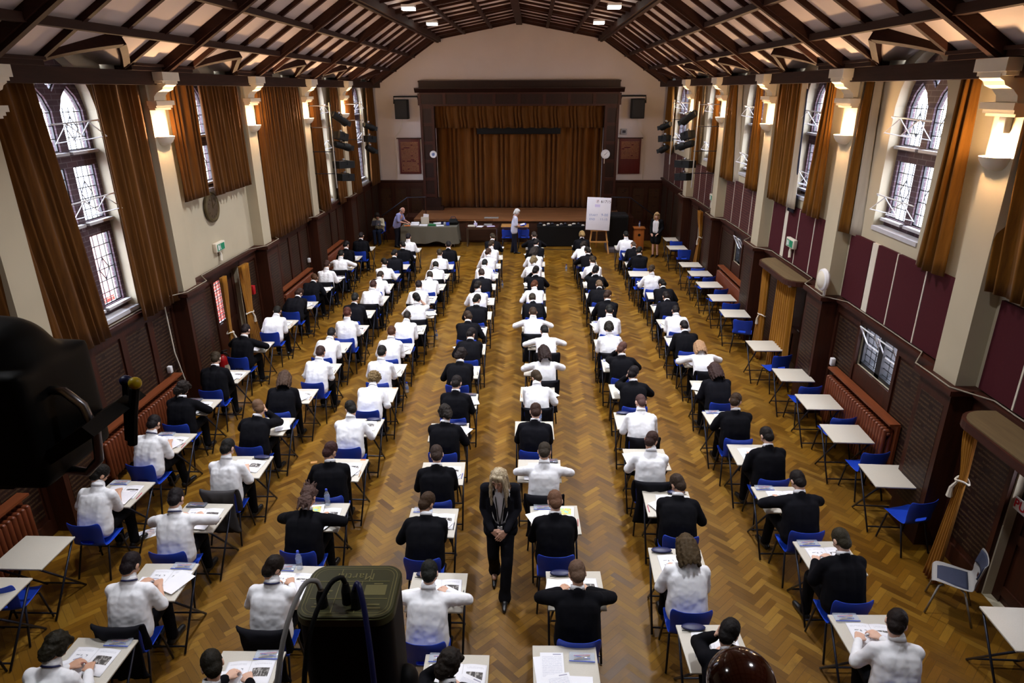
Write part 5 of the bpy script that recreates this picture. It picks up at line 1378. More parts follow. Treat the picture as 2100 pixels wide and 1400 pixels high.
# ------------------------------------------------------------------ chairs and desks
def chair_shell(name, mat, pad=None):
    prof = [(.215, .405), (.205, .432), (.16, .447), (.06, .440), (-.06, .432), (-.14, .432), (-.178, .452), (-.193, .50), (-.201, .545), (-.209, .60), (-.219, .67), (-.229, .74), (-.236, .785), (-.242, .797)]
    wid = [.165, .185, .20, .205, .205, .20, .195, .190, .190, .195, .205, .210, .200, .185]
    m = MB(); nu = 14; n = len(prof)
    def fn(i, j):
        u = -1 + 2 * i / nu; y, z = prof[j]; w = wid[j]; k = min(1, max(0, (j - 5) / 3)); q = abs(u) ** 3
        return (u * w, y + k * .045 * q + (1 - k) * 0, z + (1 - k) * .018 * q - k * (.012 * (1 - u * u) if j > 10 else 0))
    for j in range(n):
        for i in range(nu + 1): m.v.append(fn(i, j))
    for j in range(n - 1):
        for i in range(nu):
            if j in (7,) and 4 <= i < nu - 4: continue          # hand hole
            a = j * (nu + 1) + i; m.f.append((a, a + 1, a + nu + 2, a + nu + 1))
    o = m.build(name, mat, None); s = o.modifiers.new('t', 'SOLIDIFY'); s.thickness = .007; s.offset = 0
    b = o.modifiers.new('s', 'SUBSURF'); b.levels = 1; applied(o); me = o.data; me.shade_smooth(); bpy.data.objects.remove(o); return me
def make_chair():
    root = thing('chair', 'blue chair', 'chair', group='blue plastic exam chairs')
    link('seat_shell', chair_shell('blue_seat_shell', MAT['blue']), root)
    for s in (-1, 1):
        m = MB(); m.tube([(s * .15, .10, .415), (s * .172, .14, .40), (s * .195, .205, .01)], .0115, 8); m.build('leg', MAT['darksteel'], root, smooth=True)
        m = MB(); m.tube([(s * .15, -.06, .412), (s * .172, -.10, .395), (s * .20, -.235, .01)], .0115, 8); m.build('leg', MAT['darksteel'], root, smooth=True)
    m = MB(); m.tube([(-.15, .10, .416), (.15, .10, .416)], .011); m.tube([(-.15, -.06, .412), (.15, -.06, .412)], .011); m.tube([(-.15, .10, .415), (-.15, -.06, .412)], .011); m.tube([(.15, .10, .415), (.15, -.06, .412)], .011)
    m.build('seat_frame', MAT['darksteel'], root)
    return root
def make_desk():
    root = thing('desk', 'grey desk', 'desk', group='folding exam desks')
    m = MB(); m.bx(-.29, .29, -.28, .28, .70, .72); o = m.build('desk_top', MAT['desk'], root); bevel(o, .004)
    m = MB(); m.bx(-.27, .27, -.25, .25, .682, .699); m.build('underframe', MAT['darksteel'], root)
    for s in (-1, 1):
        m = MB(); m.tube([(s * .265, .25, .69), (s * .265, -.27, .012)], .012, 8); m.build('leg', MAT['darksteel'], root, smooth=True)
        m = MB(); m.tube([(s * .235, -.25, .69), (s * .235, .30, .012)], .012, 8); m.build('leg', MAT['darksteel'], root, smooth=True)
    m = MB(); m.tube([(-.265, -.225, .07), (.265, -.225, .07)], .010); m.build('foot_rail', MAT['darksteel'], root)
    m = MB(); m.tube([(-.235, .255, .07), (.235, .255, .07)], .010); m.build('foot_rail', MAT['darksteel'], root)
    return root
chair0, desk0 = make_chair(), make_desk()
used = {'c': False, 'd': False}
def put_chair(x, y, rz, label):
    if used['c']: return dup(chair0, (x, y, 0), rz, label)
    used['c'] = True; chair0.location = (x, y, 0); chair0.rotation_euler = (0, 0, rz); chair0['label'] = label; return chair0
def put_desk(x, y, rz, label):
    if used['d']: return dup(desk0, (x, y, 0), rz, label)
    used['d'] = True; desk0.location = (x, y, 0); desk0.rotation_euler = (0, 0, rz); desk0['label'] = label; return desk0

# paper things ---------------------------------------------------------------
def booklet_mesh():
    m = MB(); w, h = .21, .295
    def fn(u, v):
        x = (u - .5) * 2 * w; t = abs(u - .5) * 2
        return (x, (v - .5) * h, .003 + .011 * math.sin(min(1, t * 1.05) * PI) ** 1.2 * (1 - .55 * t))
    m.grid(fn, 20, 4); o = m.build('booklet', MAT['p_book']); s = o.modifiers.new('t', 'SOLIDIFY'); s.thickness = .004; s.offset = 1; applied(o)
    me = o.data; me.shade_smooth(); bpy.data.objects.remove(o); return me
def sheet_mesh(mat, w=.21, h=.297):
    m = MB(); m.bx(-w / 2, w / 2, -h / 2, h / 2, 0, .0016); return m.mesh('sheet', mat)
CARD = sheet_mesh(MAT['orange'], .07, .03); BOOK = booklet_mesh(); ANS = sheet_mesh(MAT['p_ans']); MAPS = sheet_mesh(MAT['p_map']); COLS = sheet_mesh(MAT['p_col'], .22, .22); PLAIN = sheet_mesh(MAT['paper'])
def lay(name, me, x, y, z, rz, label, cat, group):
    return tag(link(name, me, None, (x, y, z), (0, 0, rz)), label, cat, group)
def pen_mesh(mat):
    m = MB(); m.tube([(-.07, 0, .005), (.06, 0, .005), (.075, 0, .005)], [.0045, .0045, .001], 8); return m.mesh('pen', mat, True)
PENS = [pen_mesh(MAT[k]) for k in ('ink', 'bluep', 'red', 'lightwood', 'pink')]
def pencil_case(kind):
    root = thing('pencil_case', 'x', 'pencil case', group='pencil cases on desks')
    m = MB(); m.ell((0, 0, .018), (.115, .05, .018)) if kind == 'dark' else m.bx(-.115, .115, -.05, .05, .001, .022)
    o = m.build('pouch', MAT['clear'] if kind == 'clear' else (MAT['smoke'] if kind == 'smoke' else MAT['navy']), root, smooth=(kind == 'dark'))
    if kind != 'dark':
        bevel(o, .008)
        for i, (mt, a, b) in enumerate((('ink', -.02, .15), ('bluep', .0, -.2), ('pink', .02, .1), ('lightwood', -.005, .35))):
            q = MB(); d = V((math.cos(b), math.sin(b), 0)); p = V((0, a, .010 + .001 * i)); q.tube([p - d * .075, p + d * .075], .004, 6); q.build('pencil', MAT[mt], root)
    m = MB(); m.bx(-.116, .116, -.054, -.048, .012, .018); m.build('zip', MAT['bluep' if kind == 'clear' else 'black'], root)
    return root
CASES = {k: pencil_case(k) for k in ('clear', 'smoke', 'dark')}; case_used = set()
def put_case(k, x, y, z, rz, label):
    r = CASES[k]
    if k in case_used: return dup(r, (x, y, z), rz, label)
    case_used.add(k); r.location = (x, y, z); r.rotation_euler = (0, 0, rz); r['label'] = label; return r
def bottle(x, y, z, label):
    root = thing('water_bottle', label, 'bottle', (x, y, z), 0, 'plastic water bottles')
    def body():
        m = MB(); m.lathe([(.001, 0), (.029, 0), (.032, .01), (.032, .06), (.029, .07), (.032, .08), (.032, .14), (.024, .175), (.013, .19), (.013, .205), (.001, .205)], n=18); return m.mesh('bottle_body', MAT['clear'], True)
    def capm(): m = MB(); m.lathe([(.001, .203), (.015, .203), (.015, .222), (.012, .228), (.001, .228)], n=14); return m.mesh('bottle_cap', MAT['bluep'])
    def lab(): m = MB(); m.lathe([(.0326, .085), (.0326, .135)], n=18); return m.mesh('bottle_label', MAT['inkblue'])
    link('bottle_body', cached('bb', body), root); link('bottle_cap', cached('bc', capm), root); link('bottle_label', cached('bl', lab), root)
def jacket_mesh(seed):
    """dark jacket hung over a chair back"""
    prof = [(-.14, .47), (-.155, .52), (-.172, .62), (-.188, .75), (-.203, .812), (-.236, .832), (-.266, .815), (-.262, .72), (-.254, .60), (-.248, .46), (-.244, .30), (-.24, .22)]
    m = MB(); nu = 16
    def fn(u, v):
        f = v * (len(prof) - 1); i = min(int(f), len(prof) - 2); t = f - i; y = prof[i][0] * (1 - t) + prof[i + 1][0] * t; z = prof[i][1] * (1 - t) + prof[i + 1][1] * t
        x = (u - .5) * 2; q = abs(x) ** 3; w = .225 + .03 * math.sin(v * PI * 2)
        n = noise.noise(V((x * 3 + seed, v * 6, seed))) * .02
        return (x * w + n, y - .006 + (.045 * q if z > .5 else .03 * q) + (n if f > 6 else -n * .3), z + (.02 * noise.noise(V((x * 4, seed, 2))) if v > .95 else 0))
    m.grid(fn, nu, 30); o = m.build('jacket', MAT['suit']); s = o.modifiers.new('t', 'SOLIDIFY'); s.thickness = .016; s.offset = 0; applied(o)
    me = o.data; me.shade_smooth(); bpy.data.objects.remove(o); return me

# the seated pupils ----------------------------------------------------------
DZ = .7205
LEANS = [14, 19, 24, 30, 36]
def headoff(lean, style): return pose(lean, style)['H'].y
TOPN = {'W': 'in short-sleeved white shirt', 'L': 'in long-sleeved white shirt', 'B': 'in black blazer', 'J': 'in dark jumper with white collar'}
for col, rows in SEATS.items():
    n = len(rows); rnd = random.Random(hash(col) % 1 + ord(col[1]) * 13)
    xs = sorted(r[0] for r in rows); xm = xs[len(xs) // 2]
    for j, (hx, hy, ys, top, hk, fl) in enumerate(rows):
        w = place_words(col, j, n)
        yd = ys + .26; ry = yd - .50
        xd = xm * .5 + hx * .5 + (.05 if col in ('C1', 'C2', 'C3') else (-.03 if col == 'C6' else 0)) + rnd.uniform(-.03, .03)
        if j < 2: xd = hx + (.04 if col in ('C1', 'C2', 'C3') else (.10 if col == 'C6' else .03))
        put_desk(xd, yd, rnd.uniform(-.04, .04), 'pale grey exam desk, ' + w)
        rz = rnd.uniform(-.10, .10)
        cx = hx * .6 + xd * .4 + rnd.uniform(-.02, .02)
        if top == 'E':
            put_chair(cx, ry - .05, rnd.uniform(-.1, .1), 'empty blue plastic chair, ' + w); continue
        put_chair(cx, ry - .025, rz * .5, 'blue plastic chair, ' + w)
        style = 'prop' if 'p' in fl else 'wide' if 'w' in fl else rnd.choice(['write', 'write', 'write', 'wide', 'turn', 'write', 'write', 'turn', 'prop'] if top != 'E' else ['write'])
        need = hy - ry
        lean = min(LEANS, key=lambda L: abs(headoff(L, style) - need))
        if j < 3: lean = min(lean, 30)
        mir = rnd.random() < .3
        if style == 'prop' and 'p' in fl: mir = False
        act = {'write': 'writing', 'wide': 'elbows out', 'prop': 'head on hand', 'turn': 'head turned'}[style]
        hv = hx - cx
        lb = 'person %s, %s' % ({'W': 'in white short-sleeved shirt', 'L': 'in white long-sleeved shirt', 'B': 'in black blazer', 'J': 'in dark jumper'}[top], w)
        if len(lb.split()) + 2 <= 16: lb = lb.replace('person in', 'person %s in' % act)
        if len(lb.split()) + 2 <= 17 and hk in 'cMGSyYrsk' : lb = lb.replace('person ', 'person with %s hair ' % HN[hk]) if len(lb.split()) + len(HN[hk].split()) + 2 <= 16 else lb
        seated((cx, ry, 0), rz, lean, style, mir, top, hk, rnd.choice([0, 0, 1, 2]), lb, rnd, tie=('t' in fl or rnd.random() < .15), skin=(.10, .055, .035) if hk == 'k' else None)
        if 'j' in fl or 'g' in fl:
            o = link('jacket', cached(('jk', j % 3), lambda: jacket_mesh(j % 3 + 1)), None, (cx, ry - .025, 0), (0, 0, rz * .5)); o.color = (.008, .008, .011, 1) if 'j' in fl else (.055, .052, .055, 1)
            tag(o, ('black' if 'j' in fl else 'grey checked') + ' jacket over chair back, ' + w, 'jacket', 'jackets hung on chairs')
        # papers
        side = 1 if not mir else -1
        r0 = rnd.uniform(-.18, .18)
        bx = xd + rnd.uniform(-.03, .05); by = yd + .012 + rnd.uniform(-.01, .01); r0 *= .5
        if rnd.random() < .8 or j < 4:
            lay('exam_booklet', BOOK, bx + (.02 if j < 5 else 0), by, DZ, r0, 'open printed booklet with picture on desk, ' + w, 'booklet', 'open exam booklets')
        else:
            lay('loose_sheet', MAPS, bx - .12, by, DZ, r0, 'printed map sheet on desk, ' + w, 'paper', 'map sheets on desks')
        if j < 7 or rnd.random() < .6:
            lay('answer_sheet', ANS, xd + side * .10, yd - .11, DZ + .018, rnd.uniform(-.3, .3) - side * .25, 'lined answer paper under the hands, ' + w, 'paper', 'answer papers on desks')
        if rnd.random() < .32:
            lay('question_sheet', PLAIN, xd - side * .20, yd - .03, DZ + .021, rnd.uniform(-.6, .6), 'plain white sheet at the desk edge, ' + w, 'paper', 'plain sheets on desks')
        if (rnd.random() < .55 or j < 3) and (col, j) not in (('C4', 3), ('C2', 5)):
            put_case(rnd.choice(['clear', 'smoke', 'dark', 'clear']), xd - side * .14, yd + .230, DZ, rnd.uniform(-.05, .05), 'pencil case on desk, ' + w)
        if col == 'C2' and j in (3, 5): lay('orange_card', CARD, xd + .22, yd + .255, DZ, .05, 'small orange card on far desk edge, ' + w, 'card', 'orange cards')
        if (col, j) == ('C2', 2): bottle(xd + .02, yd + .24, DZ, 'clear water bottle on desk beside the spiky long-haired person'); lay('map_sheet', COLS, xd - .10, yd + .09, DZ + .022, .15, 'coloured map sheet on desk beside spiky long-haired person', 'paper', None)
        if (col, j) == ('C4', 3): bottle(xd + .08, yd + .24, DZ, 'clear water bottle on desk of person in dark jumper, fifth column')
        if (col, j) == ('C2', 1): bottle(xd + .02, yd + .24, DZ, 'blue-capped water bottle at the far edge of desk, third column')
        if (col, j) == ('C4', 1): lay('map_sheet', COLS, xd + .12, yd + .12, DZ + .022, -.05, 'coloured map sheet on desk, second from balcony in fifth column', 'paper', None)
        if j < 9:
            kp = rnd.randrange(5); lay('pen', PENS[kp], xd + side * .268, yd + rnd.uniform(-.12, -.05), DZ, 1.57 + rnd.uniform(-.06, .06), ['black', 'blue', 'red', 'wooden', 'pink'][kp] + ' pen lying on desk, ' + w, 'pen', 'pens on desks')

# desk with no one in view, front of the fifth column
put_desk(.88, 4.42, .02, 'pale grey exam desk with papers and clear pencil case, bottom of fifth column from clock')
for dx, dy, rz, me, l in ((-.17, .0, .12, PLAIN, 'white sheet at the corner of the bottom desk, fifth column'), (-.12, .04, .02, ANS, 'answer paper overlapping on the bottom desk, fifth column'), (-.05, -.19, .2, ANS, 'answer paper at near edge of bottom desk, fifth column'), (.12, -.21, -.03, PLAIN, 'white sheet at near edge of bottom desk, fifth column')):
    lay('answer_sheet', me, .88 + dx, 4.42 + dy, DZ + .002 * (1 + (dx + 1) % 1 * 2), rz, l, 'paper', 'answer papers on desks')
put_case('clear', 1.03, 4.56, DZ, -.04, 'clear pencil case with calculator on bottom desk, fifth column')

# empty desks along the maroon boards
C7 = [(5.28, 5.02), (5.30, 7.68), (5.24, 8.83), (5.26, 9.90), (5.24, 10.99), (5.2, 12.44), (5.19, 14.48), (5.22, 15.70), (5.2, 16.87), (5.22, 18.0), (5.18, 19.0), (5.24, 21.24), (5.36, 22.52)]
rnd = random.Random(8)
for j, (x, y) in enumerate(C7):
    w = place_words7(j, len(C7)); put_desk(x, y, rnd.uniform(-.05, .05), 'empty grey exam desk, ' + w)
    put_chair(x + rnd.uniform(.02, .14), y - .44 - rnd.uniform(0, .06), rnd.choice([-.1, .1, .25]) if j < 6 else rnd.uniform(-.4, .4), 'empty blue plastic chair, ' + w)
for y, a in ((5.87, 'farther'), (5.18, 'nearer')):
    put_desk(-4.97, y, 0.0, 'empty grey desk under the floodlight, %s of two by dark radiator' % a)
put_chair(-4.95, 5.44 - .0, .1, 'empty blue chair between two empty desks by dark radiator')
put_chair(-4.95, 4.72, -.05, 'empty blue chair at the nearest empty desk by dark radiator')

# grey upholstered chair by the push bar door
root = thing('upholstered_chair', 'grey plastic chair with navy padded seat beside the push bar door', 'chair', (5.26, 6.05, 0), 1.05)
link('seat_shell', chair_shell('grey_seat_shell', MAT['grey_plastic']), root)
m = MB(); m.grid(lambda u, v: ((u - .5) * .33, -.12 + .29 * v, .449 + .012 * (1 - (2 * u - 1) ** 4) * (1 - (2 * v - 1) ** 4)), 10, 10); o = m.build('seat_pad', MAT['navy_pad'], root, smooth=True); so = o.modifiers.new('t', 'SOLIDIFY'); so.thickness = .006; applied(o)
m = MB(); m.grid(lambda u, v: ((u - .5) * .34, -.198 - .028 * v + .045 * abs(2 * u - 1) ** 3, .61 + .165 * v), 10, 6); o = m.build('back_pad', MAT['navy_pad'], root, smooth=True); so = o.modifiers.new('t', 'SOLIDIFY'); so.thickness = .012; so.offset = 1; applied(o)
for s in (-1, 1):
    m = MB(); m.tube([(s * .15, .10, .415), (s * .172, .14, .40), (s * .195, .205, .01)], .011, 8); m.build('leg', MAT['grey_plastic'], root, smooth=True)
    m = MB(); m.tube([(s * .15, -.06, .412), (s * .172, -.10, .395), (s * .20, -.235, .01)], .011, 8); m.build('leg', MAT['grey_plastic'], root, smooth=True)

# odds and ends on desks and floor
bottle(-.33, 18.9, 0, 'water bottle standing on floor in the aisle, far half')
bottle(-1.69, 14.55, 0, 'water bottle standing on floor between third and fourth columns')
bottle(-1.86, 11.6, 0, 'water bottle on floor beside the curly fair person')
bottle(1.66, 20.9, 0, 'water bottle on floor near the easel, sixth column')
lay('dropped_paper', MAPS, -4.55, 7.14, .002, -.95, 'printed sheet lying on the floor beside second column', 'paper', None)
lay('dropped_note', sheet_mesh(MAT['lightwood'], .10, .06), -2.88, 9.0, .002, .3, 'small yellow scrap on the floor beneath long-haired person', 'paper', None)
root = thing('pencil_tin', 'open red pencil box on floor beside the wide-elbowed person', 'box', (1.02, 5.98, 0))
m = MB(); m.bx(-.09, .09, -.07, .07, 0, .006); m.bx(-.09, -.085, -.07, .07, 0, .04); m.bx(.085, .09, -.07, .07, 0, .04); m.bx(-.09, .09, -.07, -.065, 0, .04); m.bx(-.09, .09, .065, .07, 0, .04); m.build('tin_tray', MAT['red'], root)
for i in range(3):
    q = MB(); q.tube([(-.06, -.03 + .03 * i, .013), (.06, -.02 + .025 * i, .013)], .004, 6); q.build('pencil', MAT[('lightwood', 'ink', 'strip')[i]], root)
# ------------------------------------------------------------------ standing people
def figure(label, loc, rz, J, k=1.0, vox=.0085, skin=(.62, .36, .25), hair=None, haircol=(.4, .4, .4), parts=()):
    """one continuous body from joints J plus clothing meshes in parts: (name, mesh, colour)"""
    root = thing('person', label, 'person', loc, rz); root.scale = (k, k, k)
    m = MB(); H, R = V(J['H']), J['R']; R3 = R.to_3x3(); P, N = V(J['P']), V(J['N'])
    m.cap(P, N - (N - P) * .15, .095, .085); m.cap(J['Sl'], J['Sr'], .05, n=10)
    for s in (-1, 1): m.cap(P + V((s * .06, 0, 0)), N + V((s * .06, 0, -.14)), .07, .075, 10)
    m.cap(N - V((0, 0, .05)), H + R3 @ V((0, -.02, -.06)), .054, .050)
    head_shapes(m, H, R)
    for s, q in ((1, 'r'), (-1, 'l')):
        m.cap(J['S' + q], J['E' + q], .044, .039, 10); m.cap(J['E' + q], J['W' + q], .039, .026, 10)
        hand_shapes(m, V(J['W' + q]), J['f' + q], s, J.get('curl', .9), .95, J.get('n' + q))
        m.cap(P + V((s * .075, 0, -.02)), J['K' + q], .078, .05, 12); m.cap(J['K' + q], J['A' + q], .052, .036, 12)
        a = V(J['A' + q]); f = V(J.get('t' + q, (0, 1, -.1))).normalized(); m.cap(a - V((0, 0, .04)), a + f * .10 - V((0, 0, .05)), .034, .028, 10)
    me = blob(m, 'standing_body', skin_mats(), vox, 3); face_paint(me, H, R)
    b = link('body', me, root); b.color = (*skin, 1)
    if hair:
        h = link('hair', hair, root, H, R.to_euler()); h.color = (*haircol, 1)
    made = {}
    for nm, mesh, col in parts:
        par = root
        if '>' in nm: pn, nm = nm.split('>'); par = made[pn]
        o = link(nm, mesh, par); made[nm] = o
        if col: o.color = (*col, 1)
    return root
def shoe_at(J, q, mat, heel=False):
    m = MB(); a = V(J['A' + q]); f = V(J.get('t' + q, (0, 1, 0))); f.z = 0; f.normalize(); g = V((a.x, a.y, 0))
    tz = J.get('z' + q, 0.0)
    m.cap(g - f * .05 + V((0, 0, .04 + tz)), g + f * .05 + V((0, 0, .045 + tz * .6)), .040, .040); m.cap(g + f * .02 + V((0, 0, .04 + tz * .6)), g + f * .17 + V((0, 0, .026)), .040, .024); m.cap(g - f * .03 + V((0, 0, .05 + tz)), g - f * .02 + V((0, 0, .09 + tz)), .04, .038)
    me = blob(m, 'shoe', mat, .008, 2)
    for v in me.vertices: v.co.z = max(v.co.z, .002)
    return me

# the walking invigilator in the aisle --------------------------------------
R = RZ(-16) @ RX(-30) @ RY(-6)
J = dict(P=(0, 0, .95), N=(0, .03, 1.42), H=(.01, .095, 1.575), R=R, Sr=V((.148, .02, 1.385)), Sl=V((-.148, .02, 1.385)),
         Er=V((.190, -.02, 1.11)), El=V((-.190, -.02, 1.11)), Wr=V((.088, .185, .955)), Wl=V((-.070, .215, .975)), fr=(-.80, .12, -.55), fl=(.62, .15, -.75), nr=(.15, .95, .1), nl=(-.1, .95, .15), curl=.42,
         Kr=V((.085, .05, .52)), Kl=V((-.075, .16, .52)), Ar=V((.085, -.17, .15)), Al=V((-.05, .22, .09)), zr=.05)
m = MB()
for s in (-1, 1):
    m.cap((s * .075, .0, 1.28), (s * .07, .0, 1.10), .108, .096); m.cap((s * .07, .0, 1.10), (s * .085, -.005, .84), .096, .116); m.cap((s * .08, .01, 1.30), (s * .12, .015, 1.375), .095, .06)
m.cap(J['Sl'] + V((-.012, 0, .012)), J['Sr'] + V((.012, 0, .012)), .066)
for s, q in ((1, 'r'), (-1, 'l')):
    S, E, W = J['S' + q], J['E' + q], J['W' + q]; m.cap(S + V((s * .010, 0, 0)), E, .064, .054); m.cap(E, E + (W - E) * .95, .054, .041)
jk = blob(m, 'suit_jacket', MAT['suit'], .011, 3, .004, 9, 3)
# open front: part the jacket along the middle so the blouse shows
bm = bmesh.new(); bm.from_mesh(jk)
dl = [f for f in bm.faces if f.calc_center_median().y > .05 and 1.0 < f.calc_center_median().z < 1.46 and abs(f.calc_center_median().x + .0) < .012 + .11 * max(0, (f.calc_center_median().z - 1.02) / .42)]
bmesh.ops.delete(bm, geom=dl, context='FACES'); bm.to_mesh(jk); bm.free()
m = MB()
for s in (-1, 1): m.cap((s * .045, .03, 1.32), (s * .04, .02, 1.0), .090, .082)
m.cap((0, .034, 1.33), (0, .026, 1.0), .092, .084); m.cap((-.07, .03, 1.365), (.07, .03, 1.365), .066)
bl = blob(m, 'blouse', MAT['cloth'], .011, 3, .003, 14, 4)
m = MB()
for s in (-1, 1):      # lapels
    m.add([(s * .03, .118, 1.02), (s * .055, .128, 1.05), (s * .125, .118, 1.30), (s * .09, .112, 1.38), (s * .058, .098, 1.42)], [(0, 1, 2, 3, 4)])
o = m.build('lapels', MAT['suit']); so = o.modifiers.new('t', 'SOLIDIFY'); so.thickness = .008; applied(o); lp = o.data; bpy.data.objects.remove(o)
m = MB(); m.add([(s * x, y, z) for s in (-1, 1) for x, y, z in ((.012, .112, 1.33), (.07, .088, 1.36), (.065, .06, 1.425), (.03, .086, 1.435))], [(0, 1, 2, 3), (4, 5, 6, 7)])
o = m.build('blouse_collar', MAT['cloth']); so = o.modifiers.new('t', 'SOLIDIFY'); so.thickness = .006; applied(o); bc = o.data; bpy.data.objects.remove(o)
m = MB(); m.tube([(.055, .06, 1.43), (.045, .118, 1.32), (.022, .134, 1.12), (.006, .142, 1.02)], .006, 6); m.tube([(-.055, .06, 1.43), (-.045, .118, 1.32), (-.022, .134, 1.12), (-.004, .142, 1.02)], .006, 6)
m.tube([(.0, .142, 1.025), (.0, .150, .985)], .009, 6); ly = m.mesh('lanyard', MAT['black'])
m = MB(); m.box((.0, .153, .955), (.055, .006, .07)); bd = m.mesh('badge', MAT['white_metal'])
m = MB(); m.cap((-.085, 0, .93), (.085, 0, .93), .118)
for s, q in ((1, 'r'), (-1, 'l')):
    K, A = J['K' + q], J['A' + q]; m.cap((s * .078, 0, .90), K, .092, .070); m.cap(K, A, .070, .064); m.cap(A + V((0, -.01, .04)), A + V((0, 0, -.03)), .070, .076)
tr = blob(m, 'suit_trousers', MAT['suit'], .012, 3, .003, 9, 2)
m = MB()
m.ell((0, -.012, .026), (.083, .098, .099)); m.cap((-.04, .05, .082), (.04, .05, .082), .028)
inv = R.to_3x3().inverted()
def loc2(p): return inv @ (V(p) - V(J['H']))
for x, y, x2, y2, z2, r in ((.066, .045, .090, .125, 1.25, .020), (.070, .02, .100, .085, 1.20, .022), (.068, -.03, .095, .0, 1.26, .028), (.04, -.065, .055, -.075, 1.28, .036), (0, -.075, .0, -.085, 1.26, .036), (-.04, -.065, -.055, -.075, 1.28, .036), (-.068, -.03, -.095, -.01, 1.27, .028), (-.070, .02, -.095, .07, 1.23, .022), (-.066, .045, -.074, .12, 1.22, .019)):
    q = loc2((x2, y2, z2)); a = V((x, y, .03)); b = (a + q) / 2 + V((x * .12, 0, 0)); m.cap(a, b, r + .004, r, 9); m.cap(b, q, r, .013, 9)
hr = blob(m, 'long_straight_hair', MAT['blond'], .008, 3, .0015, 34, 5)
figure('person in black trouser suit walking down the aisle, hands clasped, looking down', (.22, 6.25, 0), PI, J, 1.0, .006, (.66, .38, .27), hr, (.4, .3, .17),
       [('blouse', bl, (.78, .78, .84)), ('blouse>blouse_collar', bc, (.82, .82, .88)), ('jacket', jk, (.009, .009, .013)), ('jacket>lapels', lp, (.010, .010, .014)), ('trousers', tr, (.008, .008, .011)), ('lanyard', ly, None), ('lanyard>badge', bd, None),
        ('shoe', shoe_at(J, 'r', MAT['leather']), None), ('shoe', shoe_at(J, 'l', MAT['leather']), None)])

# staff near the stage --------------------------------------------------------
def plain_top(J, col_len, wob, mat, nm, long=False, hem=.86, w=.125):
    m = MB(); N = V(J['N']); P = V(J['P'])
    for s in (-1, 1):
        m.cap(P + V((s * .08, 0, hem - .95)), (P + N) / 2 + V((s * .08, 0, 0)), w, w - .008); m.cap((P + N) / 2 + V((s * .08, 0, 0)), N + V((s * .10, 0, -.08)), w - .008, .085)
    m.cap(J['Sl'], J['Sr'], .066)
    for s, q in ((1, 'r'), (-1, 'l')):
        S, E, W = J['S' + q], J['E' + q], J['W' + q]
        if long: m.cap(S, E, .068, .056); m.cap(E, E + (W - E) * .95, .056, .042)
        else: m.cap(S, S + (E - S) * .92, .068, .066)
    return blob(m, nm, mat, .013, 3, wob, 11, 2)
def plain_trousers(J, nm):
    m = MB(); P = V(J['P']); m.cap(P + V((-.07, 0, -.03)), P + V((.07, 0, -.03)), .110)
    for s, q in ((1, 'r'), (-1, 'l')): m.cap(P + V((s * .085, 0, -.04)), J['K' + q], .10, .075); m.cap(J['K' + q], J['A' + q], .075, .068)
    return blob(m, nm, MAT['suit'], .014, 3, .003, 9, 4)
bald = None
def bald_hair():
    m = MB()
    for i in range(9):
        a = math.radians(-200 + 220 * i / 8); m.ell((.072 * math.cos(a), -.012 + .085 * math.sin(a), -.012), (.018, .02, .04))
    return blob(m, 'hair_fringe', MAT['hair'], .008, 2, .003, 40, 3)
R = RX(-34)
J1 = dict(P=(0, 0, .95), N=(0, .19, 1.38), H=(0, .30, 1.49), R=R, Sr=V((.175, .16, 1.33)), Sl=V((-.175, .16, 1.33)), Er=V((.22, .22, 1.08)), El=V((-.22, .22, 1.08)), Wr=V((.12, .46, 1.02)), Wl=V((-.12, .44, 1.02)), fr=(-.2, 1, -.3), fl=(.2, 1, -.3),
          Kr=V((.09, .03, .52)), Kl=V((-.09, .02, .52)), Ar=V((.10, -.02, .09)), Al=V((-.10, 0, .09)))
figure('bald person in lavender shirt leaning over the papers on clothed table', (-4.50, 24.35, 0), -PI / 2 - .25, J1, .93, .010, (.62, .34, .26), bald_hair(), (.25, .22, .2),
       [('shirt', plain_top(J1, 0, .006, MAT['cloth'], 'lavender_shirt'), (.30, .32, .62)), ('trousers', plain_trousers(J1, 'navy_trousers'), (.012, .012, .018)), ('shoe', shoe_at(J1, 'r', MAT['leather']), None), ('shoe', shoe_at(J1, 'l', MAT['leather']), None)])
R = RX(-26)
J2 = dict(P=(0, 0, .95), N=(0, .05, 1.42), H=(0, .11, 1.57), R=R, Sr=V((.18, .04, 1.37)), Sl=V((-.18, .04, 1.37)), Er=V((.22, .05, 1.10)), El=V((-.22, .05, 1.10)), Wr=V((.08, .30, 1.06)), Wl=V((-.08, .30, 1.04)), fr=(-.2, 1, -.1), fl=(.2, 1, -.1),
          Kr=V((.09, .02, .52)), Kl=V((-.09, .0, .52)), Ar=V((.10, .06, .09)), Al=V((-.10, -.06, .09)))
figure('grey-haired person in pale shirt standing before the stage reading', (-.10, 23.42, 0), -PI / 2 + .1, J2, .94, .010, (.62, .36, .27), cached(('hair', 'mop'), lambda: hair_mesh('mop')), (.62, .62, .62),
       [('shirt', plain_top(J2, 0, .006, MAT['cloth'], 'pale_shirt'), (.55, .58, .74)), ('trousers', plain_trousers(J2, 'navy_trousers'), (.012, .013, .024)), ('shoe', shoe_at(J2, 'r', MAT['leather']), None), ('shoe', shoe_at(J2, 'l', MAT['leather']), None)])
R = RZ(20) @ RX(-12)
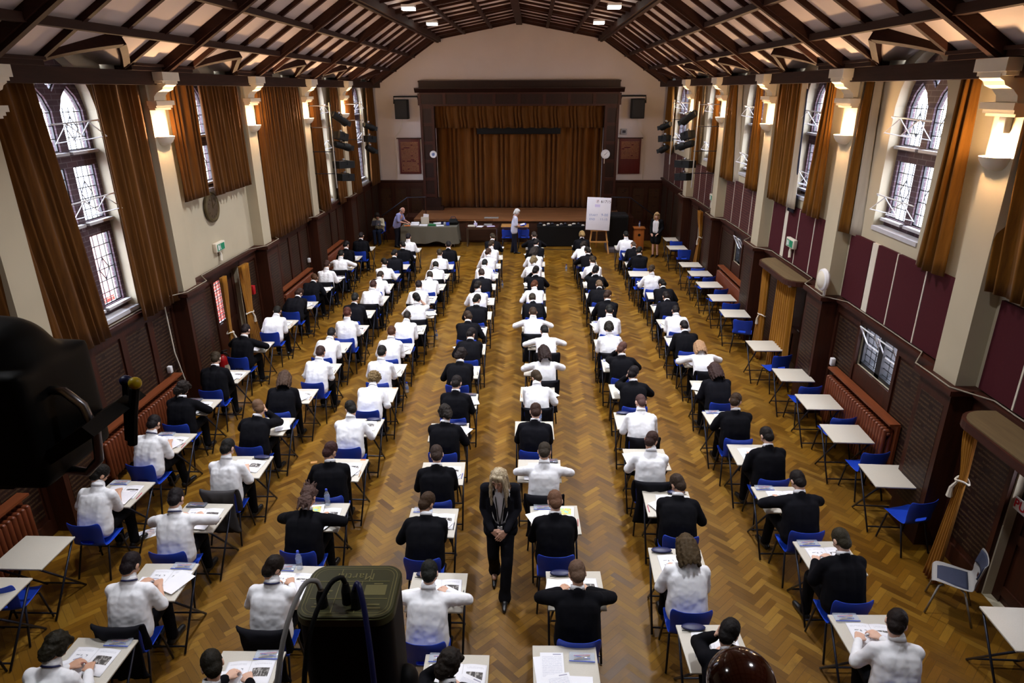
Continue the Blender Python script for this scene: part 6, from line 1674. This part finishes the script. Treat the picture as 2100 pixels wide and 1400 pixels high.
J3 = dict(P=(0, 0, .95), N=(0, .02, 1.41), H=(0, .06, 1.56), R=R, Sr=V((.165, .01, 1.37)), Sl=V((-.165, .01, 1.37)), Er=V((.23, -.03, 1.10)), El=V((-.23, -.03, 1.10)), Wr=V((.14, .15, .90)), Wl=V((-.14, .15, .92)), fr=(-.6, .6, -.5), fl=(.6, .6, -.5),
          Kr=V((.08, .02, .50)), Kl=V((-.08, .02, .50)), Ar=V((.08, .0, .09)), Al=V((-.09, -.03, .09)))
m = MB()
for s in (-1, 1): m.cap((s * .08, 0, .92), (s * .075, .01, .60), .122, .125)
sk = blob(m, 'black_skirt', MAT['suit'], .013, 3, .004, 9, 6)
m = MB()
for s in (-1, 1): m.cap((s * .05, .045, 1.30), (s * .05, .04, .98), .092, .095)
wt = blob(m, 'white_top', MAT['cloth'], .012, 3, .004, 12, 8)
cg = plain_top(J3, 0, .005, MAT['suit'], 'black_cardigan', True, .84, .118)
bm = bmesh.new(); bm.from_mesh(cg); bmesh.ops.delete(bm, geom=[f for f in bm.faces if f.calc_center_median().y > .03 and abs(f.calc_center_median().x) < .075 and f.calc_center_median().z < 1.42], context='FACES'); bm.to_mesh(cg); bm.free()
figure('fair-haired person in black cardigan and skirt standing by the lectern', (4.86, 22.95, 0), PI - .55, J3, .93, .010, (.64, .38, .29), cached(('hair', 'long'), lambda: hair_mesh('long')), (.40, .26, .13),
       [('white_top', wt, (.74, .74, .8)), ('cardigan', cg, (.008, .008, .010)), ('skirt', sk, (.008, .008, .010)), ('shoe', shoe_at(J3, 'r', MAT['leather']), None), ('shoe', shoe_at(J3, 'l', MAT['leather']), None)])
# seated reader by the side steps
R = RX(-40)
J4 = dict(P=(0, -.02, .58), N=(0, .06, 1.04), H=(0, .15, 1.17), R=R, Sr=V((.17, .05, .99)), Sl=V((-.17, .05, .99)), Er=V((.24, .14, .76)), El=V((-.24, .14, .76)), Wr=V((.12, .30, .86)), Wl=V((-.12, .30, .86)), fr=(-.3, 1, .2), fl=(.3, 1, .2),
          Kr=V((.10, .40, .56)), Kl=V((-.10, .42, .56)), Ar=V((.10, .38, .09)), Al=V((-.09, .36, .09)))
figure('person in cream jacket sitting by the side steps reading', (-5.30, 25.0, 0), PI - .1, J4, .93, .010, (.5, .3, .22), cached(('hair', 'mop'), lambda: hair_mesh('mop')), (.014, .011, .010),
       [('jacket', plain_top(J4, 0, .008, MAT['cloth'], 'cream_jacket', True, .93), (.58, .54, .40)), ('jeans', plain_trousers(J4, 'dark_jeans'), (.015, .022, .05)), ('shoe', shoe_at(J4, 'r', MAT['leather']), None), ('shoe', shoe_at(J4, 'l', MAT['leather']), None)])
m = MB()
for s in (-1, 1): m.box((s * .085, 0, .0), (.17, .24, .018), Matrix.Rotation(s * .25, 3, 'Y'))
o = m.build('book', MAT['ink']); o.location = (-5.33, 24.66, .84); o.rotation_euler = (.7, 0, .1); tag(o, 'dark open book held by the person in cream jacket', 'book')
dup(chair0, (-5.30, 25.02, 0), PI - .1, 'chair under the reading person in cream jacket')['group'] = 'blue plastic exam chairs'
# ------------------------------------------------------------------ things in front of the stage
def rawtable(name, label, x0, x1, y0, y1, z, mat, legmat, cat='table'):
    root = thing(name, label, cat, ((x0 + x1) / 2, (y0 + y1) / 2, 0)); hx, hy = (x1 - x0) / 2, (y1 - y0) / 2
    m = MB(); m.bx(-hx, hx, -hy, hy, z - .03, z); o = m.build('table_top', mat, root); bevel(o, .005)
    for a in (-1, 1):
        for b in (-1, 1): m = MB(); m.tube([(a * (hx - .06), b * (hy - .06), 0), (a * (hx - .06), b * (hy - .06), z - .03)], .016, 8); m.build('leg', legmat, root)
    m = MB(); m.bx(-hx + .06, hx - .06, -hy + .05, -hy + .07, z - .08, z - .03); m.build('apron_rail', legmat, root)
    return root
rawtable('table', 'long table hidden under the grey cloth', -4.28, -2.32, 24.36, 25.06, .75, MAT['lightwood'], MAT['steel'])
# grey cloth with a scalloped falling edge
m = MB(); n = 110; X0, X1, Ya, Yb = -4.34, -2.26, 24.30, 25.10
per = []
for i in range(n):
    t = i / n * 4; k = int(t); f = t - k
    c = [(X0, Ya), (X1, Ya), (X1, Yb), (X0, Yb)]; a, b = c[k], c[(k + 1) % 4]; per.append((a[0] + (b[0] - a[0]) * f, a[1] + (b[1] - a[1]) * f, k))
rows = 9
for r in range(rows + 1):
    v = r / rows
    for i, (x, y, k) in enumerate(per):
        u = i / n; dz = v * (.60 + .05 * math.sin(u * 2 * PI * 5) + .03 * math.sin(u * 2 * PI * 11)); wv = .045 * v * math.sin(u * 2 * PI * 17 + 1.5 * math.sin(u * 20))
        cx, cy = (X0 + X1) / 2, (Ya + Yb) / 2; d = V((x - cx, (y - cy) * 2.2, 0)).normalized()
        m.v.append((x + d.x * (wv + .05 * v), y + d.y * (wv * .6 + .05 * v) * (1 if y < 25 else .2), .762 - dz + .006 * math.sin(u * 60) * (1 - v)))
for r in range(rows):
    for i in range(n): a = r * n + i; b = r * n + (i + 1) % n; m.f.append((a, b, b + n, a + n))
m.f.append(tuple(range(n)))
o = m.build('tablecloth', MAT['greycloth'], None, smooth=True); so = o.modifiers.new('t', 'SOLIDIFY'); so.thickness = .006; so.offset = 1; applied(o); o.data.set_sharp_from_angle(angle=1.0)
tag(o, 'grey cloth draped over long table before stage with scalloped edge', 'tablecloth')
def slab(name, x, y, z, w, d, h, mat, label, cat, rz=0, group=None, bev=.004):
    m = MB(); m.bx(-w / 2, w / 2, -d / 2, d / 2, 0, h); o = m.build(name, MAT[mat]); bevel(o, min(bev, h * .3)); o.location = (x, y, z); o.rotation_euler = (0, 0, rz); return tag(o, label, cat, group)
T = .772
for i, (x, y, w, d, h, mt, l, c, r) in enumerate([
    (-3.86, 24.55, .30, .22, .05, 'paper', 'tall paper pile at the front corner of the clothed table', 'paper pile', .05), (-3.52, 24.48, .30, .22, .045, 'paper', 'second white paper pile on the clothed table', 'paper pile', -.05),
    (-3.88, 24.82, .30, .22, .07, 'paper', 'white paper pile behind the front pile on clothed table', 'paper pile', .1), (-3.20, 24.55, .26, .2, .05, 'green', 'green folder stack in the middle of clothed table', 'folder', 0),
    (-2.90, 24.50, .28, .2, .02, 'paper', 'thin white paper stack right of the green folders', 'paper pile', .3), (-3.0, 24.85, .34, .22, .05, 'paper', 'tilted white papers behind the green folders', 'paper pile', .5),
    (-4.12, 24.50, .24, .18, .01, 'orange', 'orange folder under the hands of the bald person', 'folder', .1), (-2.62, 24.62, .12, .1, .11, 'bluep', 'small blue box beside the black bag', 'box', 0)]):
    slab(['paper_pile', 'folder', 'box'][['paper pile', 'folder', 'box'].index(c)], x, y, T, w, d, h, mt, l, c, r)
root = thing('magazine_file', 'upright pale file box full of papers on clothed table', 'file box', (-3.52, 24.9, T), .1)
m = MB(); m.bx(-.15, .15, -.05, -.04, 0, .26); m.bx(-.15, .15, .04, .05, 0, .26); m.bx(-.15, -.14, -.05, .05, 0, .26); m.bx(.14, .15, -.05, .05, 0, .2); m.bx(-.15, .15, -.05, .05, 0, .008); m.build('box_body', MAT['strip'], root)
m = MB(); m.box((.04, 0, .22), (.2, .05, .30), Matrix.Rotation(.12, 3, 'Y')); m.build('papers', MAT['paper'], root)
root = thing('bag', 'black and navy bag at the end of the clothed table', 'bag', (-2.42, 24.72, T))
m = MB(); m.cap((-.12, 0, .09), (.12, 0, .09), .085); m.cap((-.1, .02, .17), (.1, .02, .17), .06); me = blob(m, 'bag_body', MAT['black'], .014, 3, .008, 10, 3)
for v in me.vertices: v.co.z = max(v.co.z, .002)
link('bag_body', me, root); m = MB(); m.tube([(-.1, 0, .2), (-.07, .0, .30), (.07, .0, .30), (.1, 0, .2)], .012); m.build('bag_handle', MAT['navy'], root)
for i, x in enumerate((-2.76, -2.86)):
    root = thing('mug', ('navy' if i else 'white') + ' mug on the clothed table near the black bag', 'mug', (x, 24.78, T)); m = MB(); m.lathe([(.001, 0), (.035, 0), (.038, .09), (.034, .09), (.03, .01), (.001, .01)], n=16); m.build('mug_body', MAT['navy' if i else 'white_metal'], root, angle=50)
    m = MB(); m.tube([(.036, 0, .07), (.06, 0, .06), (.06, 0, .03), (.036, 0, .02)], .006, 6); m.build('handle', MAT['navy' if i else 'white_metal'], root)
rawtable('table', 'small dark table with papers left of the grey-haired person', -1.95, -.72, 24.36, 24.92, .75, MAT['mahogany_h'], MAT['steel'])
for x, y, w, d, h, mt, l, r in [(-1.72, 24.5, .26, .2, .05, 'strip', 'cream paper pile at the end of small dark table', 0), (-1.40, 24.5, .22, .3, .012, 'paper', 'white sheets in the middle of small dark table', -.2), (-1.0, 24.55, .3, .2, .01, 'lavender', 'lavender sheet on small dark table', .2), (-1.12, 24.74, .3, .16, .05, 'grey_plastic', 'grey tray at the back of small dark table', 0)]:
    slab('paper_pile' if mt != 'grey_plastic' else 'tray', x, y, .75, w, d, h, mt, l, 'paper pile' if mt != 'grey_plastic' else 'tray', r)
root = thing('tissue_box', 'tissue box with white tissue on small dark table', 'box', (-1.58, 24.66, .75)); m = MB(); m.bx(-.06, .06, -.06, .06, 0, .10); m.build('carton', MAT['lavender'], root)
m = MB(); m.tube([(0, 0, .1), (-.01, 0, .14), (-.04, .01, .19)], [.012, .03, .004], 8); m.build('tissue', MAT['paper'], root)
rawtable('table', 'pale wooden table behind the grey-haired person', -.62, .42, 24.5, 25.08, .75, MAT['lightwood'], MAT['steel'])
dup(chair0, (-.36, 23.95, 0), .05, 'blue chair left of the grey-haired person by pale table'); dup(chair0, (.24, 24.0, 0), -.05, 'blue chair right of the grey-haired person by pale table')
root = thing('folder', 'blue folder held open by the grey-haired person', 'folder', (.22, 23.40, 1.04), .1); m = MB(); m.box((0, 0, 0), (.22, .30, .02), Matrix.Rotation(-.2, 3, 'Y')); m.build('folder_cover', MAT['bluep'], root); m = MB(); m.box((-.02, 0, .014), (.16, .26, .008), Matrix.Rotation(-.2, 3, 'Y')); m.build('folder_pages', MAT['paper'], root)
rawtable('table', 'black draped table heaped with belongings beside the easel', .72, 2.5, 24.5, 25.1, .75, MAT['black'], MAT['black'])
m = MB(); m.bx(.74, 2.48, 24.49, 24.50, .03, .72); small('table_drape', m, MAT['black'], 'black cloth hanging before the belongings table', 'cloth')
rnd = random.Random(3)
kinds = [('pouch', 'white_metal'), ('pouch', 'bluep'), ('pouch', 'ink'), ('pouch', 'red'), ('pouch', 'inkblue'), ('pouch', 'strip'), ('pouch', 'black'), ('pouch', 'pink')]
cn = {'white_metal': 'white', 'bluep': 'blue', 'ink': 'dark', 'red': 'red', 'inkblue': 'pale blue', 'strip': 'cream', 'black': 'black', 'pink': 'pink'}
for i in range(22):
    x = .84 + (i % 11) * .158 + rnd.uniform(-.02, .02); y = 24.62 + (i // 11) * .26 + rnd.uniform(-.03, .03); mt = kinds[(i * 5 + i // 3) % 8][1]
    m = MB(); k3 = i % 3
    if k3 == 0: m.bx(-.065, .065, -.05, .05, 0, .03 + .02 * (i % 2)); o = bevel(m.build('pouch', MAT[mt]), .012)
    else: m.ell((0, 0, .022 + .010 * k3), (.05 + .008 * (i % 4), .045 + .02 * (i % 2), .022 + .010 * k3), None, 14, 8); o = m.build('pouch', MAT[mt], smooth=True); o.location = (x, y, .751); o.rotation_euler = (0, 0, rnd.uniform(-.2, .2))
    tag(o, '%s pouch on black table, %s along the %s row from the grey-haired person' % (cn[mt], ON[i % 11], 'front' if i < 11 else 'back'), 'pouch', 'belongings on the black table')

# whiteboard on its easel
root = thing('easel', 'pale wooden easel standing before the black cabinet', 'easel', (2.92, 23.6, 0))
for a, b, nm in (((-.36, -.25, 0), (-.10, .10, 1.95), 'leg'), ((.36, -.25, 0), (.10, .10, 1.95), 'leg'), ((0, .75, 0), (0, .14, 1.9), 'leg')):
    m = MB(); m.beam(a, b, .05, .035, up=(0, 1, .2)); m.build(nm, MAT['lightwood'], root)
m = MB(); m.beam((-.34, -.20, .40), (.34, -.20, .40), .03, .05); m.build('cross_rail', MAT['lightwood'], root)
m = MB(); m.beam((-.30, -.145, .80), (.30, -.145, .80), .07, .03); m.build('board_ledge', MAT['lightwood'], root)
tilt = .17
root = thing('whiteboard', 'white notice board with number 61715 and exam times on easel', 'whiteboard', (2.88, 23.50, 1.40)); root.rotation_euler = (-tilt, .035, -.05)
m = MB(); m.bx(-.42, .42, -.012, .012, -.57, .57); o = m.build('board', MAT['whiteboard'], root); bevel(o, .011, 2)
F = (PI / 2, 0, 0)
text('number', '61715', .135, MAT['ink'], root, (.235, -.014, .43), F)
text('handwriting', 'START', .10, MAT['inkblue'], root, (-.17, -.014, -.05), F); text('handwriting', '9-00', .125, MAT['inkblue'], root, (.22, -.014, -.03), F)
text('handwriting', 'END', .10, MAT['inkblue'], root, (-.21, -.014, -.19), F); text('handwriting', '11-15', .11, MAT['inkblue'], root, (.20, -.014, -.18), F)
m = MB(); m.lathe([(.05, 0), (.055, .002), (.05, .004)], n=20); me = m.mesh('round_logo', MAT['inkred']); me.transform(Matrix.Rotation(PI / 2, 4, 'X')); o = link('round_logo', me, root, (-.05, -.013, .43))
m = MB(); m.beam((-.055, -.015, .40), (-.04, -.015, .47), .016, .002, up=(0, 1, 0)); m.build('logo_stroke', MAT['ink'], root)
m = MB(); m.bx(-.14, .04, -.0135, -.012, .24, .33); m.build('printed_notice', MAT['lavender'], root)

# black cabinet, plinth, lectern
root = thing('cabinet', 'tall black cabinet on low plinth behind the easel', 'cabinet', (3.66, 24.25, 0))
m = MB(); m.bx(-.34, .34, -.42, .42, .16, 1.28); o = m.build('cabinet_body', MAT['black'], root); bevel(o, .02)
m = MB(); m.bx(-.30, .30, -.435, -.42, .22, 1.2); m.build('front_cloth', MAT['blackgloss'], root)
m = MB(); m.bx(-.40, .45, -.75, .5, 0, .15); o = m.build('plinth', MAT['stone'], root); bevel(o, .01)
root = thing('lectern', 'small orange wooden lectern with dark sign beside the standing fair-haired person', 'lectern', (4.42, 24.0, 0))
m = MB(); m.bx(-.18, .18, -.15, .15, 0, .80); o = m.build('lectern_body', MAT['orangewood'], root); bevel(o, .006)
m = MB(); m.bx(-.21, .21, -.18, .18, .80, .84); o = m.build('lectern_top', MAT['orangewood'], root); bevel(o, .006)
m = MB(); m.lathe([(.001, 0), (.05, .0), (.05, .006), (.001, .006)], n=20); me = m.mesh('round_emblem', MAT['black']); me.transform(Matrix.Rotation(PI / 2, 4, 'X')); link('round_emblem', me, root, (0, -.151, .58))
bottle(4.42, 23.92, .84, 'small bottle standing on the orange lectern')
for s in (-1, 1):
    root = thing('handrail', 'dark handrail beside the stage steps, %s' % ('gilt clock side' if s < 0 else 'lectern side'), 'handrail', (s * 3.55, 25.55, 0))
    m = MB(); m.tube([(0, 0, 1.68), (s * .72, 0, 1.66), (s * 1.3, 0, 1.25), (s * 1.75, 0, .95)], .022); m.build('rail', MAT['darksteel'], root)
    for x, z0, z1 in ((.02, .9, 1.68), (.70, .45, 1.66), (1.70, 0, .98)): m = MB(); m.tube([(s * x, 0, z0), (s * x, 0, z1)], .018); m.build('post', MAT['mahogany'], root)
m = MB(); m.bx(-1.3, -.75, 25.3, 25.45, .902, .94); small('document_tray', m, MAT['grey_plastic'], 'grey tray lying on the edge of the stage', 'tray', bev=.006)
m = MB(); m.tube([(.6, 24.2, .008), (1.4, 23.95, .008), (2.2, 23.98, .008), (2.7, 24.1, .008)], .012, 6); small('floor_cable', m, MAT['black'], 'black cable lying on floor before the belongings table', 'cable')

# ------------------------------------------------------------------ equipment on the balcony front
root = thing('moving_light', 'black stage light with olive lettered top plate hung below the camera', 'stage light', (-.03, 1.72, 3.955), .03)
def rr(hx, hy, r, n=6):
    P = []
    for cx, cy, a0 in ((hx - r, hy - r, 0), (-hx + r, hy - r, 90), (-hx + r, -hy + r, 180), (hx - r, -hy + r, 270)):
        for i in range(n + 1): a = math.radians(a0 + 90 * i / n); P.append((cx + r * math.cos(a), cy + r * math.sin(a)))
    return P
m = MB(); m.prism(rr(.150, .120, .05), 2, -.64, -.02); m.build('lamp_housing', MAT['black'], root, angle=40)
m = MB(); m.prism(rr(.155, .125, .055), 2, -.02, .006); m.prism(rr(.150, .120, .05), 2, .006, .012); m.build('top_plate', MAT['olive'], root, angle=40)
def loop_ring(hx, hy, r, w, z):
    m = MB(); a = rr(hx, hy, r); b = rr(hx - w, hy - w, r - w); n = len(a); m.v += [(x, y, z) for x, y in a] + [(x, y, z) for x, y in b]
    for i in range(n): j = (i + 1) % n; m.f.append((i, j, n + j, n + i))
    return m
m = loop_ring(.142, .112, .045, .003, .0126); m.build('plate_line', MAT['olivelight'], root); m = loop_ring(.132, .102, .038, .002, .0126); m.build('plate_line', MAT['olivelight'], root)
m = MB()
for x0, x1, y0, y1 in ((-.12, .12, .040, .043), (-.125, .125, -.040, -.037), (-.050, -.047, .043, .10), (.050, .053, .043, .10), (-.045, -.042, -.10, .04), (.028, .031, -.10, .04)): m.bx(x0, x1, y0, y1, .0122, .013)
m.build('plate_divider', MAT['olivelight'], root)
text('lettering', 'Martin', .046, MAT['olivelight'], root, (.002, .066, .0125), (0, 0, PI), .0006)
for i, (x, y, w2) in enumerate(((-.085, -.003, .05), (-.085, -.017, .035), (.085, .03, .03), (-.085, -.062, .04), (-.085, -.075, .05), (.085, -.065, .04), (.085, -.08, .05), (-.005, .02, .04))):
    m = MB(); m.bx(x - w2 / 2, x + w2 / 2, y - .003, y + .003, .0122, .0128); m.build('printed_line', MAT['olivelight'], root)
m = MB(); m.bx(.045, .115, -.022, .025, .0121, .0126); m.build('rating_label', MAT['olivelight'], root)
for x, y, r, h, mt, nm in ((-.075, -.07, .018, .07, 'black', 'plug'), (.0, -.055, .016, .085, 'black', 'plug'), (.035, -.075, .018, .08, 'black', 'plug')):
    m = MB(); m.tube([(x, y, .012), (x, y, h * .7), (x, y + .004, h)], [r, r * .95, r * .6], 12); m.build(nm, MAT[mt], root)
for pts, mt, r in ((((-.075, -.07, .08), (-.085, -.075, .115), (-.12, -.10, .11), (-.16, -.20, .0), (-.20, -.30, -.3), (-.21, -.36, -.62)), 'grey_plastic', .008), (((.0, -.055, .09), (-.012, -.06, .115), (-.05, -.09, .09), (-.10, -.18, -.05), (-.13, -.26, -.4), (-.14, -.3, -.62)), 'black', .008),
                   (((.035, -.075, .08), (.05, -.085, .11), (.075, -.13, .03), (.10, -.2, -.15), (.11, -.24, -.4), (.10, -.26, -.62)), 'navy', .009)):
    P = [V(p) for p in pts]; Q = []
    for i in range(len(P) - 1):
        a, b, c, d = P[max(i - 1, 0)], P[i], P[i + 1], P[min(i + 2, len(P) - 1)]
        for t in (0, .25, .5, .75): Q.append(.5 * ((2 * b) + (c - a) * t + (2 * a - 5 * b + 4 * c - d) * t * t + (3 * b - a - 3 * c + d) * t ** 3))
    Q.append(P[-1]); m = MB(); m.tube(Q, r, 8); m.build('power_cable', MAT[mt], root, smooth=True)
m = MB(); m.ell((.165, -.02, -.36), (.04, .05, .06)); m.build('side_knob', MAT['black'], root, smooth=True)
m = MB(); m.bx(-.1, .1, -.1, .1, -.655, -.64); m.build('foot_plate', MAT['black'], root)

root = thing('floodlight', 'big black floodlight in shadow with curved chrome handle and yellow knob', 'stage light', (-.56, 1.16, 4.93))
m = MB(); m.cap((-.22, 0, .08), (.09, 0, .08), .10, .09, 20, 6); m.bx(-.36, .19, -.10, .11, -.15, .09); me = blob(m, 'lamp_housing', MAT['black'], .012, 4); link('lamp_housing', me, root)
m = MB(); m.prism([(-.36, -.16), (.10, -.16), (.29, -.04), (.27, -.02), (.10, -.13), (-.36, -.13)], 1, -.08, .10); m.build('barn_door', MAT['black'], root)
m = MB(); m.tube([(-.36, -.11, .06), (.10, -.112, .085), (.145, -.10, .08)], .010, 8); m.build('trim_strip', MAT['darksteel'], root)
m = MB(); m.tube([(.17, -.03, .035), (.215, -.03, .03), (.245, -.03, .0), (.258, -.03, -.06), (.25, -.03, -.12), (.22, -.03, -.15), (.18, -.03, -.145)], .009, 8); m.build('handle', MAT['steel'], root, smooth=True)
m = MB(); m.tube([(.27, .05, -.13), (.285, .05, -.06), (.302, .05, .0)], .010, 8); m.build('lever', MAT['black'], root)
m = MB(); m.ell((.305, .05, .012), (.013, .013, .013)); m.build('yellow_knob', MAT['yellow'], root, smooth=True)
m = MB(); m.tube([(.25, .07, -.13), (.262, .07, -.06), (.272, .07, .0)], .008, 8); m.build('lever', MAT['black'], root)
m = MB(); m.ell((.274, .07, .008), (.014, .012, .012)); m.build('navy_knob', MAT['navy'], root, smooth=True)
m = MB(); m.tube([(-.30, 0, .0), (-.62, 0, .0), (-.75, -.2, -.2), (-.75, -.2, -1.63)], .025, 10); m.build('support_pole', MAT['black'], root)
root = thing('finial_ball', 'polished dark wooden ball at the bottom edge of the picture', 'finial', (.958, .951, 4.45))
m = MB(); m.ell((0, 0, 0), (.064, .064, .064), None, 32, 20); m.build('ball', MAT['ball'], root, smooth=True)
m = MB(); m.lathe([(.001, -.05), (.03, -.055), (.026, -.075), (.05, -.09), (.05, -.12), (.04, -.13), (.04, -1.15), (.001, -1.15)], n=20); m.build('newel_post', MAT['ball'], root, angle=40)
b = MB(); b.bx(-5.5, 5.5, .3, 1.86, 3.18, 3.298); struct('trim_91', b, MAT['mahogany'])

# ------------------------------------------------------------------ outside, light and camera
m = MB(); m.bx(-7.7, -7.4, 6.5, 17, 0, 1.9); struct('outside_wall', m, MAT['redcourt'])
for s, y0, y1, h in ((-1, 4, 30, 2.2), (1, 2, 30, 1.6)):
    m = MB(); m.bx(s * 11, s * 11.4, y0, y1, 0, h); struct('outside_wall', m, MAT['redbrick'])
m = MB(); m.bx(-40, -6.35, -20, 60, -.3, -.12); struct('outside_ground', m, MAT['paving']); m = MB(); m.bx(6.35, 40, -20, 60, -.3, -.12); struct('outside_ground', m, MAT['paving'])
w = bpy.data.worlds.new('overcast_sky'); SC.world = w; w.use_nodes = True
bg = w.node_tree.nodes['Background']; bg.inputs['Color'].default_value = (.80, .87, 1.0, 1); bg.inputs['Strength'].default_value = 20.0
for s in (-1, 1):
    for yc, z0, t in WIN[s]:
        L = bpy.data.lights.new('window_portal', 'AREA'); L.shape = 'RECTANGLE'; L.size = 1.9 if yc > 24 else 1.2; L.size_y = 5.9 - z0; L.cycles.is_portal = True
        o = link('window_portal', L, None, (s * 6.25, yc, (5.9 + z0) / 2)); o.rotation_euler = (0, s * PI / 2, 0); L.size, L.size_y = L.size_y, L.size
cam = bpy.data.cameras.new('camera'); co = link('camera', cam)
cam.sensor_width = 36.0; cam.lens = 36.0 * 1354.0 / 2100.0; cam.clip_start = .05; cam.clip_end = 200
Pp, Yw, Rl = math.radians(20.83), math.radians(1.83), math.radians(.23)
fw = V((-math.sin(Yw) * math.cos(Pp), math.cos(Yw) * math.cos(Pp), -math.sin(Pp))); rt = V((math.cos(Yw), math.sin(Yw), 0)); up = rt.cross(fw)
c, s_ = math.cos(Rl), math.sin(Rl); rt, up = rt * c - up * s_, up * c + rt * s_
M = Matrix((rt, up, -fw)).transposed().to_4x4(); M.translation = V((.557, 0, 5.5)); co.matrix_world = M
SC.camera = co
SC.view_settings.view_transform = 'Standard'; SC.view_settings.look = 'None'; SC.view_settings.gamma = 1.0; SC.view_settings.exposure = 0.2
SC.cycles.max_bounces = 6; SC.cycles.diffuse_bounces = 3; SC.cycles.glossy_bounces = 3; SC.cycles.transparent_max_bounces = 12; SC.cycles.sample_clamp_indirect = 4.0
SC.cycles.caustics_reflective = False; SC.cycles.caustics_refractive = False; SC.cycles.use_denoising = True
bpy.data.scenes.remove(TMP)
